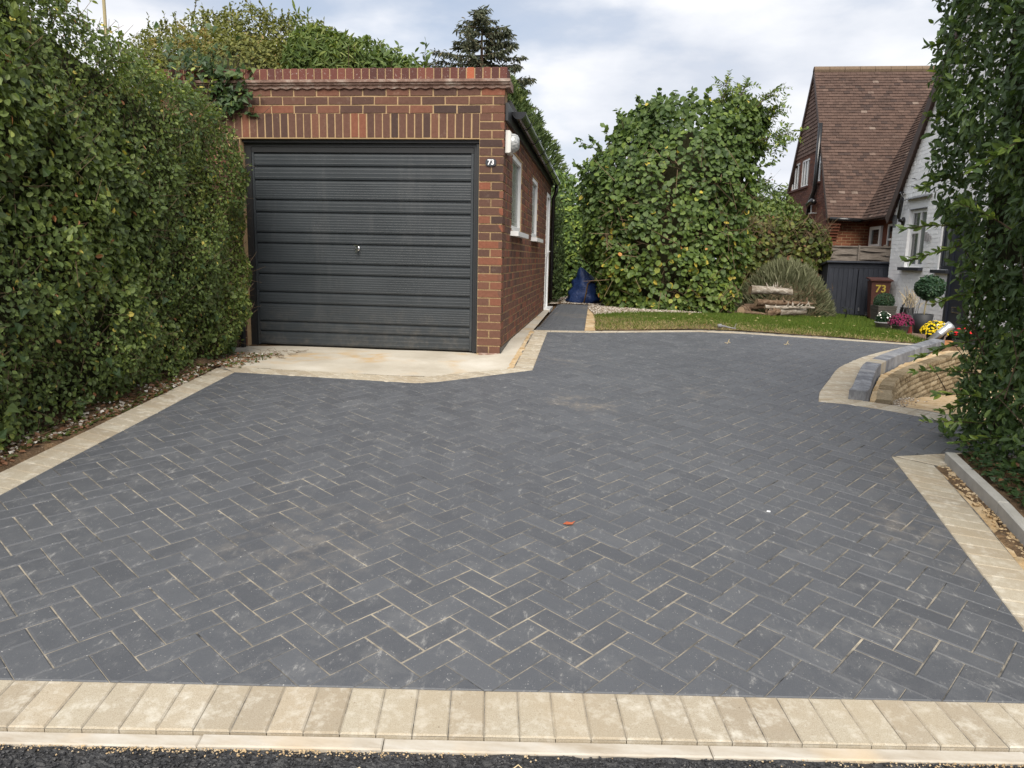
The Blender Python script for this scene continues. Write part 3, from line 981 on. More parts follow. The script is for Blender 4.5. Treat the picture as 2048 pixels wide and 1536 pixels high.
def brick_items(o, a, up, out, u0f, u1f, z0, z1, holes=(), bl=0.215, jt=0.0135, proud=0.004, depth=0.05, off=0.0, tfun=None, quoin=None, pitch=PITCH, jx=None):
    """courses of bricks on the plane through o spanned by a (along) and up; holes are (u0, u1, z0, z1)"""
    o, a, up, out = [np.array(q, float) for q in (o, a, up, out)]
    its = []
    bh = pitch - jt
    nrow = int(round((z1 - z0) / pitch))
    stp = bl + (jx or jt)
    for r in range(nrow):
        zz = z0 + r * pitch
        zm = zz + bh / 2
        ua, ub = u0f(zm), u1f(zm)
        if ub - ua < 0.02: continue
        spans = [(ua, ub)]
        for h in holes:
            if h[2] < zz + bh - 0.004 and h[3] > zz + 0.004:
                ns = []
                for s0, s1 in spans:
                    if h[1] <= s0 or h[0] >= s1: ns.append((s0, s1)); continue
                    if h[0] - s0 > 0.02: ns.append((s0, h[0]))
                    if s1 - h[1] > 0.02: ns.append((h[1], s1))
                spans = ns
        start = math.floor((ua - off) / stp) * stp + off - (stp / 2 if r % 2 else 0) - stp
        u = start
        while u < ub:
            for s0, s1 in spans:
                x0, x1 = max(u, s0), min(u + bl, s1)
                if x1 - x0 < 0.025: continue
                pr = proud + random.uniform(-0.0012, 0.0015)
                full = abs(x1 - x0 - bl) < 1e-6
                V, F = boxf(o + a * x0 + up * zz - out * (depth - 0.01), a * (x1 - x0), up * bh, out * (depth - 0.01 + pr))
                t = tfun(u, zz) if tfun else min(1, max(0, random.gauss(0.45, 0.25)))
                vr = random.randrange(10)
                V = V + CHIP[vr]
                its.append((V, F, t, ('f', round(x1 - x0, 3), vr)))
            u += stp
    return its


def backing(o, a, up, out, u0, u1, z0, z1, holes, th):
    o, a, up, out = [np.array(q, float) for q in (o, a, up, out)]
    us = sorted({u0, u1} | {min(max(h[i], u0), u1) for h in holes for i in (0, 1)})
    zs = sorted({z0, z1} | {min(max(h[i], z0), z1) for h in holes for i in (2, 3)})
    m = MB()
    for i in range(len(us) - 1):
        for j in range(len(zs) - 1):
            cu, cz = (us[i] + us[i + 1]) / 2, (zs[j] + zs[j + 1]) / 2
            if any(h[0] < cu < h[1] and h[2] < cz < h[3] for h in holes): continue
            m.add(*boxf(o + a * us[i] + up * zs[j] - out * th, a * (us[i + 1] - us[i]), up * (zs[j + 1] - zs[j]), out * th))
    return m


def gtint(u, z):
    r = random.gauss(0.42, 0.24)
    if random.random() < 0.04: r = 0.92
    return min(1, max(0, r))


X, Y, Z = np.array([1.0, 0, 0]), np.array([0, 1.0, 0]), np.array([0, 0, 1.0])
# front wall
fw = backing((0, YF, 0), X, Z, -Y, GX0, XW - 0.003, 0.45, 3.02, [(-3.57, -1.19, 0.4, 2.565)], 0.215).build('front_wall', M['mortar'], gar)
its = []
# pier on the right: a stretcher, then two half bricks
for r in range(26):
    zz = ZB + r * PITCH - 0.012
    prs = [(-1.1865, -0.957)] if r % 2 else [(-1.1865, -1.079), (-1.0655, -0.957)]
    for x0, x1 in prs:
        V, F = boxf((x0, YF + 0.04, zz), X * (x1 - x0), -Y * (0.044 + random.uniform(-0.001, 0.0015)), Z * 0.065)
        t = gtint(0, 0)
        if zz < 0.9: t = random.uniform(0.3, 0.7)
        if 1.0 < zz < 1.6 and random.random() < 0.4: t = random.uniform(0.85, 1.0)
        its.append((V, F, t, ('p', round(x1 - x0, 3))))
# two courses more of the pier beside the soldier course
for r in range(26, 29):
    zz = ZB + r * PITCH - 0.012
    if zz > 2.79: break
    prs = [(-1.1865, -0.957)] if r % 2 else [(-1.1865, -1.079), (-1.0655, -0.957)]
    for x0, x1 in prs:
        V, F = boxf((x0, YF + 0.04, zz), X * (x1 - x0), -Y * (0.044 + random.uniform(-0.001, 0.0015)), Z * 0.065)
        its.append((V, F, gtint(0, 0), ('p', round(x1 - x0, 3))))
# soldier course over the door
x = -1.1945
k = 0
while x > -4.3:
    V, F = boxf((x - 0.065 + random.uniform(-0.0015, 0.0015), YF + 0.04, 2.578 + random.uniform(-0.002, 0.002)), X * 0.065, -Y * (0.044 + random.uniform(-0.001, 0.0015)), Z * 0.217)
    t = min(1, max(0, random.gauss(0.4, 0.22)))
    if 13 < k < 16: t = 0.95
    its.append((V, F, t, 's'))
    x -= PITCH; k += 1
its += brick_items((0, YF, 0), X, Z, -Y, lambda z: GX0, lambda z: XW, 2.802, 3.02, [], off=XW - 0.215 - 0.114 * 0, tfun=gtint)
its += brick_items((0, YF, 0), X, Z, -Y, lambda z: GX0, lambda z: -3.575, 0.53, 2.57, [], off=-3.79, tfun=gtint)
pieces(fw, 'brick', its, M['brick'], 300)
# ribbed terracotta moulding and coping
m = MB()
prof = [(0.0, 3.018), (-0.022, 3.020), (-0.026, 3.040), (-0.044, 3.052), (-0.044, 3.062), (-0.060, 3.070), (-0.062, 3.094), (0.02, 3.098)]
xs_ = np.linspace(GX0, XW + 0.055, 220)
Vp = []
for i, x in enumerate(xs_):
    w = 0.006 * math.sin(x * 2 * math.pi / 0.105)
    for j, (dy, z) in enumerate(prof):
        Vp.append((x, YF + dy, z + (w if j in (1, 2) else 0)))
npf = len(prof)
m.add(Vp, [(i * npf + j, (i + 1) * npf + j, (i + 1) * npf + j + 1, i * npf + j + 1) for i in range(len(xs_) - 1) for j in range(npf - 1)] + [tuple(range((len(xs_) - 1) * npf, len(xs_) * npf))])
m.add(*box(XW - 0.2, XW + 0.05, YF + 0.0, YF + 0.24, 3.025, 3.094))
m.build('string_course', M['moulding'], gar)
ci = []
x = XW + 0.022
while x > GX0:
    V, F = cbox((x - 0.066, YF - 0.03 + random.uniform(-0.002, 0.002), 3.098), X * 0.066, Y * 0.225, Z * (0.103 + random.uniform(-0.002, 0.002)), 0.004)
    ci.append((V, F, 1.0 if random.random() < 0.015 else random.random() * 0.9, None))
    x -= 0.0775
cop = MB().add(*box(GX0, XW + 0.018, YF - 0.024, YF + 0.19, 3.098, 3.196)).build('coping', M['mortar'], gar)
pieces(cop, 'brick', ci, M['coping'], 300)

# side wall with windows and door
YE = 13.75
SH = [(7.86, 8.84, 1.755, 2.555), (10.13, 11.08, 1.755, 2.555), (12.72, 13.44, 0.55, 2.56)]
sw = backing((XW - 0.003, 0, 0), Y, Z, X, YF + 0.0, YE, 0.45, 2.90, SH, 0.215).build('side_wall', M['mortar'], gar)
its = brick_items((XW, 0, 0), Y, Z, X, lambda z: YF - 0.004, lambda z: YE, ZB - 0.012, 2.90, SH, off=YF + 0.0, bl=0.1025, jt=0.0145, proud=0.0025, tfun=lambda u, z: min(1, 0.25 + gtint(u, z)), depth=0.045)  # brick tint raised on this wall only, painted lighter to offset its shade
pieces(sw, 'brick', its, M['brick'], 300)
m = MB(); m.add(*box(XW - 0.002, XW + 0.007, YF - 0.006, 12.7, 0.45, 0.592))
m.build('damp_course', M['black'], gar)
# back, left wall and roof
MB().add(*box(GX0, GX0 + 0.21, YF + 0.216, YE, 0.45, 2.9)).add(*box(GX0 + 0.21, XW - 0.22, YE - 0.21, YE, 0.45, 2.9)).build('rear_wall', M['hbrick'], gar)
MB().add(*box(GX0, XW + 0.03, YF + 0.24, YE + 0.1, 2.905, 2.96)).build('roof', M['felt'], gar)
# fascia, gutter, downpipe
MB().add(*box(XW + 0.006, XW + 0.032, YF + 0.03, YE + 0.08, 2.74, 2.90)).build('fascia', M['black'], gar)
gx, gzz, gr = XW + 0.10, 2.865, 0.066
Vg, Fg = [], []
ns = 10
for yy, zz in ((YF + 0.32, gzz), (YE + 0.1, gzz - 0.045)):
    for rr in (gr, gr - 0.006):
        for k in range(ns + 1):
            t = math.pi + math.pi * k / ns
            Vg.append((gx + rr * math.cos(t), yy, zz + rr * math.sin(t)))
n1 = ns + 1
for k in range(ns):
    Fg += [(k, k + 1, 2 * n1 + k + 1, 2 * n1 + k), (n1 + k + 1, n1 + k, 3 * n1 + k, 3 * n1 + k + 1)]
Fg += [(0, 2 * n1, 3 * n1, n1), (ns, n1 + ns, 3 * n1 + ns, 2 * n1 + ns)]
m = MB(); m.add(Vg, Fg)
m.add(*prism([(gr * 1.06 * math.cos(math.pi + math.pi * k / 12), gr * 1.06 * math.sin(math.pi + math.pi * k / 12)) for k in range(13)], (gx, YF + 0.315, gzz + 0.004), X, Z, Y * 0.014))
gut = m.build('gutter', M['blackpvc'], gar)
for yy in np.arange(YF + 0.9, YE, 0.92):
    zz = gzz - 0.045 * (yy - YF) / 6.6
    MB().add(*prism([(1.12 * gr * math.cos(math.pi + math.pi * k / 10), 1.12 * gr * math.sin(math.pi + math.pi * k / 10)) for k in range(11)], (gx, yy, zz + 0.004), X, Z, Y * 0.035)).build('bracket', M['blackpvc'], gut)
MB().add(*tube([(gx, YE - 0.1, 2.76), (gx, YE - 0.1, 2.66), (gx - 0.02, YE - 0.1, 2.60), (XW + 0.05, YE - 0.06, 2.54), (XW + 0.045, YE - 0.06, 0.7)], 0.034, 12)).build('downpipe', M['blackpvc'], gar, smooth=True)

# garage door: black frame, then the ribbed panels one by one
YD = YF + 0.085
dr = MB()
dr.add(*box(-3.57, -3.50, YD - 0.005, YD + 0.09, 0.515, 2.50)).add(*box(-1.252, -1.191, YD - 0.005, YD + 0.09, 0.515, 2.50))
dr.add(*box(-3.57, -1.191, YD - 0.005, YD + 0.09, 2.50, 2.562))
dr.add(*box(-3.57, -1.191, YD - 0.045, YD - 0.006, 2.535, 2.566)).add(*box(-1.225, -1.192, YD - 0.03, YD - 0.006, 0.53, 2.53))
gd = dr.build('garage_door', M['black'], gar)
zs_ = [2.44, 2.311, 2.180, 1.987, 1.866, 1.665, 1.560, 1.362, 1.253, 1.070, 0.955, 0.770, 0.668, 0.532]
xl, xr = -3.495, -1.257
MB().add(*box(xl, xr, YD + 0.02, YD + 0.05, 0.532, 2.497)).build('door_skin', M['door'], gd)
MB().add(*box(xl, xr, YD - 0.004, YD + 0.019, 2.448, 2.495)).build('top_rail', M['black'], gd)
for s0 in (xl, xr - 0.022):
    MB().add(*box(s0, s0 + 0.022, YD - 0.003, YD + 0.0195, 0.534, 2.445)).build('stile', M['door'], gd)
for i in range(13):
    z1, z0 = zs_[i] - 0.004, zs_[i + 1] + 0.004
    h = z1 - z0
    yo = YD + 0.0
    pf = [(0.018, z0), (0.004, z0 + 0.007)]
    nr = 6 if h > 0.15 else 2
    for k in range(nr):                      # shallow ribs
        za = z0 + 0.02 + (h - 0.04) * (k + 0.2) / nr
        zb = z0 + 0.02 + (h - 0.04) * (k + 0.8) / nr
        pf += [(0.0, za - 0.002), (0.0008, za + 0.001), (0.0008, zb - 0.001), (0.0, zb + 0.002)]
    pf += [(0.002, z1 - 0.008), (0.018, z1)]
    n_ = len(pf)
    Vp = [(xl + 0.024, yo + dy, z) for dy, z in pf] + [(xr - 0.024, yo + dy, z) for dy, z in pf]
    Fp = [(j, n_ + j, n_ + j + 1, j + 1) for j in range(n_ - 1)] + [tuple(range(n_)), tuple(range(2 * n_ - 1, n_ - 1, -1))]
    MB().add(Vp, Fp).build('door_panel', M['door'], gd)
m = MB()
m.add(*lathe([(0.001, 0), (0.026, 0.0), (0.024, 0.006), (0.012, 0.012), (0.012, 0.03)], 16))
Vh = m.V[0]; Vh = np.c_[Vh[:, 0], -Vh[:, 2], Vh[:, 1]]
hm = MB(); hm.add(Vh + np.array([-2.42, YD - 0.002, 1.525]), m.F)
hm.add(*boxf((-2.445, YD - 0.052, 1.548), (0.052, 0, -0.004), (0, 0.022, 0), (0, 0, 0.014)))
hm.add(*boxf((-2.428, YD - 0.052, 1.486), (0.018, 0, 0), (0, 0.018, 0), (0.008, 0, 0.066)))
hm.build('door_handle', M['chrome'], gd)

# side windows and door
for (y0, y1, z0, z1) in SH[:2]:
    xw = XW - 0.05
    f = MB()
    fwid = 0.055
    for bx in ((xw - 0.03, xw + 0.035, y0, y0 + fwid, z0, z1), (xw - 0.03, xw + 0.035, y1 - fwid, y1, z0, z1), (xw - 0.03, xw + 0.035, y0 + fwid, y1 - fwid, z0, z0 + fwid), (xw - 0.03, xw + 0.035, y0 + fwid, y1 - fwid, z1 - fwid, z1)):
        f.add(*box(*bx))
    w = root('window', None, None, (XW, (y0 + y1) / 2, (z0 + z1) / 2))
    w.parent = gar; w.location = np.array(w.location) - WL[gar.name]
    f.build('frame', M['white'], w)
    MB().add(*box(xw - 0.01, xw + 0.006, y0 + fwid, y1 - fwid, z0 + fwid, z1 - fwid)).build('pane', M['obscure'], w)
    sl = MB(); sl.add(*boxf((XW - 0.08, y0 - 0.06, z0 - 0.055), Y * (y1 - y0 + 0.12), (0.165, 0, -0.008), Z * 0.05))
    sl.build('sill', M['white'], w)
y0, y1, z0, z1 = SH[2]
sdr = root('side_door', None, None, (XW, 13.1, 1.5)); sdr.parent = gar; sdr.location = np.array(sdr.location) - WL[gar.name]
f = MB()
for bx in ((XW - 0.05, XW + 0.012, y0, y0 + 0.06, z0 + 0.06, z1), (XW - 0.05, XW + 0.012, y1 - 0.06, y1, z0 + 0.06, z1), (XW - 0.05, XW + 0.012, y0 + 0.06, y1 - 0.06, z1 - 0.06, z1)):
    f.add(*box(*bx))
f.build('frame', M['white'], sdr)
f = MB(); f.add(*box(XW - 0.045, XW - 0.012, y0 + 0.06, y1 - 0.06, z0 + 0.06, 1.5)).add(*box(XW - 0.045, XW - 0.012, y0 + 0.06, y0 + 0.15, 1.5, z1 - 0.06)).add(*box(XW - 0.045, XW - 0.012, y1 - 0.15, y1 - 0.06, 1.5, z1 - 0.06))
f.build('leaf_panel', M['white'], sdr)
MB().add(*box(XW - 0.036, XW - 0.022, y0 + 0.15, y1 - 0.15, 1.5, z1 - 0.06)).build('pane', M['obscure'], sdr)
MB().add(*box(XW - 0.03, XW + 0.11, y0 - 0.03, y1 + 0.03, z0 + 0.005, z0 + 0.06)).build('threshold', M['white'], sdr)
MB().add(*box(XW - 0.012, XW + 0.045, y1 - 0.14, y1 - 0.12, 1.58, 1.60)).add(*box(XW + 0.030, XW + 0.045, y1 - 0.24, y1 - 0.12, 1.58, 1.60)).build('handle', M['white'], sdr)
# bulkhead lamp and the number plate
lp = root('wall_lamp', None, None, (XW, 7.34, 2.56)); lp.parent = gar; lp.location = np.array(lp.location) - WL[gar.name]
MB().add(*cbox((XW + 0.004, 7.235, 2.455), Y * 0.205, Z * 0.205, X * 0.05, 0.012)).build('lamp_base', M['offwhite'], lp)
Vd, Fd = lathe([(0.088, 0.0), (0.09, 0.012), (0.086, 0.035), (0.074, 0.056), (0.05, 0.070), (0.001, 0.076)], 24)
MB().add(np.c_[Vd[:, 2] + XW + 0.052, Vd[:, 0] * 0.98 + 7.338, Vd[:, 1] + 2.556], Fd).build('lamp_diffuser', M['diffuser'], lp, smooth=True)


def text_mesh(body, size, mat, name, parent, loc, rot, extrude=0.002, bold=0.0, shear=0.0):
    cu = bpy.data.curves.new('numerals', 'FONT')
    cu.body = body; cu.size = size; cu.extrude = extrude; cu.offset = bold; cu.shear = shear
    cu.align_x = 'CENTER'; cu.align_y = 'CENTER'; cu.resolution_u = 3
    tmp = bpy.data.objects.new('tmp', cu)
    COL.objects.link(tmp)
    dg = bpy.context.evaluated_depsgraph_get()
    me = bpy.data.meshes.new_from_object(tmp.evaluated_get(dg))
    bpy.data.objects.remove(tmp)
    me.transform(Matrix.Rotation(rot[2], 4, 'Z') @ Matrix.Rotation(rot[0], 4, 'X'))
    me.materials.clear()
    return link(name, me, mat, parent, loc)


pl = [(0.052 * math.copysign(abs(math.cos(t)) ** 0.6, math.cos(t)), 0.036 * math.copysign(abs(math.sin(t)) ** 0.8, math.sin(t))) for t in np.linspace(0, 2 * math.pi, 28, endpoint=False)]
np_ = MB().add(*prism(pl, (-1.076, YF - 0.006, 2.352), X, Z, -Y * 0.008)).build('number_plate', M['darkgrey'], gar)
text_mesh('73', 0.066, M['scrap'], 'numerals', np_, (-1.076, YF - 0.0155, 2.352), (R(90), 0, 0), 0.0012, 0.002)
# broken foot of the pier
MB().add(*cbox((-1.165, YF - 0.02, 0.485), X * 0.19, -Y * 0.012, Z * 0.052, 0.006)).build('pier_foot', M['moulding'], gar)
# timber post and strip left of the door
tp = root('timber_post', 'rotten dark timber post between hedge end and garage door', 'post', (-3.60, 7.02, 0.5))
MB().add(*boxf((-3.66, 7.0, 0.49), X * 0.05, Y * 0.06, (0.02, 0.0, 0.95))).build('post', M['bark'], tp)
MB().add(*boxf((-3.585, 7.03, 0.49), X * 0.03, Y * 0.05, (-0.01, 0.0, 0.7))).build('batten', M['black'], tp)

# ------------------------------------------------------------------ foliage helpers
SHAPES = {
    'ovate': np.array([(0, 0, 0), (.26, .28, .05), (.24, .65, .04), (0, 1, -.06), (-.24, .65, .04), (-.26, .28, .05)]),
    'round': np.array([(0, 0, 0), (.40, .22, .05), (.42, .66, .03), (0, 1, -.08), (-.42, .66, .03), (-.40, .22, .05)]),
    'lance': np.array([(0, 0, 0), (.15, .30, .03), (.13, .68, .02), (0, 1, -.08), (-.13, .68, .02), (-.15, .30, .03)]),
    'ivy': np.array([(0, 0, 0), (.42, .12, .03), (.24, .50, .02), (0, 1, -.08), (-.24, .50, .02), (-.42, .12, .03)]),
    'needle': np.array([(0, 0, 0), (.06, .3, .01), (.05, .7, .01), (0, 1, -.03), (-.05, .7, .01), (-.06, .3, .01)]),
    'blade': np.array([(0, 0, 0), (.05, .05, 0), (.03, .6, .04), (0, 1, .12), (-.03, .6, .04), (-.05, .05, 0)]),
}


def unit(a):
    return a / (np.linalg.norm(a, axis=-1, keepdims=True) + 1e-9)


def leaves(name, P, D, N, size, shape, tint, mat, parent=None, kind='stuff', indiv=0, loc=None, wide=1.0):
    """one mesh of leaves (4 triangles each); the `indiv` nearest become leaf objects"""
    P = np.asarray(P, float); n = len(P)
    D = unit(np.asarray(D, float)); N = np.asarray(N, float)
    B = unit(np.cross(D, N)); N = np.cross(B, D)
    size = np.broadcast_to(np.asarray(size, float), (n,))
    sh = SHAPES[shape]
    tint = np.clip(np.broadcast_to(np.asarray(tint, float), (n,)), 0, 1)
    if loc is None: loc = WL[parent.name] if parent is not None else P.mean(0)
    order = np.argsort(np.linalg.norm(P - CAMP, axis=1))
    if indiv:
        m = MB(); m.add(sh * np.array([wide, 1, 1]), [(0, 1, 2, 3), (0, 3, 4, 5)])
        me = m.mesh('leaf', False); me.materials.append(mat)
        for i in order[:indiv]:
            o = link('leaf', me, None, parent, P[i], tint=tint[i])
            o.rotation_mode = 'QUATERNION'
            o.rotation_quaternion = Matrix(np.c_[B[i], D[i], N[i]].tolist()).to_quaternion()
            o.scale = (size[i],) * 3
        order = order[indiv:]
    P, D, N, B, size, tint = P[order], D[order], N[order], B[order], size[order], tint[order]
    n = len(P)
    V = P[:, None, :] + size[:, None, None] * (sh[None, :, 0:1] * wide * B[:, None, :] + sh[None, :, 1:2] * D[:, None, :] + sh[None, :, 2:3] * N[:, None, :])
    base = np.arange(n)[:, None] * 6
    loops = (base + np.array([0, 1, 2, 3, 0, 3, 4, 5])[None]).ravel()
    me = mesh_np(name, V.reshape(-1, 3) - loc, loops, np.arange(0, 8 * n, 4), np.repeat(tint, 2))
    return link(name, me, mat, parent, loc, kind=kind)


def wav(P, f, s=0.0):
    """cheap smooth noise in about -1..1"""
    x, y, z = P[:, 0] * f, P[:, 1] * f, P[:, 2] * f
    return (np.sin(1.7 * x + 2.3 * y + 1.1 * z + s) + np.sin(-2.1 * x + 1.3 * y + 2.6 * z + 2 * s) + np.sin(2.9 * x - 1.9 * y + 3.1 * z + 3 * s) + np.sin(0.9 * x + 3.3 * y - 2.2 * z + 5 * s)) / 3.0


def orient(Nrm, n, out=0.6, up=0.25, rnd=0.8, droop=0.0):
    """random leaf tip directions and leaf normals for surface normals Nrm"""
    r = rng.normal(size=(n, 3))
    tang = unit(np.cross(Nrm, r))
    D = unit(tang + out * 0.5 * Nrm + np.array([0, 0, up - droop]) + 0.3 * rng.normal(size=(n, 3)))
    N = unit(Nrm + np.array([0, 0, 0.45]) + rnd * 0.6 * rng.normal(size=(n, 3)))
    return D, N


def sticks(n, P, D, L, r, mat, name, parent, kind='stuff'):
    m = MB()
    D = unit(D)
    for i in range(n):
        p, d, l = P[i], D[i], L[i]
        a = np.cross(d, [0.3, 0.5, 0.8]); a /= np.linalg.norm(a) + 1e-9
        b_ = np.cross(d, a)
        q = []
        for f, rr in ((0, 1.0), (1, 0.5)):
            for k in range(3):
                t = 2.094 * k
                q.append(p + d * l * f + r * rr * (a * math.cos(t) + b_ * math.sin(t)))
        m.add(q, [(0, 1, 4, 3), (1, 2, 5, 4), (2, 0, 3, 5)])
    return m.build(name, mat, parent, kind=kind)


def branch_tree(m, p, d, L, r, depth, spread=0.6, up=0.15, tips=None, nseg=4, kids=(2, 4)):
    pts, rad = [p], [r]
    d = d / np.linalg.norm(d)
    for k in range(nseg):
        d = d + rng.normal(size=3) * 0.12 + np.array([0, 0, up * 0.3]); d /= np.linalg.norm(d)
        p = p + d * L / nseg
        pts.append(p); rad.append(r * (1 - 0.6 * (k + 1) / nseg))
    m.add(*tube(pts, rad, 5, False))
    if tips is not None and depth <= 1: tips += [(q, d) for q in pts[1:]]
    if depth > 0:
        for _ in range(random.randint(*kids)):
            k = random.randint(1, nseg)
            nd = d + rng.normal(size=3) * spread + np.array([0, 0, up])
            branch_tree(m, pts[k], nd, L * random.uniform(0.5, 0.75), rad[k] * 0.7, depth - 1, spread, up, tips, nseg, kids)


def face_sample(n, o, a, b, nrm):
    s, t = rng.random(n), rng.random(n)
    return np.array(o)[None] + s[:, None] * np.array(a)[None] + t[:, None] * np.array(b)[None], np.repeat(np.array([nrm], float), n, 0)


# ------------------------------------------------------------------ the tall ivy hedge on the left
hl = root('hedge', 'tall overgrown ivy and privet hedge along the drive beside the garage', 'hedge', (-3.8, 4.5, 0.35))


def hl_face(y, z):
    """x of the hedge face"""
    x = np.interp(y, [1.5, 3.4, 4.3, 5.3, 6.0, 6.75], [-3.20, -3.20, -3.22, -3.28, -3.31, -3.35])
    zr = z - (0.10 + 0.070 * y)
    return x + np.interp(zr, [0, 0.25, 0.7, 1.6, 2.4, 2.9], [-0.03, 0.04, 0.09, 0.06, -0.06, -0.30])


def hl_top(y):
    return np.interp(y, [1.5, 3.6, 4.55, 5.1, 5.74, 6.1, 6.45, 6.72, 6.85], [3.5, 3.35, 3.02, 2.84, 2.76, 2.78, 2.72, 2.45, 2.2])


P_, N_ = [], []
n = 60000
yy = rng.uniform(1.9, 6.82, n); zz = rng.uniform(0, 1, n)
zt = hl_top(yy); z0 = 0.12 + 0.068 * yy
z = z0 + zz * (zt - z0)
pp = np.c_[hl_face(yy, z), yy, z]
pp[:, 0] += 0.075 * wav(pp, 2.1, 1) + 0.04 * wav(pp, 5.5, 2) - np.minimum(rng.exponential(0.07, n), 0.3)
endf = np.clip((yy - 6.45) / 0.4, 0, 1)
pp[:, 0] -= 0.16 * endf ** 2
P_.append(pp); N_.append(np.c_[np.ones(n), endf * 0.8, 0.15 * np.ones(n)])
n = 6000                                                    # top
yy = rng.uniform(1.9, 6.8, n); xx = rng.uniform(-4.3, -3.25, n)
pp = np.c_[xx, yy, hl_top(yy)]
pp[:, 2] += 0.07 * wav(pp, 3, 3) - 0.25 * np.clip((xx + 3.55) / 0.3, 0, 1) ** 2 + rng.uniform(-0.12, 0.09, n) - 0.2 * np.clip((-3.9 - xx), 0, 1)
P_.append(pp); N_.append(np.c_[0.3 * np.ones(n), np.zeros(n), np.ones(n)])
n = 3000                                                    # end facing the garage
xx = rng.uniform(-4.3, -3.45, n); zz = rng.uniform(0.6, 2.6, n)
pp = np.c_[xx, 6.82 + 0.05 * wav(np.c_[xx, xx, zz], 4, 1) - rng.exponential(0.06, n), zz]
P_.append(pp); N_.append(np.c_[0.2 * np.ones(n), np.ones(n), 0.1 * np.ones(n)])
P = np.concatenate(P_); Nn = unit(np.concatenate(N_))
patch = wav(P, 1.6, 4)
kindm = (wav(P, 1.1, 7) + 0.35 * rng.normal(size=len(P)) + 0.35 * (4.6 - P[:, 1])) > 0.35      # larger leaves towards the road
D, Nv = orient(Nn, len(P), 0.7, -0.15, 1.0)
tint = np.clip(0.40 + 0.13 * patch + rng.normal(0, 0.17, len(P)), 0, 0.93)
tint[rng.random(len(P)) < 0.008] = 0.95
tint[rng.random(len(P)) < 0.003] = 1.0
gapm = (wav(P, 3.7, 9) + 0.5 * wav(P, 8, 2)) > -1.2                                            # gaps where the twigs show
k1, k2 = kindm & gapm, (~kindm) & gapm
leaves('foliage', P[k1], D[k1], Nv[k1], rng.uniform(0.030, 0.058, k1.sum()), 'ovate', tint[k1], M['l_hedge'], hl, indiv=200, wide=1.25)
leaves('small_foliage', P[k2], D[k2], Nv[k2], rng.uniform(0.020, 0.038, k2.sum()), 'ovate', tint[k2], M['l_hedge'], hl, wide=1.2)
n = 900
i = rng.integers(0, 60000, n)
sel = P[i] + np.array([-0.02, 0, 0])
leaves('ivy_foliage', sel + rng.normal(0, 0.02, (n, 3)) + np.array([0.03, 0, 0]), orient(Nn[i], n, 0.5, -0.4)[0], orient(Nn[i], n)[1], rng.uniform(0.04, 0.075, n), 'ivy', rng.uniform(0.2, 0.8, n), M['l_ivy'], hl)
n = 2600
i = rng.integers(0, 60000, n)
sticks(n, P[i] - Nn[i] * 0.01, rng.normal(size=(n, 3)) * np.array([0.5, 1, 0.8]) + Nn[i] * 0.2 + np.array([0, 0, 0.35]), rng.uniform(0.05, 0.20, n), 0.0024, M['twig'], 'twigs', hl)
# shoots along the top
n = 260
yy = rng.uniform(2.2, 6.5, n); tp_ = np.c_[rng.uniform(-4.1, -3.45, n), yy, hl_top(yy) - 0.05]
dd = rng.normal(0, 0.3, (n, 3)) + np.array([0.1, 0, 1.0]); ll = rng.uniform(0.10, 0.34, n)
sticks(n, tp_, dd, ll, 0.003, M['twig'], 'shoots', hl)
sp_ = np.repeat(tp_, 7, 0) + np.repeat(unit(dd) * ll[:, None], 7, 0) * rng.uniform(0.3, 1.05, (7 * n, 1))
D, Nv = orient(np.repeat(unit(dd), 7, 0), 7 * n, 0.6, 0.3)
leaves('shoot_foliage', sp_, D, Nv, rng.uniform(0.03, 0.06, 7 * n), 'ovate', np.clip(rng.normal(0.6, 0.2, 7 * n), 0, 0.95), M['l_hedge'], hl)
# twiggy inside
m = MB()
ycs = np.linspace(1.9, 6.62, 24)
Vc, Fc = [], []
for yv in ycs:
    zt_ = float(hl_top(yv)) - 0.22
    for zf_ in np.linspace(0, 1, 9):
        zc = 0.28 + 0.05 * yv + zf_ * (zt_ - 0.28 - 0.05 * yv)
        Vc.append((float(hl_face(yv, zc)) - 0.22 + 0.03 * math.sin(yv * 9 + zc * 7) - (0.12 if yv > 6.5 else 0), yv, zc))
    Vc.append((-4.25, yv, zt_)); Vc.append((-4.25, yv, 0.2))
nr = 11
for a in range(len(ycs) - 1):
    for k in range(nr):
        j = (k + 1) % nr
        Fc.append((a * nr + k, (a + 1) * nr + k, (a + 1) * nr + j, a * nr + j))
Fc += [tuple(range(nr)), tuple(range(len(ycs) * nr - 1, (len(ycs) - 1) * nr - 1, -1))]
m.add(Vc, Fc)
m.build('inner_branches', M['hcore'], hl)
# litter, clippings and stones at the hedge foot
n = 2600
yy = rng.uniform(2.4, 6.6, n); pl_ = np.c_[-3.10 - rng.exponential(0.10, n) - 0.03 * (yy > 5) , yy, np.zeros(n)]
pl_[:, 0] = np.where(yy > 5.7, pl_[:, 0] - 0.15 + rng.uniform(0, 0.35, n), pl_[:, 0])
pl_[:, 2] = [ (min(plane(x, y), 0.515) if y > 5.75 else ground_z(x, y)) + 0.012 for x, y in pl_[:, :2]]
D = rng.normal(size=(n, 3)) * np.array([1, 1, 0.25])
o = leaves('leaf_litter', pl_, D, np.array([0, 0, 1.0]) + rng.normal(0, 0.4, (n, 3)), rng.uniform(0.02, 0.045, n), 'ovate', rng.choice([0.2, 0.5, 0.96, 1.0], n), M['l_bramble'])
tag(o, 'fallen leaves and hedge clippings along the foot of the left hedge', 'leaf litter')
n = 420
yy = rng.uniform(2.6, 6.9, n); xx = -3.13 - rng.exponential(0.09, n); xx = np.where(yy > 5.8, -3.15 - rng.exponential(0.22, n) + 0.3 * (yy > 6.3), xx)
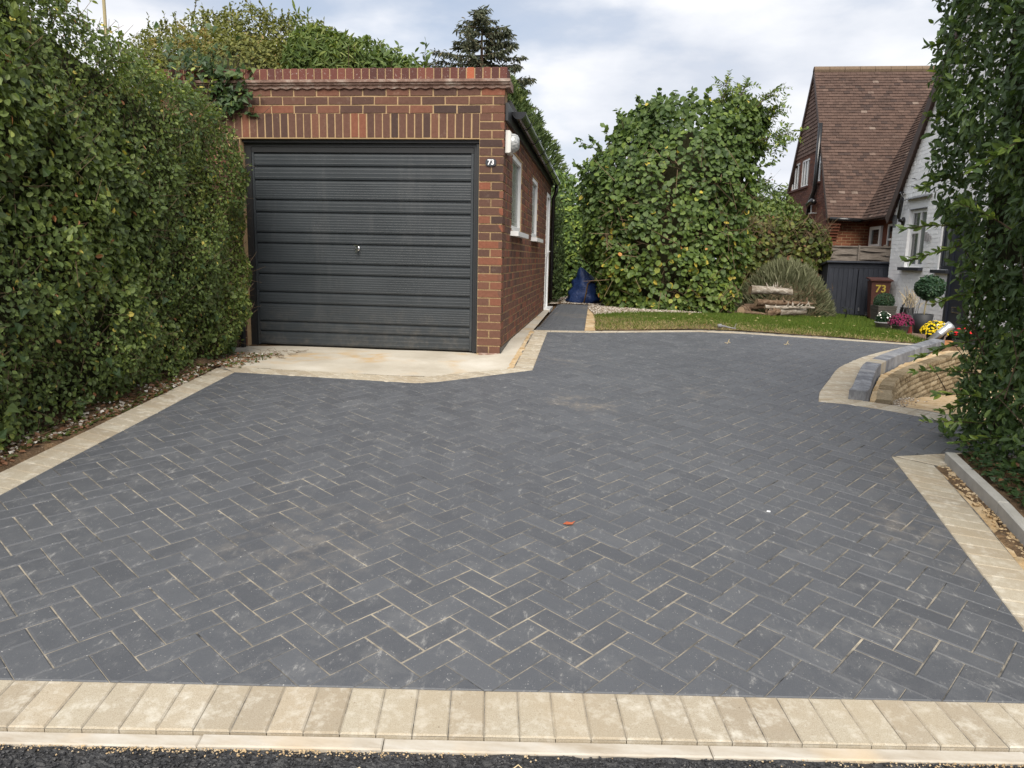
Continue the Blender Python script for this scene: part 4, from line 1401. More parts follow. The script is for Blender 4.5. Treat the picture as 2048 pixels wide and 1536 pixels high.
ps = np.c_[xx, yy, [(min(plane(x, y), 0.515) if y > 5.75 else ground_z(x, y)) + 0.012 for x, y in zip(xx, yy)]]
o = sticks(n, ps, rng.normal(size=(n, 3)) * np.array([1, 1, 0.12]), rng.uniform(0.04, 0.16, n), 0.0022, M['twig'], 'twig_litter', None)
tag(o, 'dry brown twigs scattered under the left hedge and by the apron', 'twigs')


def st_s():
    y = random.uniform(3.0, 6.6); x = -3.12 - abs(random.gauss(0, 0.09))
    return (x, y, (min(plane(x, y), 0.515) if y > 5.75 else ground_z(x, y)) + 0.012)


rocks(420, st_s, (0.005, 0.017), M['pebble'], 'stones', 'small pale stones in the soil beside the left border', 'stones')

# ivy over the garage corner
iv = root('ivy_plant', 'flowering ivy spilling over the top left corner of the garage', 'ivy', (-3.8, 7.1, 2.6))
n = 560
c = rng.random(n)
P = np.where((c < 0.55)[:, None], np.c_[rng.normal(-3.95, 0.17, n), rng.normal(7.12, 0.12, n), rng.normal(3.24, 0.13, n)],
             np.c_[rng.normal(-3.66, 0.13, n), rng.normal(7.095, 0.025, n), rng.uniform(2.78, 3.2, n)])
Nn = unit(np.c_[rng.normal(0, 0.3, n), -np.ones(n), rng.uniform(0.1, 0.8, n)])
D, Nv = orient(Nn, n, 0.4, -0.7)
leaves('foliage', P, D, Nv, rng.uniform(0.05, 0.085, n), 'ivy', rng.uniform(0.1, 0.75, n), M['l_ivy'], iv)
n = 420
cl = rng.normal(size=(14, 3)) * np.array([0.17, 0.08, 0.06]) + np.array([-3.92, 7.06, 3.40])
P = cl[rng.integers(0, 14, n)] + unit(rng.normal(size=(n, 3))) * 0.035
leaves('flower_heads', P, unit(rng.normal(size=(n, 3))), rng.normal(size=(n, 3)), 0.022, 'round', rng.uniform(0.85, 1, n), M['l_lime'], iv)
n = 30
sticks(n, np.c_[rng.normal(-3.8, 0.2, n), np.full(n, 7.11), rng.uniform(2.7, 3.1, n)], np.c_[rng.normal(0, 0.5, n), np.zeros(n), np.ones(n)], np.full(n, 0.3), 0.004, M['bark'], 'stems', iv)

# ------------------------------------------------------------------ the evergreen hedge on the right
hr = root('hedge', 'tall dark evergreen hedge with lance leaves overhanging the right border', 'hedge', (2.8, 4.6, 0.3))
n = 25000
yy = rng.uniform(2.2, 5.40, n); zz = rng.uniform(0.36, 3.9, n)
xf = np.interp(zz, [0.3, 0.6, 0.9, 1.2, 1.5, 1.8, 2.1, 2.6, 3.9], [2.46, 2.48, 2.50, 2.50, 2.40, 2.27, 2.17, 2.09, 2.05])
P = np.c_[xf, yy, zz]
P[:, 0] += 0.06 * wav(P, 2.6, 2) + 0.035 * wav(P, 6, 1) + rng.exponential(0.10, n)
dense = np.where(zz > 1.25, 1.0, 0.95) * np.where((zz < 1.1) & (wav(P, 4.2, 3) < -0.25), 0.25, 1.0)
keep = rng.random(n) < dense
P = P[keep]
ne = 8000
Pe = np.c_[2.49 + rng.exponential(0.12, ne), rng.uniform(2.3, 5.42, ne), rng.uniform(0.30, 1.45, ne)]
Pe[:, 0] += 0.05 * wav(Pe, 4, 2) - 0.06 * (Pe[:, 2] < 0.5)
P = np.concatenate([P, Pe]); n = len(P)
Nn = np.repeat([[-1.0, -0.1, 0.15]], n, 0)
n2 = 6800                                                   # far end
P2 = np.c_[rng.uniform(2.1, 3.4, n2), 5.40 + rng.normal(0, 0.05, n2) - rng.exponential(0.08, n2), rng.uniform(0.45, 3.9, n2)]
P2[:, 1] += 0.06 * wav(P2, 3, 5)
P2[:, 0] += np.interp(P2[:, 2], [0.3, 0.9, 1.2, 1.5, 1.8, 2.1, 2.6], [0.40, 0.42, 0.40, 0.30, 0.17, 0.06, 0.0])
k = rng.random(n2) < np.where(P2[:, 2] > 1.25, 1.0, 0.85)
P2 = P2[k]; n2 = len(P2)
P = np.concatenate([P, P2]); Nn = np.concatenate([Nn, np.repeat([[-0.2, 1.0, 0.15]], n2, 0)]); n = len(P)
D, Nv = orient(Nn, n, 0.7, -0.35, 0.9)
tint = np.clip(0.40 + 0.12 * wav(P, 2, 4) + rng.normal(0, 0.18, n), 0, 1)
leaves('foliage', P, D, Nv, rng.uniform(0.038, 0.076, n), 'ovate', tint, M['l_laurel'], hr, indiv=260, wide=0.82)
# leaning sprays that poke out of the face
sp_, sd_, st_, ss_ = [], [], [], []
m = MB()
for (p, d, L) in [((2.30, 5.3, 1.60), (-0.9, 0.2, -0.15), 0.24), ((2.36, 5.2, 1.30), (-0.9, 0.2, -0.12), 0.16), ((2.40, 5.2, 0.98), (-0.95, 0.1, -0.22), 0.26), ((2.38, 5.1, 0.80), (-0.9, 0.1, 0.12), 0.28),
                  ((2.44, 5.0, 0.66), (-0.9, 0.0, 0.2), 0.24), ((2.5, 5.15, 0.60), (-0.9, -0.1, -0.1), 0.2), ((2.2, 5.3, 2.45), (-0.8, 0.3, 0.3), 0.13), ((2.16, 5.3, 2.9), (-0.8, 0.3, 0.2), 0.13), ((2.2, 5.25, 2.05), (-0.8, 0.3, -0.1), 0.13),
                  ((2.12, 5.2, 3.2), (-0.7, 0.3, 0.5), 0.12), ((2.10, 5.2, 3.45), (-0.7, 0.2, 0.2), 0.12), ((2.45, 4.9, 0.50), (-0.8, 0, 0.1), 0.35), ((2.5, 4.7, 0.46), (-0.8, 0, 0.0), 0.3), ((2.3, 5.3, 1.75), (-0.9, 0.2, 0.1), 0.28),
                  ((2.05, 4.3, 1.75), (-0.5, -0.1, 0.3), 0.22), ((2.06, 4.2, 2.1), (-0.5, -0.1, -0.2), 0.2)]:
    p = np.array(p); d = np.array(d); d = d / np.linalg.norm(d)
    pts = [p - d * 0.15 + d * s_ * (L + 0.15) + np.array([0, 0, -0.06 * s_ * s_]) for s_ in np.linspace(0, 1, 6)]
    m.add(*tube(pts, [0.005, 0.0045, 0.004, 0.003, 0.0025, 0.0015], 5, False))
    for s_ in np.linspace(0.25, 1.0, 16):
        q = p - d * 0.15 + d * s_ * (L + 0.15) + np.array([0, 0, -0.06 * s_ * s_])
        for sg in (-1, 1):
            sp_.append(q); sd_.append(d * 0.9 + rng.normal(0, 0.45, 3) + sg * np.cross(d, [0, 0, 1]) * 0.7)
m.build('sprays', M['bark'], hr, kind='stuff')
n = len(sp_)
leaves('spray_foliage', sp_, sd_, np.array([0, 0, 1.0]) + rng.normal(0, 0.5, (n, 3)), rng.uniform(0.045, 0.08, n), 'ovate', np.clip(rng.normal(0.68, 0.17, n), 0, 1), M['l_laurel'], hr, wide=0.75)
n = 420
sticks(n, np.c_[rng.uniform(2.35, 2.8, n), rng.uniform(2.4, 5.35, n), rng.uniform(0.4, 3.4, n)], rng.normal(size=(n, 3)) * 0.6 + np.array([0.1, 0, 0.9]), rng.uniform(0.1, 0.3, n), 0.004, M['bark'], 'twigs', hr)
m = MB()
for px_, py_ in ((2.62, 5.1), (2.75, 4.4), (2.6, 3.7), (2.7, 3.0)):
    branch_tree(m, np.array([px_, py_, 0.15]), np.array([0.05, 0, 1]), 1.3, 0.035, 1, 0.3, 0.4)
m.build('trunk', M['bark'], hr)
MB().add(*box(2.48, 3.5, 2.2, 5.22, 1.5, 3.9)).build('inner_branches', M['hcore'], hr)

# grey concrete kerb beside it, ivy on the soil behind
kb = root('concrete_kerb', 'grey concrete kerb along the sand trench under the right hedge', 'kerb', (2.1, 4.0, 0.2))
kpts = [(2.175, 4.74), (2.085, 3.92), (1.975, 3.25), (1.93, 2.3)]
for i in range(3):
    a_, c_ = np.array(kpts[i]), np.array(kpts[i + 1])
    d = (a_ - c_) / np.linalg.norm(a_ - c_); nrm = np.array([d[1], -d[0]])
    q = [tuple(c_ + d * 0.003), tuple(c_ + d * 0.003 + nrm * 0.06), tuple(a_ - d * 0.003 + nrm * 0.06), tuple(a_ - d * 0.003)]
    if area(q) < 0: q = q[::-1]
    r = block(q, plane, 0.0, 0.008, 0.2, 0.068)
    MB().add(*r).build('kerb_length', M['kerbgrey'], kb)
sheet('hedge_bed', [(2.23, 4.74), (2.14, 3.92), (2.03, 3.25), (1.985, 2.3), (3.6, 2.3), (3.6, 4.84), (2.45, 4.78)], lambda x, y: plane(x, y) + 0.05 + 0.02 * math.sin(9 * x + 5 * y), M['soil'], 0.12,
      label='raised bed of dark soil under the right hedge', cat='bed', jit=0.03)
n = 1500
yy = rng.uniform(2.4, 4.75, n); xx = 2.0 + 0.085 * (yy - 2.4) + np.abs(rng.normal(0, 0.22, n)) + 0.04
P = np.c_[xx, yy, [plane(x, y) + 0.075 + abs(random.gauss(0, 0.025)) for x, y in zip(xx, yy)]]
D = rng.normal(size=(n, 3)) * np.array([1, 1, 0.3])
o = leaves('ground_ivy', P, D, np.array([0, 0, 1.0]) + rng.normal(0, 0.45, (n, 3)), rng.uniform(0.025, 0.05, n), 'ivy', rng.uniform(0, 0.5, n), M['l_ivy'])
tag(o, 'dark ground ivy creeping over the bed under the right hedge', 'ground ivy')
n = 260
i_ = rng.integers(0, len(P), n)
o = leaves('leaf_litter', P[i_] + np.array([0.03, 0.02, 0.0]), rng.normal(size=(n, 3)) * np.array([1, 1, 0.2]), np.array([0, 0, 1.0]) + rng.normal(0, 0.3, (n, 3)), rng.uniform(0.025, 0.05, n), 'ovate', rng.choice([0.95, 1.0], n), M['l_bramble'])
tag(o, 'brown fallen leaves on the bed under the right hedge', 'leaf litter')


def clod_s():
    y = random.uniform(2.4, 4.7); x = 1.80 + 0.115 * (y - 2.4) + random.uniform(0.02, 0.12) + 0.0
    return (x + 0.03, y, plane(x, y) - 0.008)


rocks(380, clod_s, (0.004, 0.016), M['sand'], 'sand_clods', 'clods of sand in the trench by the grey kerb', 'sand')

# ------------------------------------------------------------------ retaining kerb and stone wall
rk = root('charcoal_kerb', 'curved upstand of charcoal kerb blocks above the sunken path', 'kerb', (2.8, 7.6, 0.45))
kin = [(2.06, 6.235), (2.14, 6.40), (2.33, 6.875), (2.62, 7.52), (3.15, 8.29), (3.97, 9.30)]
kout = [(2.185, 6.205), (2.265, 6.345), (2.455, 6.825), (2.735, 7.445), (3.25, 8.20), (4.07, 9.21)]
its = []
ncb = 34
ka, kc = resample(smooth(kin), ncb), resample(smooth(kout), ncb)
for i in range(ncb):
    q = [tuple(ka[i]), tuple(ka[i + 1]), tuple(kc[i + 1]), tuple(kc[i])]
    if area(q) < 0: q = q[::-1]
    r = block(q, plane, 0.0012, 0.006, 0.20, 0.085)
    t = random.uniform(0.0, 0.95)
    if i in (13, 14): t = 1.0
    its.append((r[0], r[1], t, None))
pieces(rk, 'kerb_block', its, M['kerbblock'])
sheet('sand_haunch', [(2.19, 6.21), (2.27, 6.345), (2.46, 6.825), (2.74, 7.445), (3.255, 8.20), (4.08, 9.21), (4.24, 9.10), (3.38, 8.10), (2.86, 7.36), (2.59, 6.80), (2.41, 6.34), (2.33, 6.18)], lambda x, y: plane(x, y) - 0.028, M['sand'], 0.1,
      label='sandy concrete haunch behind the charcoal kerb', cat='haunch', jit=0.018)
rw = root('stone_wall', 'low rough split stone retaining wall beside the sunken path', 'wall', (3.0, 7.3, 0.3))
wl = [(2.35, 6.19), (2.43, 6.35), (2.60, 6.80), (2.87, 7.35), (3.39, 8.09), (4.3, 9.12), (4.8, 9.3)]
wp = resample(smooth(wl), 20)
its = []
for i in range(20):
    a_, c_ = wp[i], wp[i + 1]
    zt_ = min(plane(*a_), plane(*c_)) - 0.012
    zsl = (plane(*c_) - plane(*a_)) if plane(*a_) <= plane(*c_) else 0.0
    zb_ = sunkz(*a_) - 0.04
    d = (c_ - a_); ln = np.linalg.norm(d); d = d / ln; nrm = np.array([d[1], -d[0]])
    hc_ = 0.056
    k = 0
    z = zt_
    while z - hc_ > zb_ - 0.06 and k < 10:
        of = (0.5 if k % 2 else 0.0) * ln
        a3 = np.array([*(a_ + d * of), z - hc_ + zsl * of / ln])
        # rough face: subdivided front
        nu = 6; Vr, Fr = [], []
        for iu in range(nu + 1):
            for iv_ in range(4):
                q = a3 + np.array([*(d * (ln - 0.005) * iu / nu), (hc_ - 0.006) * iv_ / 3 + zsl * iu / nu])
                edge = 0.0 if (iu in (0, nu) or iv_ in (0, 3)) else 1.0
                rr = 0.012 + edge * random.uniform(0.004, 0.016)
                Vr.append(q + np.array([*(nrm * rr), 0]))
        nb = len(Vr)
        for iu in (0, nu):
            for iv_ in (0, 3):
                q = a3 + np.array([*(d * (ln - 0.005) * iu / nu), (hc_ - 0.006) * iv_ / 3 + zsl * iu / nu])
                Vr.append(q - np.array([*(nrm * 0.10), 0]))
        for iu in range(nu):
            for iv_ in range(3):
                Fr.append((iu * 4 + iv_, (iu + 1) * 4 + iv_, (iu + 1) * 4 + iv_ + 1, iu * 4 + iv_ + 1))
        Fr.append([iu * 4 + 3 for iu in range(nu + 1)] + [nb + 3, nb + 1])
        Fr.append([iu * 4 for iu in range(nu, -1, -1)] + [nb, nb + 2])
        Fr.append((0, 1, 2, 3, nb + 1, nb)); Fr.append((nu * 4 + 3, nu * 4 + 2, nu * 4 + 1, nu * 4, nb + 2, nb + 3))
        its.append((np.array(Vr), Fr, random.random(), None))
        z -= hc_; k += 1
pieces(rw, 'stone', its, M['stone'], 300)
# sunken path slabs
spt = root('sunken_path', 'sandy slab path below the retaining wall by the right hedge', 'path', kind='structure')
SP = [(2.30, 6.22), (2.46, 6.35), (2.63, 6.80), (2.90, 7.33), (3.42, 8.05), (4.33, 9.08), (5.98, 9.5), (5.98, 5.95), (3.4, 5.75), (2.85, 5.93), (2.6, 6.07)]
its = []
yv = 5.4
row = 0
while yv < 9.6:
    xv = 2.0 + (0.2 if row % 2 else 0)
    while xv < 6:
        c = clip_poly(SP, [(xv, yv), (xv + 0.45, yv), (xv + 0.45, yv + 0.45), (xv, yv + 0.45)])
        if len(c) > 2:
            r = block(c, lambda x, y: sunkz(x, y) + 0.03, 0.004, 0.006, 0.04, random.uniform(-0.003, 0.003))
            if r: its.append((r[0], r[1], random.random(), None))
        xv += 0.45
    yv += 0.45; row += 1
pieces(spt, 'paving_slab', its, M['sandstone'])
sheet('joint_sand', SP, lambda x, y: sunkz(x, y) + 0.022, M['sand'], 0.3, parent=spt)


def pg_s():
    i = random.randrange(8); a_, c_ = wp[i], wp[i + 1]
    q = a_ + (c_ - a_) * random.random(); d = (c_ - a_) / np.linalg.norm(c_ - a_)
    o_ = abs(random.gauss(0.05, 0.06))
    x, y = q[0] + d[1] * o_, q[1] - d[0] * o_
    return (x, y, sunkz(x, y) + 0.034)


rocks(260, pg_s, (0.004, 0.014), M['pebble'], 'rubble', 'small stone rubble at the foot of the retaining wall', 'rubble')

# ------------------------------------------------------------------ lawn and gravel
LAWN = [(-0.03, 8.86), (1.22, 9.40), (1.75, 9.485), (2.78, 9.475), (4.02, 9.355), (4.12, 9.9), (4.20, 10.7), (4.30, 11.2), (4.42, 12.0), (4.75, 13.4), (5.05, 14.6), (5.5, 16.3), (4.6, 16.4), (3.3, 15.9), (2.75, 14.4), (2.3, 13.2), (1.7, 12.6), (0.9, 12.3), (0.2, 11.5), (-0.07, 11.2)]
sheet('lawn', LAWN, lambda x, y: G(x, y) + 0.004, M['soil'], 0.25, label='small front lawn between the drive and the house', cat='lawn', jit=0.01)


def in_poly_pts(poly, n):
    xs_ = [p[0] for p in poly]; ys_ = [p[1] for p in poly]
    out = []
    while len(out) < n:
        p = (random.uniform(min(xs_), max(xs_)), random.uniform(min(ys_), max(ys_)))
        if inside(p, poly): out.append(p)
    return np.array(out)


n = 60000
pg = in_poly_pts(LAWN, n)
P = np.c_[pg, [G(x, y) + 0.002 for x, y in pg]]
dry = np.clip(1.5 - (P[:, 1] - 9.0) / 1.5 - np.clip(P[:, 0] - 2.2, 0, 2) * 0.45 + 0.35 * wav(P, 2.2, 3) + 0.3 * wav(P, 6, 1), 0, 1)
dry = np.maximum(dry, np.clip(0.9 - P[:, 0] * 1.6 + 0.3 * wav(P, 4, 2), 0, 1) * np.clip((11.2 - P[:, 1]) / 1.0, 0, 1))
tint = np.where(rng.random(n) < dry * 0.75, rng.uniform(0.85, 1.0, n), np.clip(rng.normal(0.45, 0.18, n), 0, 0.82))
D = np.c_[rng.normal(0, 0.5, n), rng.normal(0, 0.5, n), np.ones(n)]
D[:, 2] = np.where(tint > 0.84, 0.35, 1.0)
long_ = 1 + 0.5 * np.clip((P[:, 0] - 3.2), 0, 1.2) + 0.3 * wav(P, 1.5, 4)
keep = rng.random(n) > dry * 0.45
o = leaves('grass', P[keep], D[keep], rng.normal(size=(keep.sum(), 3)) * np.array([1, 1, 0.2]), (rng.uniform(0.025, 0.06, n) * long_)[keep], 'blade', tint[keep], M['l_grass'], wide=1.6)
tag(o, 'green lawn grass going dry and straw coloured beside the drive', 'grass')
n = 160
pg = in_poly_pts(LAWN, n)
o = leaves('lawn_weeds', np.c_[pg, [G(x, y) + 0.045 for x, y in pg]], rng.normal(size=(n, 3)) * np.array([1, 1, 0.3]), np.array([0, 0, 1.0]) + rng.normal(0, 0.3, (n, 3)), rng.uniform(0.02, 0.05, n), 'round', rng.uniform(0.85, 1, n), M['l_grass'])
tag(o, 'pale fallen leaves and clover heads lying on the lawn', 'leaves')
GRAV = [(-0.07, 11.25), (0.2, 11.55), (0.9, 12.35), (1.7, 12.65), (1.75, 13.0), (0.9, 13.1), (0.0, 13.5), (0.1, 16.4), (-0.9, 16.4), (-0.95, 13.8), (-0.2, 13.76), (-0.2, 12.85)]
sheet('gravel_bed', GRAV, lambda x, y: G(x, y) + 0.005, M['soil'], 0.25, label='bed under the pale gravel between path and hazel bush', cat='gravel bed')
gp_ = iter(in_poly_pts(GRAV, 9000).tolist())
def gv_s():
    x, y = next(gp_)
    return (x, y, G(x, y) + 0.012)
rocks(4200, gv_s, (0.006, 0.016), M['pebble'], 'gravel', 'pale decorative gravel round the blue bag and the foot of the hazel bush', 'gravel')
PATIO = [(4.04, 9.36), (4.14, 9.9), (4.22, 10.7), (4.32, 11.2), (4.44, 12.0), (4.77, 13.4), (5.07, 14.6), (5.5, 16.0), (5.98, 16.0), (5.98, 9.7), (5.0, 9.38)]
sheet('patio', PATIO, lambda x, y: G(x, y) + 0.003, simple('brown patio', (0.16, 0.12, 0.09), 0.9, 0.2, var=0.35, scale=8, bump=0.5), 0.3, label='brown paved strip along the foot of the white house', cat='patio')

exec_later = []
# ------------------------------------------------------------------ hazel bush
hz = root('hazel_bush', 'big wedge shaped hazel bush with round leaves behind the lawn', 'bush', (1.2, 13.6, 0.6))
# silhouette by height: left and right edge of the crown
zk = [0.62, 0.9, 1.4, 1.8, 2.4, 2.95, 3.1, 3.4, 3.75, 4.0, 4.25]
lk = [0.12, 0.0, -0.20, -0.33, -0.40, -0.44, -0.30, 0.02, 0.14, 0.36, 0.70]
rk_ = [2.42, 2.50, 2.52, 2.58, 2.62, 2.62, 2.62, 2.68, 2.76, 2.74, 2.50]
n = 20000
z = rng.uniform(0.62, 4.2, n)
lx, rx = np.interp(z, zk, lk), np.interp(z, zk, rk_)
th = rng.uniform(0, 2 * math.pi, n)
cx, hw = (lx + rx) / 2, (rx - lx) / 2
dp = np.interp(z, [0.6, 2.0, 3.2, 4.2], [0.85, 1.05, 0.95, 0.55])
sq = 0.75
ct = np.sign(np.cos(th)) * np.abs(np.cos(th)) ** sq; sn = np.sign(np.sin(th)) * np.abs(np.sin(th)) ** sq
rad = 1 - np.minimum(rng.exponential(0.09, n), 0.5)
P = np.c_[cx + hw * ct * rad, 13.85 + dp * sn * rad, z]
bump_ = 0.10 * wav(P, 2.0, 3) + 0.05 * wav(P, 5, 1)
Nn = unit(np.c_[ct / hw, sn / dp, 0.25 * np.ones(n)])
P += Nn * bump_[:, None]
lump = wav(P, 2.6, 8)
keep = (P[:, 1] < 14.6) | (rng.random(n) < 0.5)
keep &= (lump + 0.4 * wav(P, 6, 2)) > -0.85
P, Nn = P[keep], Nn[keep]; n = len(P)
D, Nv = orient(Nn, n, 0.5, -0.5, 0.8)
low = np.clip((3.0 - P[:, 2]) / 2.2, 0, 1)
tint = np.clip(0.30 + 0.22 * low + 0.10 * wav(P, 1.8, 2) + rng.normal(0, 0.16, n), 0, 0.88)
r_ = rng.random(n)
tint[r_ < 0.035 * low + 0.004] = 0.95
tint[r_ > 1 - 0.008 * low] = 1.0
leaves('foliage', P, D, Nv, rng.uniform(0.052, 0.118, n), 'round', tint, M['l_hazel'], hz, indiv=300, wide=0.95)
# shoots breaking the outline, ash sprays on the right
m = MB(); sp_, sd_ = [], []
ash_p, ash_d = [], []
for (x0, z0, dx, dz, L, ash) in [(0.05, 3.15, -0.5, 0.6, 0.5, 0), (-0.25, 2.95, -0.7, 0.5, 0.35, 0), (0.15, 3.5, -0.35, 0.9, 0.6, 0), (0.35, 3.8, -0.35, 0.9, 0.55, 0), (0.6, 4.1, -0.2, 0.9, 0.5, 0), (0.85, 4.25, 0.0, 1, 0.42, 0), (1.1, 4.3, 0.1, 1, 0.38, 0),
                                 (1.4, 4.3, 0.1, 1, 0.4, 0), (1.65, 4.3, 0.25, 1, 0.42, 0), (1.9, 4.2, 0.1, 1, 0.55, 1), (2.1, 4.1, 0.35, 1, 0.6, 1), (2.3, 4.1, 0.7, 0.75, 0.75, 1), (2.3, 4.0, 1, 0.6, 0.85, 1), (2.4, 3.9, 1, 0.75, 0.75, 1), (2.35, 3.45, 1, 0.25, 0.8, 1), (2.35, 3.3, 1, 0.45, 0.85, 0), (2.4, 3.3, 1, 0.3, 0.75, 1),
                                 (2.45, 3.0, 0.9, 0.4, 0.4, 0), (2.5, 2.7, 0.8, 0.3, 0.25, 0), (0.0, 3.3, -0.9, 0.35, 0.55, 0), (2.05, 4.2, 0.5, 0.9, 0.6, 1)]:
    if z0 > 3.45: z0 -= 0.25; L *= 0.85
    p = np.array([x0, 13.6 + random.uniform(-0.3, 0.3), z0]); d = np.array([dx, random.uniform(-0.3, 0.1), dz]); d /= np.linalg.norm(d)
    pts = [p + d * L * s_ for s_ in np.linspace(-0.3, 1, 5)]
    m.add(*tube(pts, [0.012, 0.009, 0.007, 0.005, 0.002], 5, False))
    for s_ in np.linspace(0.1, 1.0, 10):
        q = p + d * L * s_
        if ash:
            for _ in range(2):
                pd = unit(d * 0.6 + rng.normal(0, 0.55, 3))
                la = random.uniform(0.16, 0.28)
                m.add(*tube([q, q + pd * la], [0.004, 0.002], 4, False))
                sdv = unit(np.cross(pd, rng.normal(size=3)))
                for k in range(5):
                    qq = q + pd * la * (0.2 + 0.2 * k) + np.array([0, 0, -0.03 * (k / 4) ** 2])
                    for sg in (-1, 1):
                        ash_p.append(qq); ash_d.append(pd * 0.6 + sg * sdv + rng.normal(0, 0.15, 3))
        else:
            for _ in range(3):
                sp_.append(q + rng.normal(0, 0.02, 3)); sd_.append(d * 0.5 + rng.normal(0, 0.8, 3) + np.array([0, 0, -0.2]))
m.build('shoots', M['bark'], hz, kind='stuff')
n = len(sp_)
leaves('shoot_foliage', sp_, sd_, np.array([0, -0.6, 1.0]) + rng.normal(0, 0.5, (n, 3)), rng.uniform(0.06, 0.11, n), 'round', np.clip(rng.normal(0.4, 0.18, n), 0, 0.85), M['l_hazel'], hz)
n = len(ash_p)
leaves('ash_foliage', ash_p, ash_d, np.array([0, -0.6, 1.0]) + rng.normal(0, 0.5, (n, 3)), rng.uniform(0.055, 0.10, n), 'lance', np.clip(rng.normal(0.5, 0.2, n), 0, 0.86), M['l_hazel'], hz, wide=1.3)
m = MB()
for k in range(9):
    branch_tree(m, np.array([random.uniform(0.5, 1.9), 13.9 + random.uniform(-0.2, 0.3), 0.55]), np.array([random.uniform(-0.5, 0.5), random.uniform(-0.4, 0.1), 1]), 1.7, 0.028, 2, 0.45, 0.3)
m.build('trunk', M['bark'], hz)
n = 380
sticks(n, np.c_[rng.uniform(0.0, 2.4, n), rng.uniform(12.8, 13.5, n), rng.uniform(0.8, 3.2, n)], rng.normal(size=(n, 3)) * np.array([1, 0.6, 1]) + np.array([0, -0.3, 0.3]), rng.uniform(0.15, 0.5, n), 0.006, M['twig'], 'twigs', hz)
m = MB()
Vc, Fc = [], []
for zc in np.linspace(0.7, 3.7, 8):
    l_, r2 = np.interp(zc, zk, lk) + 0.5, np.interp(zc, zk, rk_) - 0.5
    for k in range(12):
        t = 2 * math.pi * k / 12
        Vc.append(((l_ + r2) / 2 + (r2 - l_) / 2 * math.cos(t), 14.05 + 0.5 * math.sin(t), zc))
for a_ in range(7):
    for k in range(12):
        Fc.append((a_ * 12 + k, a_ * 12 + (k + 1) % 12, (a_ + 1) * 12 + (k + 1) % 12, (a_ + 1) * 12 + k))
Fc.append(tuple(range(7 * 12, 8 * 12)))
m.add(Vc, Fc)
m.build('inner_branches', M['hcore'], hz)


# ------------------------------------------------------------------ trees and bushes behind
def cloud_bush(name, label, cat, loc, blobs, n, size, shape, mat, tmean=0.45, tsd=0.2, rnd=0.9, droop=0.1, core=True, wide=1.0, trunk=True, group=None, up=0.25, patch=0.14, exp=0.16):
    """blobs: (cx, cy, cz, rx, ry, rz); leaves fill the outer shell of each blob"""
    rt = root(name, label, cat, loc, group)
    B = np.array(blobs, float)
    w = B[:, 3] * B[:, 5]; w /= w.sum()
    bi_ = rng.choice(len(B), n, p=w)
    u = unit(rng.normal(size=(n, 3)))
    rr = 1 - np.minimum(rng.exponential(exp, n), 0.8)
    P = B[bi_, :3] + u * B[bi_, 3:] * rr[:, None]
    Nn = unit(u / B[bi_, 3:])
    P += Nn * (0.09 * wav(P, 2.2, loc[0]) * B[bi_, 3].clip(0.2, 1))[:, None]
    keep = (P[:, 2] > loc[2] + 0.03)
    keep &= (wav(P, 3.0, loc[0] + 2) + 0.5 * wav(P, 7.0, 1)) > -0.9
    P, Nn = P[keep], Nn[keep]; n = len(P)
    D, Nv = orient(Nn, n, 0.6, up - droop, rnd)
    t = tmean + patch * wav(P, 1.3, loc[0] + 5) + rng.normal(0, tsd, n)
    leaves('crown', P, D, Nv, rng.uniform(size[0], size[1], n), shape, t, mat, rt, wide=wide)
    if core:
        m = MB()
        for (cx, cy, cz, rx, ry, rz) in blobs:
            pr = [(max(0.001, math.sin(a)), -math.cos(a)) for a in np.linspace(0, math.pi, 7)]
            Vc, Fc = lathe(pr, 10)
            Vc = Vc * np.array([rx, ry, rz]) * 0.55 + np.array([cx, cy, cz])
            Vc[:, 2] = np.maximum(Vc[:, 2], loc[2])
            m.add(Vc, Fc)
        m.build('inner_branches', M['hcore'], rt)
    if trunk:
        m = MB()
        top = B[:, 2].max()
        for k in range(4):
            branch_tree(m, np.array([loc[0] + random.uniform(-0.3, 0.3), loc[1], loc[2] - 0.1]), np.array([random.uniform(-0.3, 0.3), 0, 1]), (top - loc[2]) * 0.7, 0.05, 1, 0.4, 0.3)
        m.build('trunk', M['bark'], rt)
    return rt


def add_shoots(rt, specs, nper, size, shape, mat, tm, per=14, rad=0.012, wide=1.0, spread=0.6):
    m = MB(); sp, sdd = [], []
    for (p, d, L) in specs:
        for _ in range(nper):
            p2 = np.array(p) + rng.normal(0, 0.12, 3)
            d2 = unit(np.array(d) + rng.normal(0, 0.28, 3)); l2 = L * random.uniform(0.5, 1.15)
            m.add(*tube([p2, p2 + d2 * l2 * 0.5 + rng.normal(0, 0.02, 3), p2 + d2 * l2], [rad, rad * 0.6, rad * 0.2], 4, False))
            for s_ in np.linspace(0.15, 1, per):
                sp.append(p2 + d2 * l2 * s_); sdd.append(d2 * 0.8 + rng.normal(0, spread, 3))
    m.build('shoots', M['bark'], rt, kind='stuff')
    n = len(sp)
    leaves('shoot_foliage', sp, sdd, np.array([0, -0.5, 1.0]) + rng.normal(0, 0.5, (n, 3)), rng.uniform(size[0], size[1], n), shape, np.clip(rng.normal(tm, 0.18, n), 0, 1), mat, rt, wide=wide)


def Y0(y): return 0.55


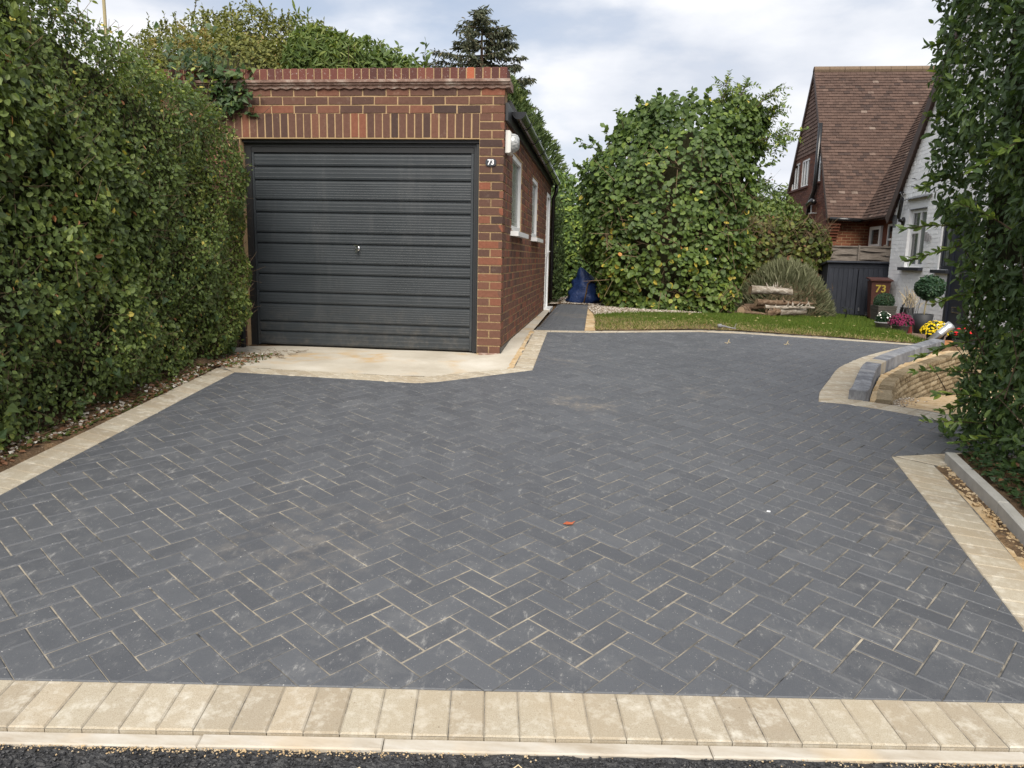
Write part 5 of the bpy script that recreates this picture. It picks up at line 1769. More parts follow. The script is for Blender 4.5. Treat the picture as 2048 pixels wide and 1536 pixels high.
# fine-leaved yellowish tree
t1 = cloud_bush('small_tree', 'feathery yellowish green tree above the garage roof', 'tree', (-7.6, 16.0, 0.4),
                [(-9.3, 15.6, 5.0, 1.0, 1.0, 1.15), (-8.3, 15.8, 5.25, 1.0, 1.0, 1.2), (-7.4, 15.6, 5.3, 1.0, 1.0, 1.2), (-6.6, 15.8, 5.2, 0.9, 0.9, 1.15), (-7.9, 15.0, 4.9, 2.2, 1.0, 0.9), (-5.9, 15.8, 5.0, 0.8, 0.9, 1.1)],
                42000, (0.045, 0.095), 'ovate', M['l_lime'], 0.45, 0.2)
add_shoots(t1, [((-9.7, 15.6, 5.6), (-0.2, 0, 1), 0.6), ((-9.2, 15.6, 5.9), (0, 0, 1), 0.5), ((-8.5, 15.6, 6.0), (0, 0, 1), 0.5), ((-7.9, 15.6, 6.1), (0.1, 0, 1), 0.45), ((-7.2, 15.6, 6.1), (0, 0, 1), 0.5), ((-6.6, 15.6, 5.9), (0.2, 0, 1), 0.5), ((-6.0, 15.6, 5.6), (0.3, 0, 1), 0.6), ((-10.2, 15.6, 5.2), (-0.5, 0, 1), 0.5)],
           7, (0.05, 0.10), 'ovate', M['l_lime'], 0.4)
# grassy bamboo-like clump
t2 = cloud_bush('bamboo_clump', 'pale green bamboo clump with thin drooping leaves behind the garage', 'bamboo', (-5.6, 15.4, 0.4),
                [(-5.75, 14.8, 4.95, 0.6, 0.6, 0.9), (-5.3, 14.8, 4.9, 0.55, 0.6, 0.8)], 7000, (0.12, 0.24), 'lance', M['l_bay'], 0.62, 0.2, droop=0.4, wide=0.7)
# broad evergreen
t3 = cloud_bush('bay_tree', 'mid green bay like tree with upright shoots right of the bamboo', 'tree', (-4.7, 15.6, 0.4),
                [(-5.0, 15.4, 4.75, 0.7, 0.8, 1.05), (-4.5, 15.4, 4.6, 0.7, 0.8, 0.95), (-3.95, 15.3, 4.45, 0.5, 0.7, 0.9)], 9000, (0.09, 0.17), 'lance', M['l_bay'], 0.5, 0.2, wide=1.2)
add_shoots(t3, [((-5.2, 15.3, 5.2), (0, 0, 1), 0.55), ((-4.8, 15.3, 5.2), (0, 0, 1), 0.5), ((-4.3, 15.3, 4.9), (0.1, 0, 1), 0.55), ((-3.85, 15.3, 4.7), (0.1, 0, 1), 0.75), ((-5.6, 15.3, 5.2), (0, 0, 1), 0.6)], 5, (0.09, 0.17), 'lance', M['l_bay'], 0.6, wide=1.2)
add_shoots(t2, [((-5.9, 15.2, 5.2), (0.1, 0, 1), 0.8), ((-5.4, 15.2, 5.0), (0.2, 0, 1), 0.7)], 9, (0.10, 0.22), 'lance', M['l_bay'], 0.62, wide=0.7)
# foliage behind the top of the left hedge
t4 = cloud_bush('conifer_bush', 'soft green conifer standing behind the left hedge top', 'conifer', (-5.2, 5.6, 0.4),
                [(-4.75, 4.9, 2.95, 0.45, 0.7, 0.55), (-5.1, 5.7, 2.9, 0.6, 0.9, 0.55)], 9000, (0.05, 0.10), 'lance', M['l_cypress'], 0.75, 0.2, wide=0.8)
add_shoots(t4, [((-4.6, 4.8, 3.25), (0.1, 0, 1), 0.26), ((-4.7, 5.3, 3.2), (0.2, 0, 1), 0.22), ((-4.9, 4.4, 3.3), (0.1, 0, 1), 0.3)], 10, (0.04, 0.08), 'lance', M['l_cypress'], 0.8, per=18, rad=0.004, wide=0.8)

# spruce
sx_, sy_ = -4.05, 24.5
sprt = root('spruce_tree', 'brownish spruce with tiered drooping branches behind the garage', 'tree', (sx_, sy_, 0.4))
MB().add(*tube([(sx_, sy_, 0.3), (sx_ + 0.03, sy_, 5), (sx_, sy_, 9.15)], [0.17, 0.11, 0.012], 8)).build('trunk', M['bark'], sprt)
bm_ = MB(); sp, sdd = [], []
z = 3.0
while z < 9.1:
    rr = np.interp(z, [3, 6.6, 7.6, 8.3, 8.8, 9.15], [2.0, 1.75, 1.5, 1.0, 0.55, 0.12])
    for k in range(6):
        a_ = random.uniform(0, 2 * math.pi)
        d = np.array([math.cos(a_), math.sin(a_), random.uniform(0.05, 0.30)])
        L = rr * random.uniform(0.7, 1.12)
        p = np.array([sx_, sy_, z])
        pts = [p + d * L * s_ + np.array([0, 0, 0.16 * s_ * s_ * L - 0.28 * s_ * L]) for s_ in np.linspace(0, 1, 5)]
        bm_.add(*tube(pts, [0.028, 0.022, 0.016, 0.010, 0.004], 4, False))
        side = unit(np.cross(d, Z))
        for s_ in np.linspace(0.15, 1.0, max(4, int(13 * L))):
            q = p + d * L * s_ + np.array([0, 0, 0.16 * s_ * s_ * L - 0.28 * s_ * L])
            for _ in range(9):
                sg = random.choice((-1, 1))
                sp.append(q + rng.normal(0, 0.03, 3)); sdd.append(side * sg * random.uniform(0.1, 0.8) + d * 0.4 + np.array([0, 0, -random.uniform(0.1, 0.9)]) + rng.normal(0, 0.2, 3))
    z += random.uniform(0.19, 0.27)
bm_.build('branches', M['bark'], sprt, kind='stuff')
n = len(sp)
leaves('crown', sp, sdd, rng.normal(size=(n, 3)), rng.uniform(0.10, 0.22, n), 'lance', np.clip(rng.normal(0.45, 0.22, n), 0, 1), M['l_spruce'], sprt, wide=0.85)

# leyland cypress: overlapping feathery fans
def cypress(name, label, x0, y0, zt, prof, n, mat, tm, size=(0.16, 0.34)):
    rt = root(name, label, 'tree', (x0, y0, 0.4))
    z = 0.5 + (zt - 0.5) * rng.random(n) ** 1.25
    rr = np.interp(z, [p[0] for p in prof], [p[1] for p in prof])
    a_ = rng.uniform(0, 2 * math.pi, n)
    f = 1 - np.minimum(rng.exponential(0.12, n), 0.7)
    u = np.c_[np.cos(a_), np.sin(a_), np.zeros(n)]
    P = np.c_[x0, y0, 0] + u * (rr * f)[:, None]; P[:, 2] = z
    P += u * (0.16 * wav(P, 2.4, 2) + 0.10 * wav(P, 6, 4))[:, None]
    D = u * 0.8 + np.array([0, 0, 0.75]) + rng.normal(0, 0.35, (n, 3))
    leaves('crown', P, D, u + rng.normal(0, 0.5, (n, 3)), rng.uniform(size[0], size[1], n), 'lance', np.clip(tm + 0.16 * wav(P, 2, 6) + rng.normal(0, 0.18, n), 0, 1), mat, rt, wide=0.8)
    MB().add(*tube([(x0, y0, 0.3), (x0, y0, zt - 0.3)], [0.16, 0.02], 8)).build('trunk', M['bark'], rt)
    Vc, Fc = lathe([(max(0.02, p[1] * 0.62), p[0]) for p in prof], 12, (x0, y0, 0))
    MB().add(Vc, Fc).build('inner_branches', M['hcore'], rt)
    return rt


cypress('cypress_tree', 'broad leyland cypress sloping down behind the garage gutter', -2.85, 20.3, 6.15, [(0.5, 2.35), (2.2, 2.2), (3.3, 2.0), (4.3, 1.5), (5.2, 0.85), (5.8, 0.35), (6.15, 0.04)], 24000, M['l_cypress'], 0.6, (0.10, 0.24))
cloud_bush('holly_bush', 'dark round bush between the cypress and the hazel', 'bush', (-0.9, 18.6, 0.4), [(-1.1, 18.6, 2.4, 0.85, 0.8, 1.15), (-0.7, 18.6, 1.6, 0.6, 0.7, 1.1)], 6500, (0.07, 0.14), 'ovate', M['l_laurel'], 0.5, 0.2)
cloud_bush('yew_bush', 'narrow dark yew column beyond the end of the garage', 'bush', (-0.98, 14.6, 0.55), [(-1.0, 14.6, 1.5, 0.28, 0.5, 0.75), (-1.02, 14.7, 2.2, 0.24, 0.5, 0.5), (-0.98, 14.6, 0.95, 0.26, 0.4, 0.4)], 5000, (0.05, 0.10), 'lance', M['l_cypress'], 0.4, 0.2, trunk=False)
# clipped laurel hedge at the back
lh = root('laurel_hedge', 'clipped glossy laurel hedge closing the path behind the blue bag', 'hedge', (-0.3, 16.9, 0.5))
n = 5200
pp, nn = face_sample(n, (-1.6, 16.55, 0.62), (2.6, 0, 0), (0, 0, 1.92), (0, -1, 0.1))
pp[:, 1] += 0.04 * wav(pp, 3, 1) + np.minimum(rng.exponential(0.06, n), 0.3)
p2, n2_ = face_sample(900, (-1.6, 16.55, 2.54), (2.6, 0, 0), (0, 0.9, 0), (0, 0, 1))
pp = np.concatenate([pp, p2]); nn = np.concatenate([nn, n2_]); n = len(pp)
D, Nv = orient(unit(nn), n, 0.6, 0.35)
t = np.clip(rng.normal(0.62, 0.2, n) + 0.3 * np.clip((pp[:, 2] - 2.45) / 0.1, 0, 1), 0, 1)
leaves('foliage', pp, D, Nv, rng.uniform(0.07, 0.13, n), 'ovate', t, M['l_laurel'], lh, wide=0.9)
MB().add(*box(-1.6, 1.0, 16.75, 17.4, 0.5, 2.42)).build('inner_branches', M['hcore'], lh)

# bramble hedge, shrubs and bare tree by the house
bh = cloud_bush('bramble_hedge', 'straggly half bare bramble hedge below the brick gable', 'hedge', (4.1, 17.6, 0.4),
                [(3.3, 17.6, 1.55, 0.55, 0.5, 0.95), (3.9, 17.6, 1.6, 0.6, 0.5, 0.95), (4.5, 17.6, 1.55, 0.55, 0.5, 0.90), (4.85, 17.7, 1.75, 0.28, 0.4, 0.62)], 5200, (0.07, 0.13), 'round', M['l_bramble'], 0.50, 0.24, core=False)
n = 1600
sticks(n, np.c_[rng.uniform(2.95, 5.0, n), rng.uniform(17.2, 17.9, n), rng.uniform(1.2, 2.35, n)], rng.normal(size=(n, 3)) + np.array([0, 0, 0.3]), rng.uniform(0.12, 0.45, n), 0.006, M['twig'], 'twigs', bh)
cloud_bush('elder_bush', 'bright green bush between the hazel and the brick gable', 'bush', (3.9, 20.5, 0.4), [(3.6, 20.5, 2.3, 0.7, 0.7, 0.95), (4.35, 20.6, 2.1, 0.8, 0.7, 1.0), (4.7, 20.8, 2.5, 0.55, 0.6, 0.75)], 6500, (0.07, 0.14), 'ovate', M['l_bay'], 0.6, 0.2)
cloud_bush('far_conifer', 'dark green conifer far behind the elder bush', 'conifer', (5.4, 30.0, 0.3), [(4.6, 30, 3.0, 1.0, 1.0, 1.6), (5.9, 30, 3.1, 1.0, 1.0, 1.6), (7.0, 30, 3.0, 1.0, 1.0, 1.4)], 6000, (0.14, 0.26), 'lance', M['l_cypress'], 0.65, 0.2)
bt = root('bare_tree', 'thin bare branched tree against the sky left of the brick gable', 'tree', (7.2, 35.0, 0.3))
m = MB(); tips = []
for k in range(5):
    branch_tree(m, np.array([7.2 + (k - 2) * 0.5, 35.0, 1.5]), np.array([(k - 2) * 0.12, 0, 1]), 2.6, 0.05, 3, 0.5, 0.3, tips, 4, (2, 4))
m.build('branches', M['twig'], bt, kind='stuff')
tips = tips[:: 2]
n = len(tips)
leaves('dry_leaves', [q for q, d in tips], rng.normal(size=(n, 3)), rng.normal(size=(n, 3)), rng.uniform(0.06, 0.12, n), 'ovate', rng.uniform(0.9, 1.0, n), M['l_bramble'], bt)
# tree line far off, so the horizon is closed from other positions too
for k, (x0, y0, s_) in enumerate([(-22, 34, 3.2), (-15, 30, 2.6), (-12.5, 22, 2.2), (-9, 40, 3.4), (1.5, 34, 2.0), (20, 40, 3.6), (28, 36, 3.4), (18, 24, 2.4)]):
    cloud_bush('background_tree', ['rounded dull green tree far off on the left', 'low green tree left of the yellowish tree', 'leafy tree at the far left behind the hedge', 'broad tree far behind the garage', 'low far tree behind the back hedge', 'tall tree far behind the white house', 'second tall tree far to the right', 'tree close behind the white house'][k], 'tree', (x0, y0, 0.3),
               [(x0, y0, s_ * 0.95, s_, s_ * 0.8, s_ * 0.8), (x0 + s_ * 0.8, y0 + 1, s_ * 0.8, s_ * 0.8, s_ * 0.7, s_ * 0.65)], 4200, (0.25, 0.5), 'ovate', M['l_bay'], 0.4, 0.2)
tpole = root('telegraph_pole', 'thin brown telegraph pole rising above the left hedge', 'pole', (-27.45, 40.0, 0.2))
MB().add(*tube([(-27.45, 40, 0.2), (-27.45, 40, 15.6)], [0.13, 0.085], 10)).build('shaft', M['stem'], tpole)
MB().add(*box(-28.2, -26.7, 39.9, 40.0, 15.15, 15.27)).build('crossarm', M['bark'], tpole)

# lavender / rosemary mound
lv = root('lavender_bush', 'grey green mound of lavender behind the log pile', 'bush', (3.55, 14.9, 0.48))
n = 9500
u = unit(rng.normal(size=(n, 3)) * np.array([1, 0.75, 0.9])); u[:, 2] = np.abs(u[:, 2])
org = np.c_[rng.normal(3.5, 0.26, n), rng.normal(14.95, 0.18, n), np.full(n, 0.50)]
rr = np.c_[np.full(n, 0.78), np.full(n, 0.65), np.full(n, 0.98)] * rng.uniform(0.72, 1.16, (n, 1))
tip = np.array([3.55, 14.9, 0.5]) + u * rr
tip[:, 0] += 0.16 * np.clip(1.2 - tip[:, 2], 0, 1) * np.sign(u[:, 0])
ll = rng.uniform(0.16, 0.32, n)
D = unit(u * 0.8 + np.array([0, 0, 0.5]) + rng.normal(0, 0.25, (n, 3)))
t = np.clip(rng.normal(0.45, 0.22, n) + 0.25 * (tip[:, 2] - 1.0), 0, 1)
leaves('foliage', tip - D * ll[:, None], D, rng.normal(size=(n, 3)), ll, 'needle', t, M['l_lav'], lv, wide=0.85)
Vc, Fc = lathe([(0.72, 0.0), (0.70, 0.3), (0.5, 0.62), (0.02, 0.76)], 14, (3.55, 14.95, 0.46))
MB().add(Vc, Fc).build('inner_branches', simple('lavender core', (0.06, 0.06, 0.035), 0.95, 0.1, var=0.5, scale=30), lv)
n = 500
sticks(n, np.c_[rng.normal(3.5, 0.3, n), rng.normal(14.4, 0.15, n), rng.uniform(0.55, 1.0, n)], rng.normal(size=(n, 3)) + np.array([0, 0, 0.7]), rng.uniform(0.1, 0.3, n), 0.004, M['twig'], 'twigs', lv)

# ------------------------------------------------------------------ logs
def log(name_label, p0, p1, r0, r1, mat, seed, gnarl=0.25, stubs=0):
    p0, p1 = np.array(p0), np.array(p1)
    rt = root('log', name_label, 'log', tuple((p0 + p1) / 2), 'logs stacked on the lawn')
    d = unit(p1 - p0); L = np.linalg.norm(p1 - p0)
    a_ = unit(np.cross(d, Z)); b_ = np.cross(d, a_)
    rs = np.random.default_rng(seed)
    V, F = [], []
    nseg, nr_ = 16, 14
    ph = rs.uniform(0, 6, 4)
    for i in range(nseg + 1):
        f = i / nseg
        r = r0 + (r1 - r0) * f
        bend = 0.02 * math.sin(3 * f + ph[0]) * L
        for k in range(nr_):
            t = 2 * math.pi * k / nr_
            q = r * (1 + gnarl * 0.35 * math.sin(3 * t + 5 * f + ph[1]) * math.sin(9 * f + ph[2]) + gnarl * 0.3 * rs.normal() * 0.5)
            V.append(p0 + d * L * f + Z * bend + a_ * q * math.cos(t) + b_ * q * math.sin(t))
    for i in range(nseg):
        for k in range(nr_):
            F.append((i * nr_ + k, i * nr_ + (k + 1) % nr_, (i + 1) * nr_ + (k + 1) % nr_, (i + 1) * nr_ + k))
    m = MB(); m.add(V, F)
    for s_ in range(stubs):
        f = rs.uniform(0.2, 0.95); t = rs.uniform(0.3, 2.8)
        c = p0 + d * L * f
        dir_ = a_ * math.cos(t) * 0.6 + Z * abs(math.sin(t)) + d * rs.normal() * 0.4
        m.add(*tube([c, c + dir_ * (r0 + 0.02), c + dir_ * (r0 + rs.uniform(0.04, 0.10))], [0.02, 0.014, 0.004], 5))
    m.build('bark', mat, rt, smooth=True)
    e = MB()
    for i, sg in ((0, -1), (nseg, 1)):
        ring = [V[i * nr_ + k] for k in range(nr_)]
        c = np.mean(ring, 0)
        R1 = [c + (q - c) * 0.93 + d * sg * 0.004 for q in ring]
        e.add(R1, [tuple(range(nr_)) if sg > 0 else tuple(range(nr_ - 1, -1, -1))])
    e.build('sawn_end', M['logend'], rt)
    return rt


log('pale birch log on top of the pile, lichen covered', (2.66, 13.65, 0.985), (3.42, 13.85, 0.965), 0.078, 0.06, M['birch'], 3, 0.3, 9)
log('rusty brown tapering log in the middle of the pile', (2.75, 13.50, 0.80), (3.78, 13.75, 0.745), 0.07, 0.018, M['brownlog'], 5, 0.4, 7)
log('pale stripped log at the bottom right of the pile', (2.92, 13.35, 0.635), (3.60, 13.5, 0.66), 0.085, 0.055, M['birch'], 8, 0.4, 5)
log('short grey log at the bottom left of the pile', (2.50, 13.5, 0.62), (2.72, 13.95, 0.63), 0.075, 0.07, M['brownlog'], 11, 0.3, 1)
log('thin rear log wedged under the brown log', (2.60, 13.85, 0.68), (3.30, 13.95, 0.72), 0.06, 0.05, M['brownlog'], 14, 0.4, 2)
log('grey weathered branch lying across the bottom logs', (2.86, 13.30, 0.73), (3.72, 13.42, 0.70), 0.034, 0.018, M['birch'], 21, 0.5, 6)
log('thin dark stick on the left end of the pile', (2.52, 13.30, 0.61), (2.96, 13.22, 0.60), 0.03, 0.02, M['brownlog'], 24, 0.5, 3)
log('gnarled root piece in front of the bottom logs', (2.88, 13.22, 0.60), (3.10, 13.30, 0.63), 0.05, 0.065, M['brownlog'], 17, 0.7, 4)

# ------------------------------------------------------------------ brick house
bhs = root('brick_house', 'red brick house with steep brown tiled roof and tile hung gable', 'house', (8.5, 24.0, 0.3))
GXH = 6.09
YN, YFAR, YR, ZR, ZEV = 21.26, 26.74, 24.0, 7.15, 2.68
sl = (ZR - ZEV) / (YR - YN)


def g0(z): return max(21.55, YN + 0.10 + (z - ZEV) / sl)
def g1(z): return min(26.45, YFAR - 0.10 - (z - ZEV) / sl)


GWIN = [(24.92, 25.85, 3.80, 4.62), (23.80, 24.70, 3.80, 4.62), (22.52, 23.05, 3.80, 4.62), (23.5, 24.3, 1.75, 2.55)]
poly = [(21.55, 0.2), (26.45, 0.2), (26.45, 3.0), (YR + 0.02, ZR - 0.2), (YR - 0.02, ZR - 0.2), (21.55, 2.98)]
m = MB()
# gable backing by horizontal strips round the windows
zlv = sorted({0.2, 1.75, 2.55, 3.0, 3.80, 4.62, 4.76, 5.4, 6.0, 6.5, 6.95})
for i in range(len(zlv) - 1):
    za, zb = zlv[i], zlv[i + 1]
    cuts = [(h[0], h[1]) for h in GWIN if h[2] <= za + 1e-6 and h[3] >= zb - 1e-6]
    cuts.sort()
    def quad(ya0, yb0, ya1, yb1):
        m.add(*prism([(ya0, za), (yb0, za), (yb1, zb), (ya1, zb)], (GXH + 0.25, 0, 0), Y, Z, -X * 0.246))
    lo0, lo1 = g0(za), g0(zb)
    for c0, c1 in cuts:
        quad(lo0, c0, lo1, c0); lo0 = lo1 = c1
    quad(lo0, g1(za), lo1, g1(zb))
gwall = m.build('gable_wall', M['hmortar'], bhs)
its = brick_items((GXH, 0, 0), Y, Z, -X, lambda z: g0(z), lambda z: g1(z), 1.2, 4.76, GWIN, off=0.1, depth=0.04, proud=0.005, pitch=0.075, jt=0.011)
pieces(gwall, 'brick', its, M['hbrick'], 60)
# tile hanging
its = []
z = 4.72; r = 0
while z < 6.95:
    y = g0(z) - 0.02
    y -= (0.083 if r % 2 else 0)
    e = g1(z + 0.115)
    while y < g1(z) + 0.02:
        a_, c_ = max(y, g0(z + 0.06)), min(y + 0.163, g1(z + 0.06))
        if c_ - a_ > 0.02:
            V, F = boxf((GXH - 0.030, a_, z), Y * (c_ - a_ - 0.003), (0.024, 0, 0.135), (0.012, 0, 0))
            its.append((V, F, random.random(), None))
        y += 0.166
    z += 0.115; r += 1
hung = MB().add(*prism([(g0(4.74), 4.70), (g1(4.74), 4.70), (g1(6.9), 6.9), (g0(6.9), 6.9)], (GXH + 0.02, 0, 0), Y, Z, -X * 0.022)).build('tile_hanging', M['hung'], bhs)
pieces(hung, 'hung_tile', its, M['hung'], 300, 'hung_tile_rest')


def window(parent, xw, y0, y1, z0, z1, mull, trans, fm, gm, side=-1, fr_=0.05, depth=0.06, sill=None, sillm=None, setback=0.05):
    """window in a wall facing side*X at x = xw"""
    w = root('window', None, None, (xw, (y0 + y1) / 2, (z0 + z1) / 2))
    w.parent = parent
    w.location = np.array(w.location) - WL[parent.name]
    xo = xw - side * setback; xi = xo - side * depth
    xa, xb = min(xo, xi), max(xo, xi)
    f = MB()
    f.add(*box(xa, xb, y0, y0 + fr_, z0, z1)).add(*box(xa, xb, y1 - fr_, y1, z0, z1)).add(*box(xa, xb, y0 + fr_, y1 - fr_, z0, z0 + fr_)).add(*box(xa, xb, y0 + fr_, y1 - fr_, z1 - fr_, z1))
    for q in mull: f.add(*box(xa, xb, q - 0.03, q + 0.03, z0 + fr_, z1 - fr_))
    f.build('frame', fm, w)
    for (ya, yb, zt) in trans: MB().add(*box(xa - 0.004, xb + 0.004, ya, yb, zt - 0.025, zt + 0.025)).build('transom', fm, w)
    xm = (xa + xb) / 2
    ed = [y0 + fr_] + [v for q in mull for v in (q - 0.03, q + 0.03)] + [y1 - fr_]
    for i in range(0, len(ed), 2):
        MB().add(*box(xm - 0.006, xm + 0.006, ed[i], ed[i + 1], z0 + fr_, z1 - fr_)).build('pane', gm, w)
    if sill:
        s0, s1 = min(xw, xw + side * sill), max(xw, xw + side * sill)
        MB().add(*box(s0 if side < 0 else s0 - 0.1, s1 + 0.1 if side < 0 else s1, y0 - 0.08, y1 + 0.1, z0 - 0.065, z0 - 0.005)).build('sill', sillm or fm, w)
    return w


window(bhs, GXH, *GWIN[0], [25.23, 25.54], [], M['white'], M['glass'], sill=0.06, sillm=M['hbrick'], setback=0.02)
window(bhs, GXH, *GWIN[1], [24.10, 24.40], [], M['white'], M['glass'], sill=0.06, sillm=M['hbrick'], setback=0.02)
window(bhs, GXH, *GWIN[2], [22.78], [(22.57, 22.75, 4.35)], M['white'], M['glass'], sill=0.06, sillm=M['hbrick'], setback=0.02)
window(bhs, GXH, *GWIN[3], [23.8], [], M['white'], M['glass'], sill=0.05, sillm=M['hbrick'], setback=0.02)
# front wall under the eaves, corbelled kneeler
fwl = MB().add(*box(GXH + 0.25, 13.0, 21.55, 21.75, 0.2, 2.72)).build('front_wall', M['mortar'], bhs)
its = brick_items((0, 21.55, 0), X, Z, -Y, lambda z: GXH + 0.10, lambda z: 7.25, 1.6, 2.66, [], off=6.2, depth=0.04, pitch=0.0765, jt=0.013, tfun=lambda u, z: random.random())
pieces(fwl, 'brick', its, M['hbrick2'], 120)
m = MB()
for k in range(7):
    m.add(*box(GXH - 0.004, GXH + 0.30, 21.56 - 0.047 * k - 0.01, 21.6, 2.06 + 0.0765 * k, 2.125 + 0.0765 * k))
m.build('kneeler', M['hbrick2'], bhs)


def tile_slope(parent, name, P0_, e, s_, we, ls, keepf=None, ex=0.10, tw=0.168, cap=300, belly=0.0, backm=None):
    """tiles on a slope: P0 eaves corner, e along, s up the slope (unit vectors)"""
    P0_, e, s_ = np.array(P0_), np.array(e), np.array(s_)
    nrm = np.cross(e, s_)
    if nrm[2] < 0: nrm = -nrm
    its = []
    rws = int(ls / ex)
    for r in range(rws):
        x = -(tw / 2 if r % 2 else 0)
        sag = belly * (1 - r / rws) ** 3
        while x < we:
            a_, c_ = max(0, x), min(we, x + tw - 0.004)
            if c_ - a_ > 0.03 and (keepf is None or keepf((a_ + c_) / 2, (r + 0.5) * ex)):
                lift = 0.020 + random.uniform(-0.003, 0.004)
                o = P0_ + e * a_ + s_ * (r * ex) + nrm * (lift + sag)
                V, F = boxf(o, e * (c_ - a_), s_ * (ex + 0.03) - nrm * 0.022 + s_ * random.uniform(-0.004, 0.004), nrm * 0.022)
                t = random.gauss(0.5, 0.2)
                if random.random() < 0.003: t = 1.0
                if random.random() < 0.07: t = 0.0
                its.append((V, F, min(1, max(0, t)), None))
            x += tw
    pieces(parent, 'roof_tile', its, M['tile'], cap, 'roof_tile_rest')


sdir = unit(np.array([0, YR - YN, ZR - ZEV])); SL = math.hypot(YR - YN, ZR - ZEV)
nd_ = np.array([0, -sdir[2], sdir[1]])
rf = MB()
rf.add(*boxf(np.array([GXH - 0.03, YN, ZEV]) - nd_ * 0.10, X * 6.9, sdir * (SL - 0.02), nd_ * 0.10))
sd2 = np.array([0, -sdir[1], sdir[2]]); nd2 = np.array([0, sdir[2], sdir[1]])
rf.add(*boxf(np.array([GXH - 0.03, YFAR, ZEV]) - nd2 * 0.10, X * 6.9, sd2 * (SL - 0.02), nd2 * 0.11))
roof = rf.build('roof', M['barge'], bhs)
tile_slope(roof, 'roof_tile', (GXH - 0.05, YN, ZEV), (1, 0, 0), sdir, 4.6, SL - 0.06)
m = MB()
x = GXH - 0.06
while x < 12.9:
    Vr, Fr = tube([(x, YR, ZR - 0.02), (x + 0.42, YR, ZR - 0.02)], 0.11, 10)
    m.add(Vr, Fr); x += 0.43
m.build('ridge_tiles', M['ridge'], bhs)
# verge strip along the gable
for sg in (0, 1):
    dd_, nn_ = (sdir, nd_) if sg == 0 else (sd2, nd2)
    o = np.array([GXH - 0.065, YN if sg == 0 else YFAR, ZEV])
    MB().add(*boxf(o - nn_ * 0.09, X * 0.03, dd_ * SL, nn_ * 0.115)).build('bargeboard', M['barge'], bhs)
MB().add(*tube([(GXH - 0.02, YN - 0.06, ZEV + 0.0), (6.92, YN - 0.06, ZEV - 0.03)], 0.055, 10)).build('gutter', M['blackpvc'], bhs, smooth=True)
# soil pipe, flue
MB().add(*tube([(GXH - 0.10, 22.62, 5.40), (GXH - 0.10, 22.62, 3.80), (GXH - 0.09, 22.70, 3.55), (GXH - 0.08, 23.1, 3.28), (GXH - 0.08, 23.18, 3.05), (GXH - 0.08, 23.18, 0.4)], 0.062, 12)).build('soil_pipe', M['blackpvc'], bhs, smooth=True)
MB().add(*tube([(GXH - 0.10, 23.10, 3.10), (GXH - 0.16, 22.95, 3.17), (GXH - 0.16, 22.55, 3.25), (GXH - 0.14, 22.4, 3.20)], [0.06, 0.075, 0.08, 0.07], 12)).build('flue', M['blackpvc'], bhs, smooth=True)
MB().add(*box(GXH - 0.16, GXH, 22.55, 22.8, 2.90, 2.93)).add(*box(GXH - 0.15, GXH - 0.12, 22.66, 22.69, 2.90, 3.15)).build('pipe_bracket', M['galv'], bhs)
# link block: west wall, eaves, west-facing slope meeting the main roof in a valley
lk_ = MB().add(*box(7.2, 7.4, 16.7, 21.54, 0.2, 2.68)).build('link_wall', M['hbrick2'], bhs)
ld = root('door', None, None, (7.2, 20.9, 1.4)); ld.parent = bhs; ld.location = np.array(ld.location) - WL[bhs.name]
MB().add(*box(7.14, 7.22, 21.15, 21.25, 0.4, 2.48)).add(*box(7.14, 7.22, 20.45, 20.55, 0.4, 2.48)).add(*box(7.14, 7.22, 20.55, 21.15, 2.40, 2.48)).add(*box(7.15, 7.20, 20.55, 21.15, 1.95, 2.02)).add(*box(7.15, 7.20, 20.55, 21.15, 0.4, 1.3)).build('frame', M['offwhite'], ld)
MB().add(*box(7.175, 7.195, 20.55, 21.15, 1.3, 1.95)).add(*box(7.175, 7.195, 20.55, 21.15, 2.02, 2.40)).build('pane', M['glass'], ld)
window(bhs, 7.2, 18.6, 20.05, 1.7, 2.5, [18.95, 19.3, 19.7], [(18.65, 19.95, 2.12)], M['offwhite'], M['glass'], setback=-0.03, fr_=0.05)
tan_v = sl
# west slope: from eave x=6.95 rising east with the same pitch
wd = unit(np.array([YR - YN, 0, ZR - ZEV]))
wn = np.array([-wd[2], 0, wd[0]])
rise = 2.3
L2 = math.hypot(rise, rise * sl)
link_roof = MB().add([(6.95, 16.3, ZEV - 0.02), (6.95, YN + 0.05, ZEV - 0.02), (6.95 + rise, YN + rise, ZEV + rise * sl - 0.02), (6.95 + rise, 16.3, ZEV + rise * sl - 0.02),
                      (6.95 + 4.6, 16.3, ZEV - 0.02), (6.95 + 4.6, YN, ZEV - 0.02)],
                     [(0, 3, 2, 1), (3, 4, 5, 2)]).build('link_roof', M['barge'], bhs)
tile_slope(link_roof, 'roof_tile', (6.93, YN + 2.3, ZEV), (0, -1, 0), wd, 2.3 + YN - 16.3, L2, keepf=lambda u_, v_: u_ > 2.3 - v_ * wd[0] - 0.06)
MB().add(*tube([(6.90, YN + 0.0, ZEV - 0.03), (6.90, 16.4, ZEV - 0.05)], 0.055, 10)).build('gutter', M['blackpvc'], bhs, smooth=True)
# valley: lighter mortared line
vl = [(6.95 + t * rise, YN + t * rise, ZEV + t * rise * sl + 0.045) for t in np.linspace(0.0, 1, 6)]
MB().add(*tube(vl, 0.035, 6)).build('valley', M['tile'], bhs)

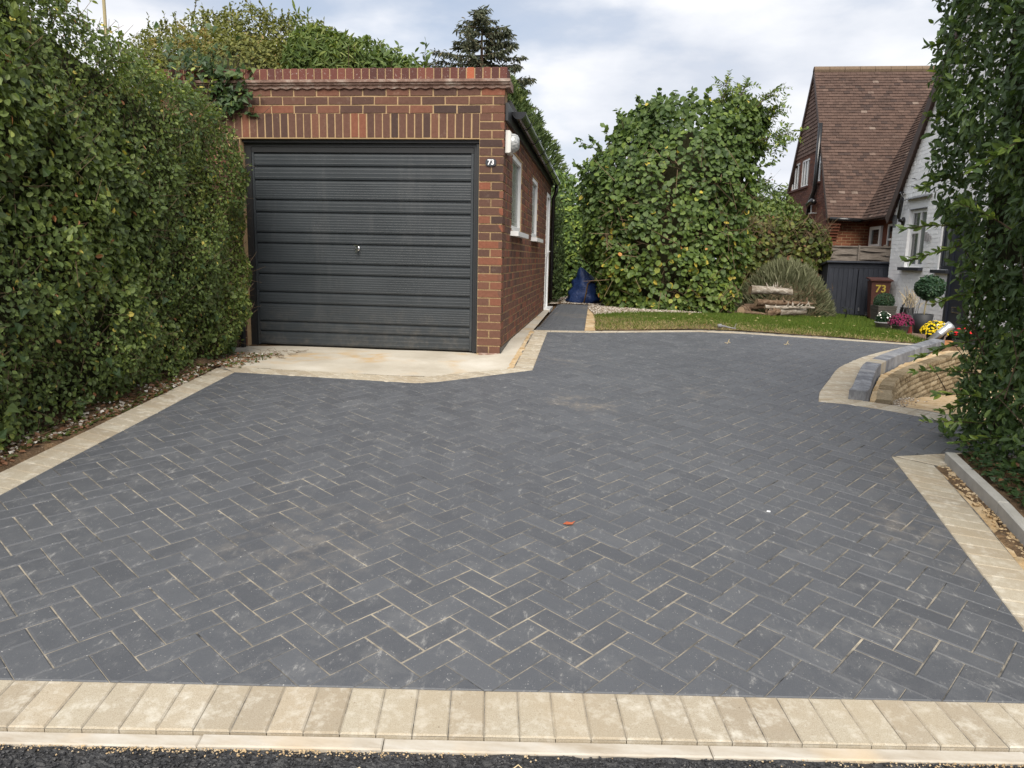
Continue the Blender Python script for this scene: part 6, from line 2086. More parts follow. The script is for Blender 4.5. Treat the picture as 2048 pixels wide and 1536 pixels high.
# ------------------------------------------------------------------ white house
whs = root('white_house', 'white painted brick cottage gable with dark front door', 'house', (7.5, 13.3, 0.35))
XH = 6.0
Y1, YRW, ZE2, ZR2 = 16.47, 13.22, 2.56, 7.0
sw_ = (ZR2 - ZE2) / (Y1 - YRW)
Y0W = 2 * YRW - Y1


def w0(z): return max(Y0W, Y0W + (z - ZE2) / sw_) if z > ZE2 else Y0W
def w1(z): return min(Y1, Y1 - (z - ZE2) / sw_) if z > ZE2 else Y1 - 0.25 * 0


WH = [(14.89, 15.70, 1.45, 2.76), (13.74, 14.19, 1.42, 2.45), (12.92, 13.70, 0.30, 2.55), (10.6, 11.7, 1.42, 2.55)]
m = MB()
zlv = sorted({0.2, 0.30, 1.42, 1.45, 2.45, 2.55, 2.76, 3.6, 4.4, 5.2, 6.0, 6.6, 6.95})
for i in range(len(zlv) - 1):
    za, zb = zlv[i], zlv[i + 1]
    cuts = sorted([(h[0], h[1]) for h in WH if h[2] <= za + 1e-6 and h[3] >= zb - 1e-6])
    def quad2(ya0, yb0, ya1, yb1):
        m.add(*prism([(ya0, za), (yb0, za), (yb1, zb), (ya1, zb)], (XH + 0.25, 0, 0), Y, Z, -X * 0.2475))
    lo0, lo1 = w0(za), w0(zb)
    for c0, c1 in cuts:
        quad2(lo0, c0, lo1, c0); lo0 = lo1 = c1
    quad2(lo0, w1(za), lo1, w1(zb))
m.add(*box(XH + 0.25, 12.0, Y1 - 0.22, Y1, 0.2, ZE2)).add(*box(XH + 0.25, 12.0, Y0W, Y0W + 0.22, 0.2, ZE2))
gw = m.build('gable_wall', M['whitebrick'], whs)
its = brick_items((XH, 0, 0), Y, Z, -X, lambda z: w0(z), lambda z: w1(z), 0.32, 6.7, WH, off=Y1 - 0.22, depth=0.04, proud=0.005, pitch=0.0755, jt=0.0095, jx=0.006)
pieces(gw, 'brick', its, M['whitebrick'], 300)
# window with blank panel above and lead flashing
window(whs, XH, 14.89, 15.70, 1.45, 2.55, [15.29], [(15.33, 15.62, 2.12)], M['white'], M['curtain'], sill=0.09, sillm=M['darkgrey'], fr_=0.06)
MB().add(*box(XH + 0.004, XH + 0.2, 14.89, 15.70, 2.56, 2.76)).build('blank_panel', M['whitebrick'], whs)
MB().add(*boxf((XH - 0.10, 14.74, 2.755), Y * 1.1, (0.12, 0, 0.05), (0.004, 0, -0.012))).build('flashing', M['lead'], whs)
MB().add(*box(XH - 0.006, XH + 0.03, 14.87, 15.72, 2.552, 2.568)).build('head_trim', M['lead'], whs)
window(whs, XH, 13.74, 14.19, 1.42, 2.45, [], [], M['bluedoor'], M['curtain'], sill=0.09, sillm=M['darkgrey'], fr_=0.07, setback=0.02)
window(whs, XH, 10.6, 11.7, 1.42, 2.55, [11.15], [], M['white'], M['curtain'], sill=0.09, sillm=M['darkgrey'], fr_=0.06)
fd = root('front_door', None, None, (XH, 13.3, 1.4)); fd.parent = whs; fd.location = np.array(fd.location) - WL[whs.name]
MB().add(*box(XH - 0.03, XH + 0.06, 13.62, 13.72, 0.36, 2.55)).add(*box(XH - 0.03, XH + 0.06, 12.90, 13.0, 0.36, 2.55)).add(*box(XH - 0.03, XH + 0.06, 13.0, 13.62, 2.45, 2.55)).build('frame', M['bluedoor'], fd)
MB().add(*cbox((XH + 0.05, 13.0, 0.40), Y * 0.62, Z * 2.05, -X * 0.05, 0.004)).build('leaf_panel', M['bluedoor'], fd)
m = MB()
for bx in ((13.16, 13.46, 0.70, 0.715), (13.16, 13.46, 0.785, 0.80), (13.16, 13.175, 0.715, 0.785), (13.445, 13.46, 0.715, 0.785)):
    m.add(*box(XH - 0.012, XH + 0.001, *bx))
m.build('letter_plate', M['chrome'], fd)
MB().add(*box(XH - 0.25, XH - 0.032, 12.9, 13.75, 0.30, 0.42)).build('doorstep', M['kerbgrey'], fd)
# roof of the wing
ud = unit(np.array([0, -(Y1 - YRW), ZR2 - ZE2])); un = np.array([0, ud[2], -ud[1]])
LS = math.hypot(Y1 - YRW, ZR2 - ZE2)
rf2 = MB()
rf2.add(*boxf(np.array([XH - 0.08, Y1 + 0.12, ZE2 - 0.12 * sw_]), X * 5.8, ud * (LS + 0.2), un * 0.10))
ud2 = np.array([0, -ud[1], ud[2]]); un2 = np.array([0, -un[1], un[2]])
rf2.add(*boxf(np.array([XH - 0.08, Y0W - 0.12, ZE2 - 0.12 * sw_]), X * 5.8, ud2 * (LS + 0.16), un2 * 0.11))
wroof = rf2.build('roof', M['tile'], whs)
MB().add(*boxf(np.array([XH - 0.10, Y1 + 0.14, ZE2 - 0.14 * sw_]) - un * 0.06, X * 0.018, ud * (LS + 0.2), un * 0.19)).build('bargeboard', M['barge'], whs)
MB().add(*boxf(np.array([XH - 0.10, Y0W - 0.14, ZE2 - 0.14 * sw_]) - un2 * 0.06, X * 0.018, ud2 * (LS + 0.2), un2 * 0.19)).build('bargeboard', M['barge'], whs)
# grey corbel, elbow pipe, hooks
m = MB()
for k in range(6):
    m.add(*box(XH - 0.012, XH + 0.15, Y1 - 0.02 - 0.19 + 0.012 * k, Y1 + 0.10 - 0.02 * k + 0.006, 2.46 - 0.042 * k, 2.50 - 0.042 * k))
m.build('corbel', M['lead'], whs)
MB().add(*tube([(XH - 0.03, 16.18, 2.91), (XH - 0.06, 16.06, 2.92), (XH - 0.07, 15.97, 2.88), (XH - 0.07, 15.98, 2.80), (XH - 0.07, 16.06, 2.44), (XH - 0.06, 16.03, 2.38), (XH + 0.0, 15.95, 2.35)], 0.038, 12)).build('elbow_pipe', M['blackpvc'], whs, smooth=True)
Vd, Fd = lathe([(0.001, 0), (0.085, 0), (0.085, 0.02), (0.05, 0.03)], 18)
MB().add(np.c_[XH - 0.006 - Vd[:, 2], Vd[:, 0] + 15.95, Vd[:, 1] + 2.35], Fd).build('pipe_flange', M['blackpvc'], whs)
for zz_ in (3.13, 2.98):
    MB().add(*tube([(XH, 15.55, zz_), (XH - 0.10, 15.52, zz_ + 0.005), (XH - 0.13, 15.3, zz_ - 0.01)], 0.007, 5)).build('wire_hook', M['darkgrey'], whs)
for yy_ in (14.78, 14.70, 14.60):
    MB().add(*tube([(XH - 0.03, yy_, 1.93), (XH - 0.03, yy_, 2.10 - (14.78 - yy_) * 0.4)], 0.022, 8)).build('conduit', M['palepot'], whs)

# ------------------------------------------------------------------ woven fence and bin store
fc = root('woven_fence', 'weathered fence of wavy grey horizontal boards behind the bin store', 'fence', (6.0, 18.6, 0.4))
for (xx_) in (5.15, 6.62, 7.15):
    MB().add(*box(xx_, xx_ + 0.07, 18.62, 18.69, 0.3, 1.95)).build('post', M['fence'], fc)
k = 0
z = 0.45
while z < 1.88:
    V, F = [], []
    nseg = 18
    a1, a2 = random.uniform(0, 6), random.uniform(0, 6)
    for i in range(nseg + 1):
        f = i / nseg; x = 4.95 + 2.2 * f
        wv = 0.012 * math.sin(7 * f + a1) + 0.008 * math.sin(15 * f + a2)
        wt = 0.112 + 0.012 * math.sin(9 * f + a2)
        yo = 18.6 - 0.016 * math.sin(f * 12.5 + k * math.pi)
        V += [(x, yo - 0.022, z + wv), (x, yo - 0.006, z + wt + wv), (x, yo + 0.004, z + wt + wv), (x, yo - 0.006, z + wv)]
    for i in range(nseg):
        for j in range(4):
            F.append((i * 4 + j, (i + 1) * 4 + j, (i + 1) * 4 + (j + 1) % 4, i * 4 + (j + 1) % 4))
    F += [(0, 1, 2, 3), tuple(nseg * 4 + j for j in (3, 2, 1, 0))]
    MB().add(V, [tuple(reversed(f_)) for f_ in F]).build('board', M['fence'], fc)
    z += 0.096; k += 1
MB().add(*box(4.95, 7.15, 18.565, 18.62, 1.88, 1.915)).build('top_rail', M['fence'], fc)
MB().add(*box(6.02, 6.06, 18.53, 18.565, 0.45, 1.93)).build('batten', M['fence'], fc)

sh_ = root('bin_store', 'low blue grey timber bin store with double doors and sloping roof', 'bin store', (5.5, 16.9, 0.35))
sx0, sx1, sy0, sy1 = 4.88, 6.16, 16.85, 17.6
cs = MB()
cs.add(*prism([(sy0, 0.36), (sy1, 0.36), (sy1, 1.38), (sy0, 1.50)], (sx0, 0, 0), Y, Z, X * 0.03))
cs.add(*prism([(sy0, 0.36), (sy1, 0.36), (sy1, 1.38), (sy0, 1.50)], (sx1 - 0.03, 0, 0), Y, Z, X * 0.03))
cs.add(*box(sx0 + 0.03, sx1 - 0.03, sy1 - 0.03, sy1, 0.36, 1.37))
cs.add(*box(sx0 + 0.03, sx1 - 0.03, sy0, sy0 + 0.03, 1.40, 1.495)).add(*box(sx0 + 0.03, sx1 - 0.03, sy0 + 0.03, sy1 - 0.03, 0.36, 0.40))
cs.build('carcass', M['shed'], sh_)
MB().add(*boxf((sx0 - 0.05, sy0 - 0.08, 1.515), X * (sx1 - sx0 + 0.1), (0, sy1 - sy0 + 0.14, -0.14), (0, 0.006, 0.04))).build('roof', M['shed'], sh_)
for d0, d1 in ((sx0 + 0.03, (sx0 + sx1) / 2 - 0.006), ((sx0 + sx1) / 2 + 0.006, sx1 - 0.03)):
    dd = root('door', None, None, ((d0 + d1) / 2, sy0, 0.9)); dd.parent = sh_; dd.location = np.array(dd.location) - WL[sh_.name]
    nbd = 6
    bw = (d1 - d0) / nbd
    for k in range(nbd):
        V, F = cbox((d0 + k * bw + 0.0015, sy0 + 0.012, 0.40), X * (bw - 0.003), Z * 0.995, -Y * 0.018, 0.004)
        MB().add(V, F).build('board', M['shed'], dd)
MB().add(*box(5.58, 5.60, sy0 - 0.03, sy0 - 0.006, 0.48, 0.56)).build('handle', M['galv'], sh_)


# ------------------------------------------------------------------ bins
def bin_(label, x0, y0, m_body, m_lid, ang, grp):
    zg = G(x0, y0) + 0.002
    rt = root('wheelie_bin', label, 'wheelie bin', (x0, y0, zg), grp)
    V, F = lathe([(0.001, 0.06), (0.18, 0.06), (0.24, 0.98), (0.25, 1.0), (0.22, 1.0), (0.001, 0.98)], 4, (0, 0, 0))
    SC = 0.80
    c, s_ = math.cos(R(45)), math.sin(R(45))
    def pz(V):  # square section, turned with the bin
        V = np.array(V, float) * SC
        ca, sa = math.cos(ang), math.sin(ang)
        return np.c_[V[:, 0] * ca - V[:, 1] * sa, V[:, 0] * sa + V[:, 1] * ca, V[:, 2]] + np.array([x0, y0, zg])
    V45 = np.c_[(V[:, 0] * c - V[:, 1] * s_) * 1.35, (V[:, 0] * s_ + V[:, 1] * c) * 1.5, V[:, 2]]
    MB().add(pz(V45), F).build('body', m_body, rt)
    lv_, lf_ = boxf((-0.265, -0.31, 1.003), (0.53, 0, 0), (0, 0.62, 0.05), (0, 0, 0.035))
    MB().add(pz(lv_), lf_).build('lid', m_lid, rt)
    hv, hf = tube([(-0.24, 0.33, 1.06), (0.24, 0.33, 1.06)], 0.02, 8)
    MB().add(pz(hv), hf).build('handle', m_lid, rt)
    for sx2 in (-0.2, 0.2):
        wv_, wf_ = tube([(sx2 - 0.03, 0.24, 0.09), (sx2 + 0.03, 0.24, 0.09)], 0.088, 14)
        MB().add(pz(wv_), wf_).build('wheel', M['blackpvc'], rt)
    tx = pz([(0.0, -0.252, 0.80)])[0]
    text_mesh('73', 0.21, M['yellow'], 'numerals', rt, tx, (R(90), 0, ang), 0.002, 0.005)
    return rt


bin_('brown wheelie bin numbered 73 beside the bin store', 5.74, 16.2, M['binbrown'], M['binbrown'], R(-8), 'wheelie bins by the white house')
bin_('black wheelie bin numbered 73 tucked against the white corner', 5.98, 16.85, M['binblack'], M['binblack'], R(-14), 'wheelie bins by the white house')


# ------------------------------------------------------------------ pots
def ball(rt, c, r, n, size, mat, shape='ovate', tm=0.45, flat=1.0, name='crown', hemi=False, wide=1.0):
    u = unit(rng.normal(size=(n, 3)))
    if hemi: u[:, 2] = np.abs(u[:, 2]) * 1.0 - 0.1; u = unit(u)
    rr = r * (1 - np.minimum(rng.exponential(0.06, n), 0.4))
    P = np.array(c) + u * rr[:, None] * np.array([1, 1, flat])
    P += u * (0.05 * r * wav(P, 9, 1))[:, None]
    D, Nv = orient(u, n, 0.7, 0.0, 0.9)
    leaves(name, P, D, Nv, rng.uniform(size[0], size[1], n), shape, np.clip(rng.normal(tm, 0.2, n), 0, 1), mat, rt, wide=wide)
    Vc, Fc = lathe([(max(0.001, math.sin(a)), -math.cos(a)) for a in np.linspace(0, math.pi, 9)], 14)
    MB().add(Vc * np.array([r, r, r * flat]) * 0.84 + np.array(c), Fc).build('inner_twigs', M['hcore'], rt, smooth=True)


def pot(rt, prof, c, mat, n=28, sq=0.0, soil=None):
    V, F = lathe(prof, n, c, sq)
    MB().add(V, F).build('pot', mat, rt, smooth=(sq == 0))
    if soil:
        r, z = soil
        V, F = lathe([(r, z), (0.001, z + 0.01)], n, c, sq)
        MB().add(V, F).build('soil', M['compost'], rt)


# slatted square planter with clipped box
px_, py_ = 5.04, 13.9; zg = G(px_, py_) + 0.003
rt = root('box_planter', 'slatted grey square planter holding a clipped box ball', 'planter', (px_, py_, zg))
ca = math.cos(R(45 + 5)); sa = math.sin(R(45 + 5))
def sqz(V): return np.c_[V[:, 0] * ca - V[:, 1] * sa, V[:, 0] * sa + V[:, 1] * ca, V[:, 2]] + np.array([px_, py_, zg])
V, F = lathe([(0.001, 0.0), (0.185, 0.0), (0.222, 0.335), (0.20, 0.335), (0.20, 0.30), (0.001, 0.30)], 4)
MB().add(sqz(V), F).build('pot', M['slatpot'], rt)
for k in range(8):
    z0 = 0.003 + k * 0.042
    r0, r1 = 0.188 + 0.037 * k / 8, 0.188 + 0.037 * (k + 0.9) / 8
    V, F = lathe([(r0 + 0.004, z0), (r0 + 0.009, z0 + 0.004), (r1 + 0.009, z0 + 0.034), (r1 + 0.004, z0 + 0.038)], 4)
    MB().add(sqz(V), F).build('slat', M['slatpot'], rt)
ball(rt, (px_, py_, zg + 0.40), 0.170, 2600, (0.016, 0.030), M['l_box'], tm=0.5, flat=0.92)

# standard topiary in round graphite pot
px_, py_ = 4.76, 11.55; zg = G(px_, py_) + 0.003
rt = root('potted_topiary', 'lollipop topiary tree in tall graphite pot before the white wall', 'topiary', (px_, py_, zg))
pot(rt, [(0.001, 0), (0.108, 0), (0.135, 0.285), (0.126, 0.288), (0.12, 0.265)], (px_, py_, zg), M['darkpot'], soil=(0.122, 0.268))
MB().add(*tube([(px_ + 0.004, py_, zg + 0.22), (px_ + 0.012, py_, zg + 0.40), (px_ + 0.03, py_, zg + 0.56)], [0.012, 0.011, 0.010], 8)).build('trunk', M['stem'], rt, smooth=True)
ball(rt, (px_ + 0.045, py_, zg + 0.675), 0.185, 1500, (0.035, 0.062), M['l_box'], tm=0.45, flat=0.88)
# its twin right of the door
px_, py_ = 4.80, 9.95; zg = G(px_, py_) + 0.003
rt = root('potted_topiary', 'second lollipop topiary in black pot half hidden by the right hedge', 'topiary', (px_, py_, zg))
pot(rt, [(0.001, 0), (0.108, 0), (0.135, 0.23), (0.126, 0.233), (0.12, 0.21)], (px_, py_, zg), M['darkpot'], soil=(0.122, 0.213))
MB().add(*tube([(px_, py_, zg + 0.2), (px_ + 0.012, py_, zg + 0.40), (px_ + 0.045, py_, zg + 0.66)], [0.012, 0.011, 0.010], 8)).build('trunk', M['stem'], rt, smooth=True)
ball(rt, (px_ + 0.05, py_, zg + 0.78), 0.17, 1200, (0.035, 0.062), M['l_box'], tm=0.5, flat=0.88)


def mum(label, px_, py_, potm, fm, rp, hp, rd, hd, nfl, fsz, lab='potted_chrysanthemum', cat='potted plant', dz=0.0):
    zg = G(px_, py_) + 0.003 + dz
    rt = root(lab, label, cat, (px_, py_, zg))
    pot(rt, [(0.001, 0), (rp * 0.80, 0), (rp * 0.97, hp * 0.86), (rp * 1.07, hp * 0.87), (rp * 1.07, hp), (rp * 0.95, hp), (rp * 0.93, hp * 0.88)], (px_, py_, zg), potm, soil=(rp * 0.95, hp * 0.9))
    c = np.array([px_, py_, zg + hp])
    n = 900
    u = unit(rng.normal(size=(n, 3))); u[:, 2] = np.abs(u[:, 2])
    P = c + u * np.array([rd, rd, hd]) * rng.uniform(0.3, 0.95, (n, 1))
    D, Nv = orient(u, n, 0.7, 0.2)
    leaves('foliage', P, D, Nv, rng.uniform(0.02, 0.04, n), 'ovate', np.clip(rng.normal(0.4, 0.2, n), 0, 1), M['l_box'], rt)
    m = MB()
    for k in range(nfl):
        ph = random.random() * 2 * math.pi
        ct = 1 - random.random() ** 0.9 * 0.97
        st = math.sqrt(1 - ct * ct)
        d = np.array([st * math.cos(ph), st * math.sin(ph), ct])
        q = c + d * np.array([rd, rd, hd]) * random.uniform(0.93, 1.06)
        nrm = unit(d + rng.normal(0, 0.15, 3) + np.array([0, 0, 0.2]))
        a_ = unit(np.cross(nrm, [0.3, 0.7, 0.2])); b2 = np.cross(nrm, a_)
        sz = fsz * random.uniform(0.75, 1.2)
        V = [q + nrm * sz * 0.35] + [q + nrm * sz * 0.28 * (1 if i % 2 else 0.7) + (0.6 * sz) * (a_ * math.cos(i * math.pi / 4) + b2 * math.sin(i * math.pi / 4)) for i in range(8)] + [q + sz * (0.95 if i % 2 else 0.72) * (a_ * math.cos(i * math.pi / 4) + b2 * math.sin(i * math.pi / 4)) for i in range(8)]
        F = [(0, 1 + i, 1 + (i + 1) % 8) for i in range(8)] + [(1 + i, 9 + i, 9 + (i + 1) % 8, 1 + (i + 1) % 8) for i in range(8)]
        m.add(V, F, random.random())
    m.build('flowers', fm, rt, kind='stuff')
    return rt


mum('mauve chrysanthemum dome in a wide grey pot', 4.33, 11.22, M['greypot'], M['fl_mauve'], 0.118, 0.125, 0.165, 0.165, 260, 0.017)
mum('white flowers in a pale grey pot behind the mauve chrysanthemum', 4.28, 11.75, M['palepot'], M['fl_white'], 0.115, 0.13, 0.11, 0.17, 30, 0.015, 'potted_flowers')
mum('bright yellow chrysanthemum in a blue grey pot on the deck corner', 4.13, 9.62, M['bluepot'], M['fl_yellow'], 0.105, 0.115, 0.170, 0.155, 300, 0.016)
# grey pot of dead stems
px_, py_ = 4.82, 12.15; zg = G(px_, py_) + 0.003
rt = root('pot_of_stems', 'grey pot of thin bare stems behind the mauve chrysanthemum', 'potted plant', (px_, py_, zg))
pot(rt, [(0.001, 0), (0.10, 0), (0.13, 0.19), (0.14, 0.19), (0.14, 0.21), (0.12, 0.21)], (px_, py_, zg), M['palepot'], soil=(0.12, 0.19))
n = 26
sticks(n, np.c_[rng.normal(px_, 0.05, n), rng.normal(py_, 0.05, n), np.full(n, zg + 0.18)], np.c_[rng.normal(0, 0.16, n), rng.normal(0, 0.1, n), np.ones(n)], rng.uniform(0.25, 0.55, n), 0.004, M['palepot'], 'stems', rt)
# red lantern
px_, py_ = 4.50, 11.35; zg = G(px_, py_) + 0.003
rt = root('red_lantern', 'small red tapered lantern between the grey and graphite pots', 'lantern', (px_, py_, zg))
V, F = lathe([(0.001, 0), (0.052, 0), (0.050, 0.02), (0.036, 0.12), (0.042, 0.125), (0.030, 0.16), (0.012, 0.17), (0.001, 0.172)], 8, (px_, py_, zg))
MB().add(V, F).build('body', M['redpot'], rt)
MB().add(*tube([(px_ - 0.03, py_, zg + 0.15), (px_ - 0.02, py_, zg + 0.2), (px_ + 0.02, py_, zg + 0.2), (px_ + 0.03, py_, zg + 0.15)], 0.003, 5)).build('handle', M['darkgrey'], rt)
# black hanging basket stand with dry straw
px_, py_ = 5.05, 12.9; zg = G(px_, py_) + 0.003
rt = root('wire_basket', 'black A shaped basket of yellow dry stalks against the white wall', 'basket', (px_, py_, zg))
m = MB()
for dx in (-0.10, 0.10):
    m.add(*tube([(px_ + dx, py_, zg), (px_ + dx, py_, zg + 0.30), (px_ + dx * 0.5, py_, zg + 0.42), (px_ + 0.02, py_, zg + 0.56)], 0.014, 6))
m.build('frame', M['blackpvc'], rt)
V, F = lathe([(0.001, 0.18), (0.075, 0.22), (0.105, 0.34), (0.098, 0.34), (0.08, 0.30)], 16, (px_, py_, zg))
MB().add(V, F).build('basket', M['blackpvc'], rt)
n = 60
sticks(n, np.c_[rng.normal(px_ + 0.02, 0.05, n), rng.normal(py_ - 0.02, 0.03, n), rng.uniform(zg + 0.3, zg + 0.5, n)], np.c_[rng.normal(0.1, 0.3, n), rng.normal(0, 0.15, n), np.full(n, 0.5)], rng.uniform(0.08, 0.24, n), 0.005, M['straw'], 'stalks', rt)

# deck step
dk = root('deck_step', 'low brown timber deck step beside the yellow chrysanthemum', 'step', (4.35, 10.3, 0.5))
dd0 = np.array([4.20, 10.95, 0]); dvec = unit(np.array([-0.13, -1.35, 0])); dn = np.array([-dvec[1], dvec[0], 0])
zd = 0.535
for k in range(5):
    o = dd0 + dn * (0.002 + k * 0.125); o[2] = zd - 0.028
    MB().add(*boxf(o, dvec * 0.95, dn * 0.118, Z * 0.028)).build('plank', M['deck'], dk)
o = dd0 - dn * 0.024; o[2] = 0.44
MB().add(*boxf(o, dvec * 0.95, dn * 0.022, Z * 0.092)).build('fascia_board', M['deck'], dk)

# tilted metal can, terracotta block, red flowers in dark trough
px_, py_ = 3.98, 9.33
zg = G(px_, py_)
rt = root('metal_can', 'tilted galvanised metal can leaning over the kerb end by the deck', 'can', (px_, py_, zg))
V, F = lathe([(0.001, 0), (0.045, 0), (0.045, 0.13), (0.050, 0.135), (0.045, 0.14), (0.045, 0.235), (0.058, 0.30), (0.054, 0.30), (0.042, 0.24)], 16)
Mr = np.array((Matrix.Rotation(R(48), 3, 'Y') @ Matrix.Rotation(R(0), 3, 'X')).to_3x3())
MB().add((V @ Mr.T) + np.array([px_ - 0.03, py_, zg + 0.045]), F).build('body', M['galv'], rt, smooth=True)
m = MB(); m.add(*tube([np.array([px_ + 0.05, py_, zg + 0.14]), np.array([px_ + 0.02, py_ - 0.02, zg + 0.24]), np.array([px_ + 0.14, py_ - 0.02, zg + 0.27]), np.array([px_ + 0.17, py_, zg + 0.22])], 0.005, 6))
m.build('handle', M['galv'], rt)
rt = root('terracotta_block', 'orange terracotta block under the metal can', 'block', (4.12, 9.45, 0.53))
MB().add(*cbox((4.06, 9.40, G(4.1, 9.42) + 0.002), (0.18, -0.02, 0), (0.01, 0.1, 0), Z * 0.05, 0.004)).build('brick_body', M['terracotta'], rt)
px_, py_ = 4.22, 9.12
zg = sunkz(px_, py_) + 0.03
zg = 0.50
rt = root('flower_trough', 'dark trough of red flowers half hidden by the right hedge', 'flower trough', (4.42, 9.25, zg))
MB().add(*cbox((4.25, 9.44, 0.515), X * 0.42, Y * 0.17, Z * 0.11, 0.01)).build('trough', M['darkpot'], rt)
n = 420
P = np.c_[rng.uniform(4.25, 4.67, n), rng.uniform(9.40, 9.62, n), 0.62 + np.abs(rng.normal(0, 0.045, n))]
D, Nv = orient(np.repeat([[0, -0.4, 1.0]], n, 0), n)
leaves('foliage', P, D, Nv, rng.uniform(0.025, 0.05, n), 'round', rng.uniform(0.1, 0.7, n), M['l_box'], rt)
m = MB()
for k in range(26):
    q = np.array([random.uniform(4.26, 4.66), random.uniform(9.38, 9.5), random.uniform(0.65, 0.74)])
    V, F = lathe([(0.001, 0.012), (0.016, 0.008), (0.026, 0.0)], 7, q)
    m.add(V, F)
m.build('flowers', M['fl_red'], rt, kind='stuff')
n = 12
sticks(n, np.c_[rng.uniform(4.26, 4.63, n), np.full(n, 9.5), np.full(n, 0.60)], np.c_[rng.normal(0, 0.6, n), rng.normal(-0.3, 0.2, n), np.ones(n)], rng.uniform(0.1, 0.2, n), 0.003, M['stem'], 'stems', rt)

# solar spotlight on the lawn
px_, py_ = 4.55, 14.35; zg = G(px_, py_)
rt = root('solar_spotlight', 'black solar spotlight on a spike in the lawn before the bin store', 'garden light', (px_, py_, zg))
MB().add(*tube([(px_, py_, zg - 0.02), (px_ + 0.01, py_, zg + 0.19)], [0.008, 0.013], 8)).build('spike', M['blackpvc'], rt)
MB().add(*boxf((px_ - 0.06, py_ - 0.04, zg + 0.225), (0.17, 0, -0.02), (0, 0.10, 0.015), (0, 0, 0.016))).build('solar_panel', M['glass'], rt)
MB().add(*tube([(px_ - 0.045, py_ - 0.06, zg + 0.195), (px_ - 0.02, py_ + 0.02, zg + 0.20)], [0.034, 0.026], 12)).build('lamp_head', M['blackpvc'], rt)
MB().add(*tube([(px_ - 0.049, py_ - 0.073, zg + 0.1935), (px_ - 0.0455, py_ - 0.061, zg + 0.195)], [0.029, 0.029], 12)).build('lens', M['chrome'], rt)

# hose sprinkler lying at the lawn edge
px_, py_ = 1.57, 9.56; zg = G(px_, py_)
rt = root('hose_sprinkler', 'grey plastic hose end lying on the dry grass edge', 'sprinkler', (px_, py_, zg))
MB().add(*tube([(px_ - 0.075, py_, zg + 0.045), (px_ - 0.03, py_, zg + 0.048), (px_ - 0.028, py_, zg + 0.045), (px_ + 0.02, py_ - 0.005, zg + 0.04)], [0.022, 0.026, 0.017, 0.014], 10)).build('body', M['palepot'], rt, smooth=True)
MB().add(*tube([(px_ + 0.018, py_ - 0.005, zg + 0.04), (px_ + 0.09, py_ - 0.01, zg + 0.025), (px_ + 0.15, py_ - 0.02, zg + 0.02)], [0.010, 0.009, 0.006], 8)).build('hose_tail', M['palepot'], rt, smooth=True)
MB().add(*tube([(px_ + 0.13, py_ - 0.015, zg + 0.02), (px_ + 0.15, py_ - 0.015, zg + 0.085)], [0.005, 0.003], 6)).build('spike', M['palepot'], rt)

# blue rubble bag
px_, py_ = -0.34, 14.35; zg = G(px_, py_)
rt = root('rubble_bag', 'full blue woven rubble bag slumped at the end of the path', 'bag', (px_, py_, zg))
V, F = [], []
nh, nr_ = 14, 24
for i in range(nh + 1):
    f = i / nh
    hw_ = np.interp(f, [0, 0.08, 0.35, 0.65, 0.9, 1.0], [0.30, 0.335, 0.285, 0.20, 0.075, 0.02])
    hd_ = np.interp(f, [0, 0.08, 0.35, 0.65, 0.9, 1.0], [0.24, 0.27, 0.23, 0.15, 0.06, 0.015])
    cx_ = 0.02 + np.interp(f, [0, 0.4, 0.7, 1], [0.0, 0.03, 0.02, -0.07])
    for k in range(nr_):
        t = 2 * math.pi * k / nr_
        fold = 1 + 0.09 * math.sin(5 * t + 7 * f) + 0.07 * math.sin(9 * t - 13 * f) + 0.05 * math.sin(23 * f + 2 * t) + random.uniform(-0.03, 0.03)
        V.append((px_ + cx_ + hw_ * fold * math.cos(t), py_ + hd_ * fold * math.sin(t), zg + 0.005 + f * 0.66 + 0.02 * math.sin(3 * t) * (f > 0.1)))
for i in range(nh):
    for k in range(nr_):
        F.append((i * nr_ + k, i * nr_ + (k + 1) % nr_, (i + 1) * nr_ + (k + 1) % nr_, (i + 1) * nr_ + k))
F.append(tuple(range(nh * nr_, (nh + 1) * nr_)))
MB().add(V, F).build('sack', M['bluebag'], rt, smooth=True)
MB().add(*tube([(px_ + 0.04, py_ - 0.285, zg + 0.02), (px_ + 0.08, py_ - 0.27, zg + 0.22), (px_ + 0.10, py_ - 0.21, zg + 0.38), (px_ + 0.17, py_ - 0.15, zg + 0.43), (px_ + 0.24, py_ - 0.05, zg + 0.36)], 0.014, 7)).build('strap', M['strap'], rt, smooth=True)

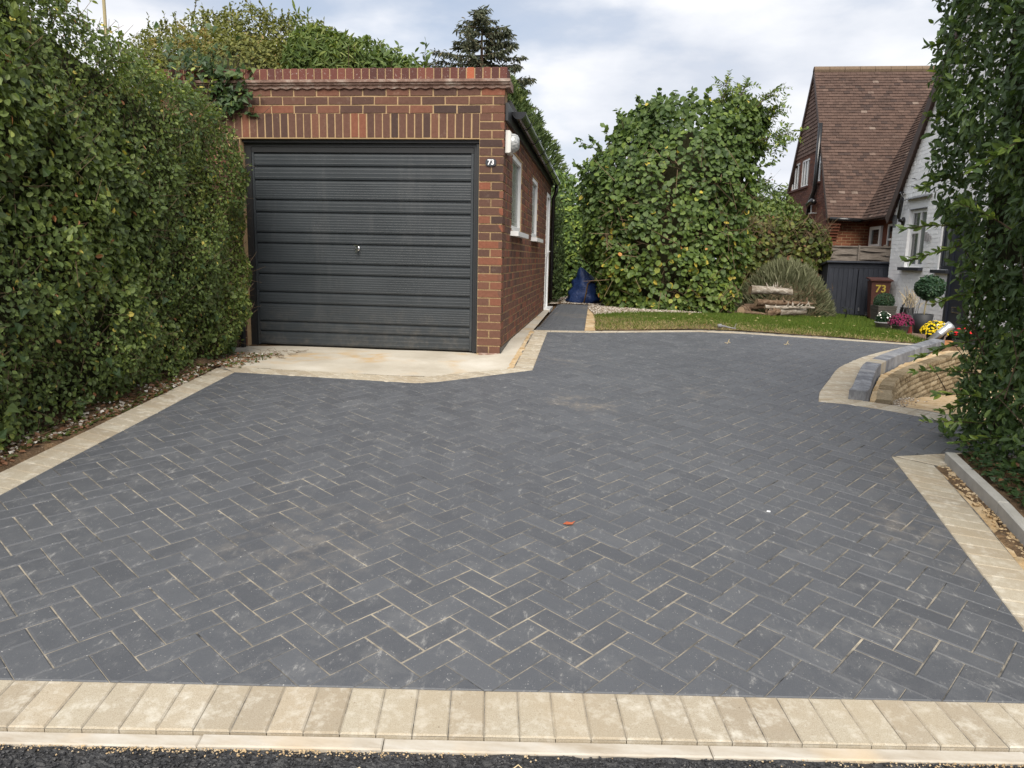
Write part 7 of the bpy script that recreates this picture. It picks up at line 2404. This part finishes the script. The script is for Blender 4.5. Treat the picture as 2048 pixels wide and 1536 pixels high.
# ------------------------------------------------------------------ small litter on the drive
x0, y0 = -0.10, 3.30
V = np.array([(0, 0, 0.004), (0.018, 0.008, 0.014), (0.04, 0.016, 0.008), (0.06, 0.02, 0.016), (0.045, -0.004, 0.006), (0.02, -0.008, 0.005)]) + np.array([x0 - 0.03, y0, plane(x0, y0)])
o = MB().add(V, [(0, 1, 2), (0, 2, 5), (2, 3, 4), (2, 4, 5)]).build('dead_leaf', M['deadleaf'])
tag(o, 'single curled orange leaf lying on the block paving', 'leaf')
x0, y0 = 0.885, 3.68
o = MB().add(*cbox((x0 - 0.008, y0 - 0.006, plane(x0, y0)), (0.017, -0.004, 0), (0.004, 0.012, 0), Z * 0.004, 0.001)).build('paper_scrap', M['scrap'])
tag(o, 'tiny white scrap on the block paving', 'scrap')
for (x0, y0, lab) in ((1.45, 8.50, 'pale dry stalk standing on the far paving, left one'), (2.13, 8.66, 'pale dry stalk standing on the far paving, right one')):
    z0 = plane(x0, y0)
    rt = root('dry_stalk', lab, 'stalk', (x0, y0, z0), 'dry stalks on the far paving')
    MB().add(*tube([(x0, y0, z0), (x0 + 0.012, y0, z0 + 0.03), (x0 + 0.018, y0, z0 + 0.05)], 0.004, 5)).add(*tube([(x0 + 0.006, y0, z0 + 0.03), (x0 + 0.03, y0 - 0.005, z0 + 0.008)], 0.003, 5)).add(*tube([(x0, y0, z0 + 0.005), (x0 - 0.03, y0, z0 + 0.01)], 0.003, 5)).build('stalk', M['straw'], rt)
# dry grass stalks and bits on the asphalt
for k, (s_, t_) in enumerate([(0.06, -0.33), (0.08, -0.39), (1.13, -0.33), (1.55, -0.31)]):
    x0, y0 = fr(s_, t_)
    z0 = plane(x0, y0) - 0.008
    a_ = [0.05, 0.05, 0.02, 0.02][k]
    o = MB().add(*tube([(x0 - a_, y0 - 0.006, z0 - 0.004), (x0, y0 + 0.008, z0 + 0.006), (x0 + a_, y0 - 0.004, z0 - 0.002)], 0.0016, 5)).build('grass_stalk', M['straw'])
    tag(o, ['longer curved straw stalk on the asphalt at bottom left, upper', 'longer curved straw stalk on the asphalt at bottom left, lower', 'short straw on the asphalt below the fourth edging joint', 'short straw on the asphalt near the middle of the footway'][k], 'straw', 'straw on the asphalt')
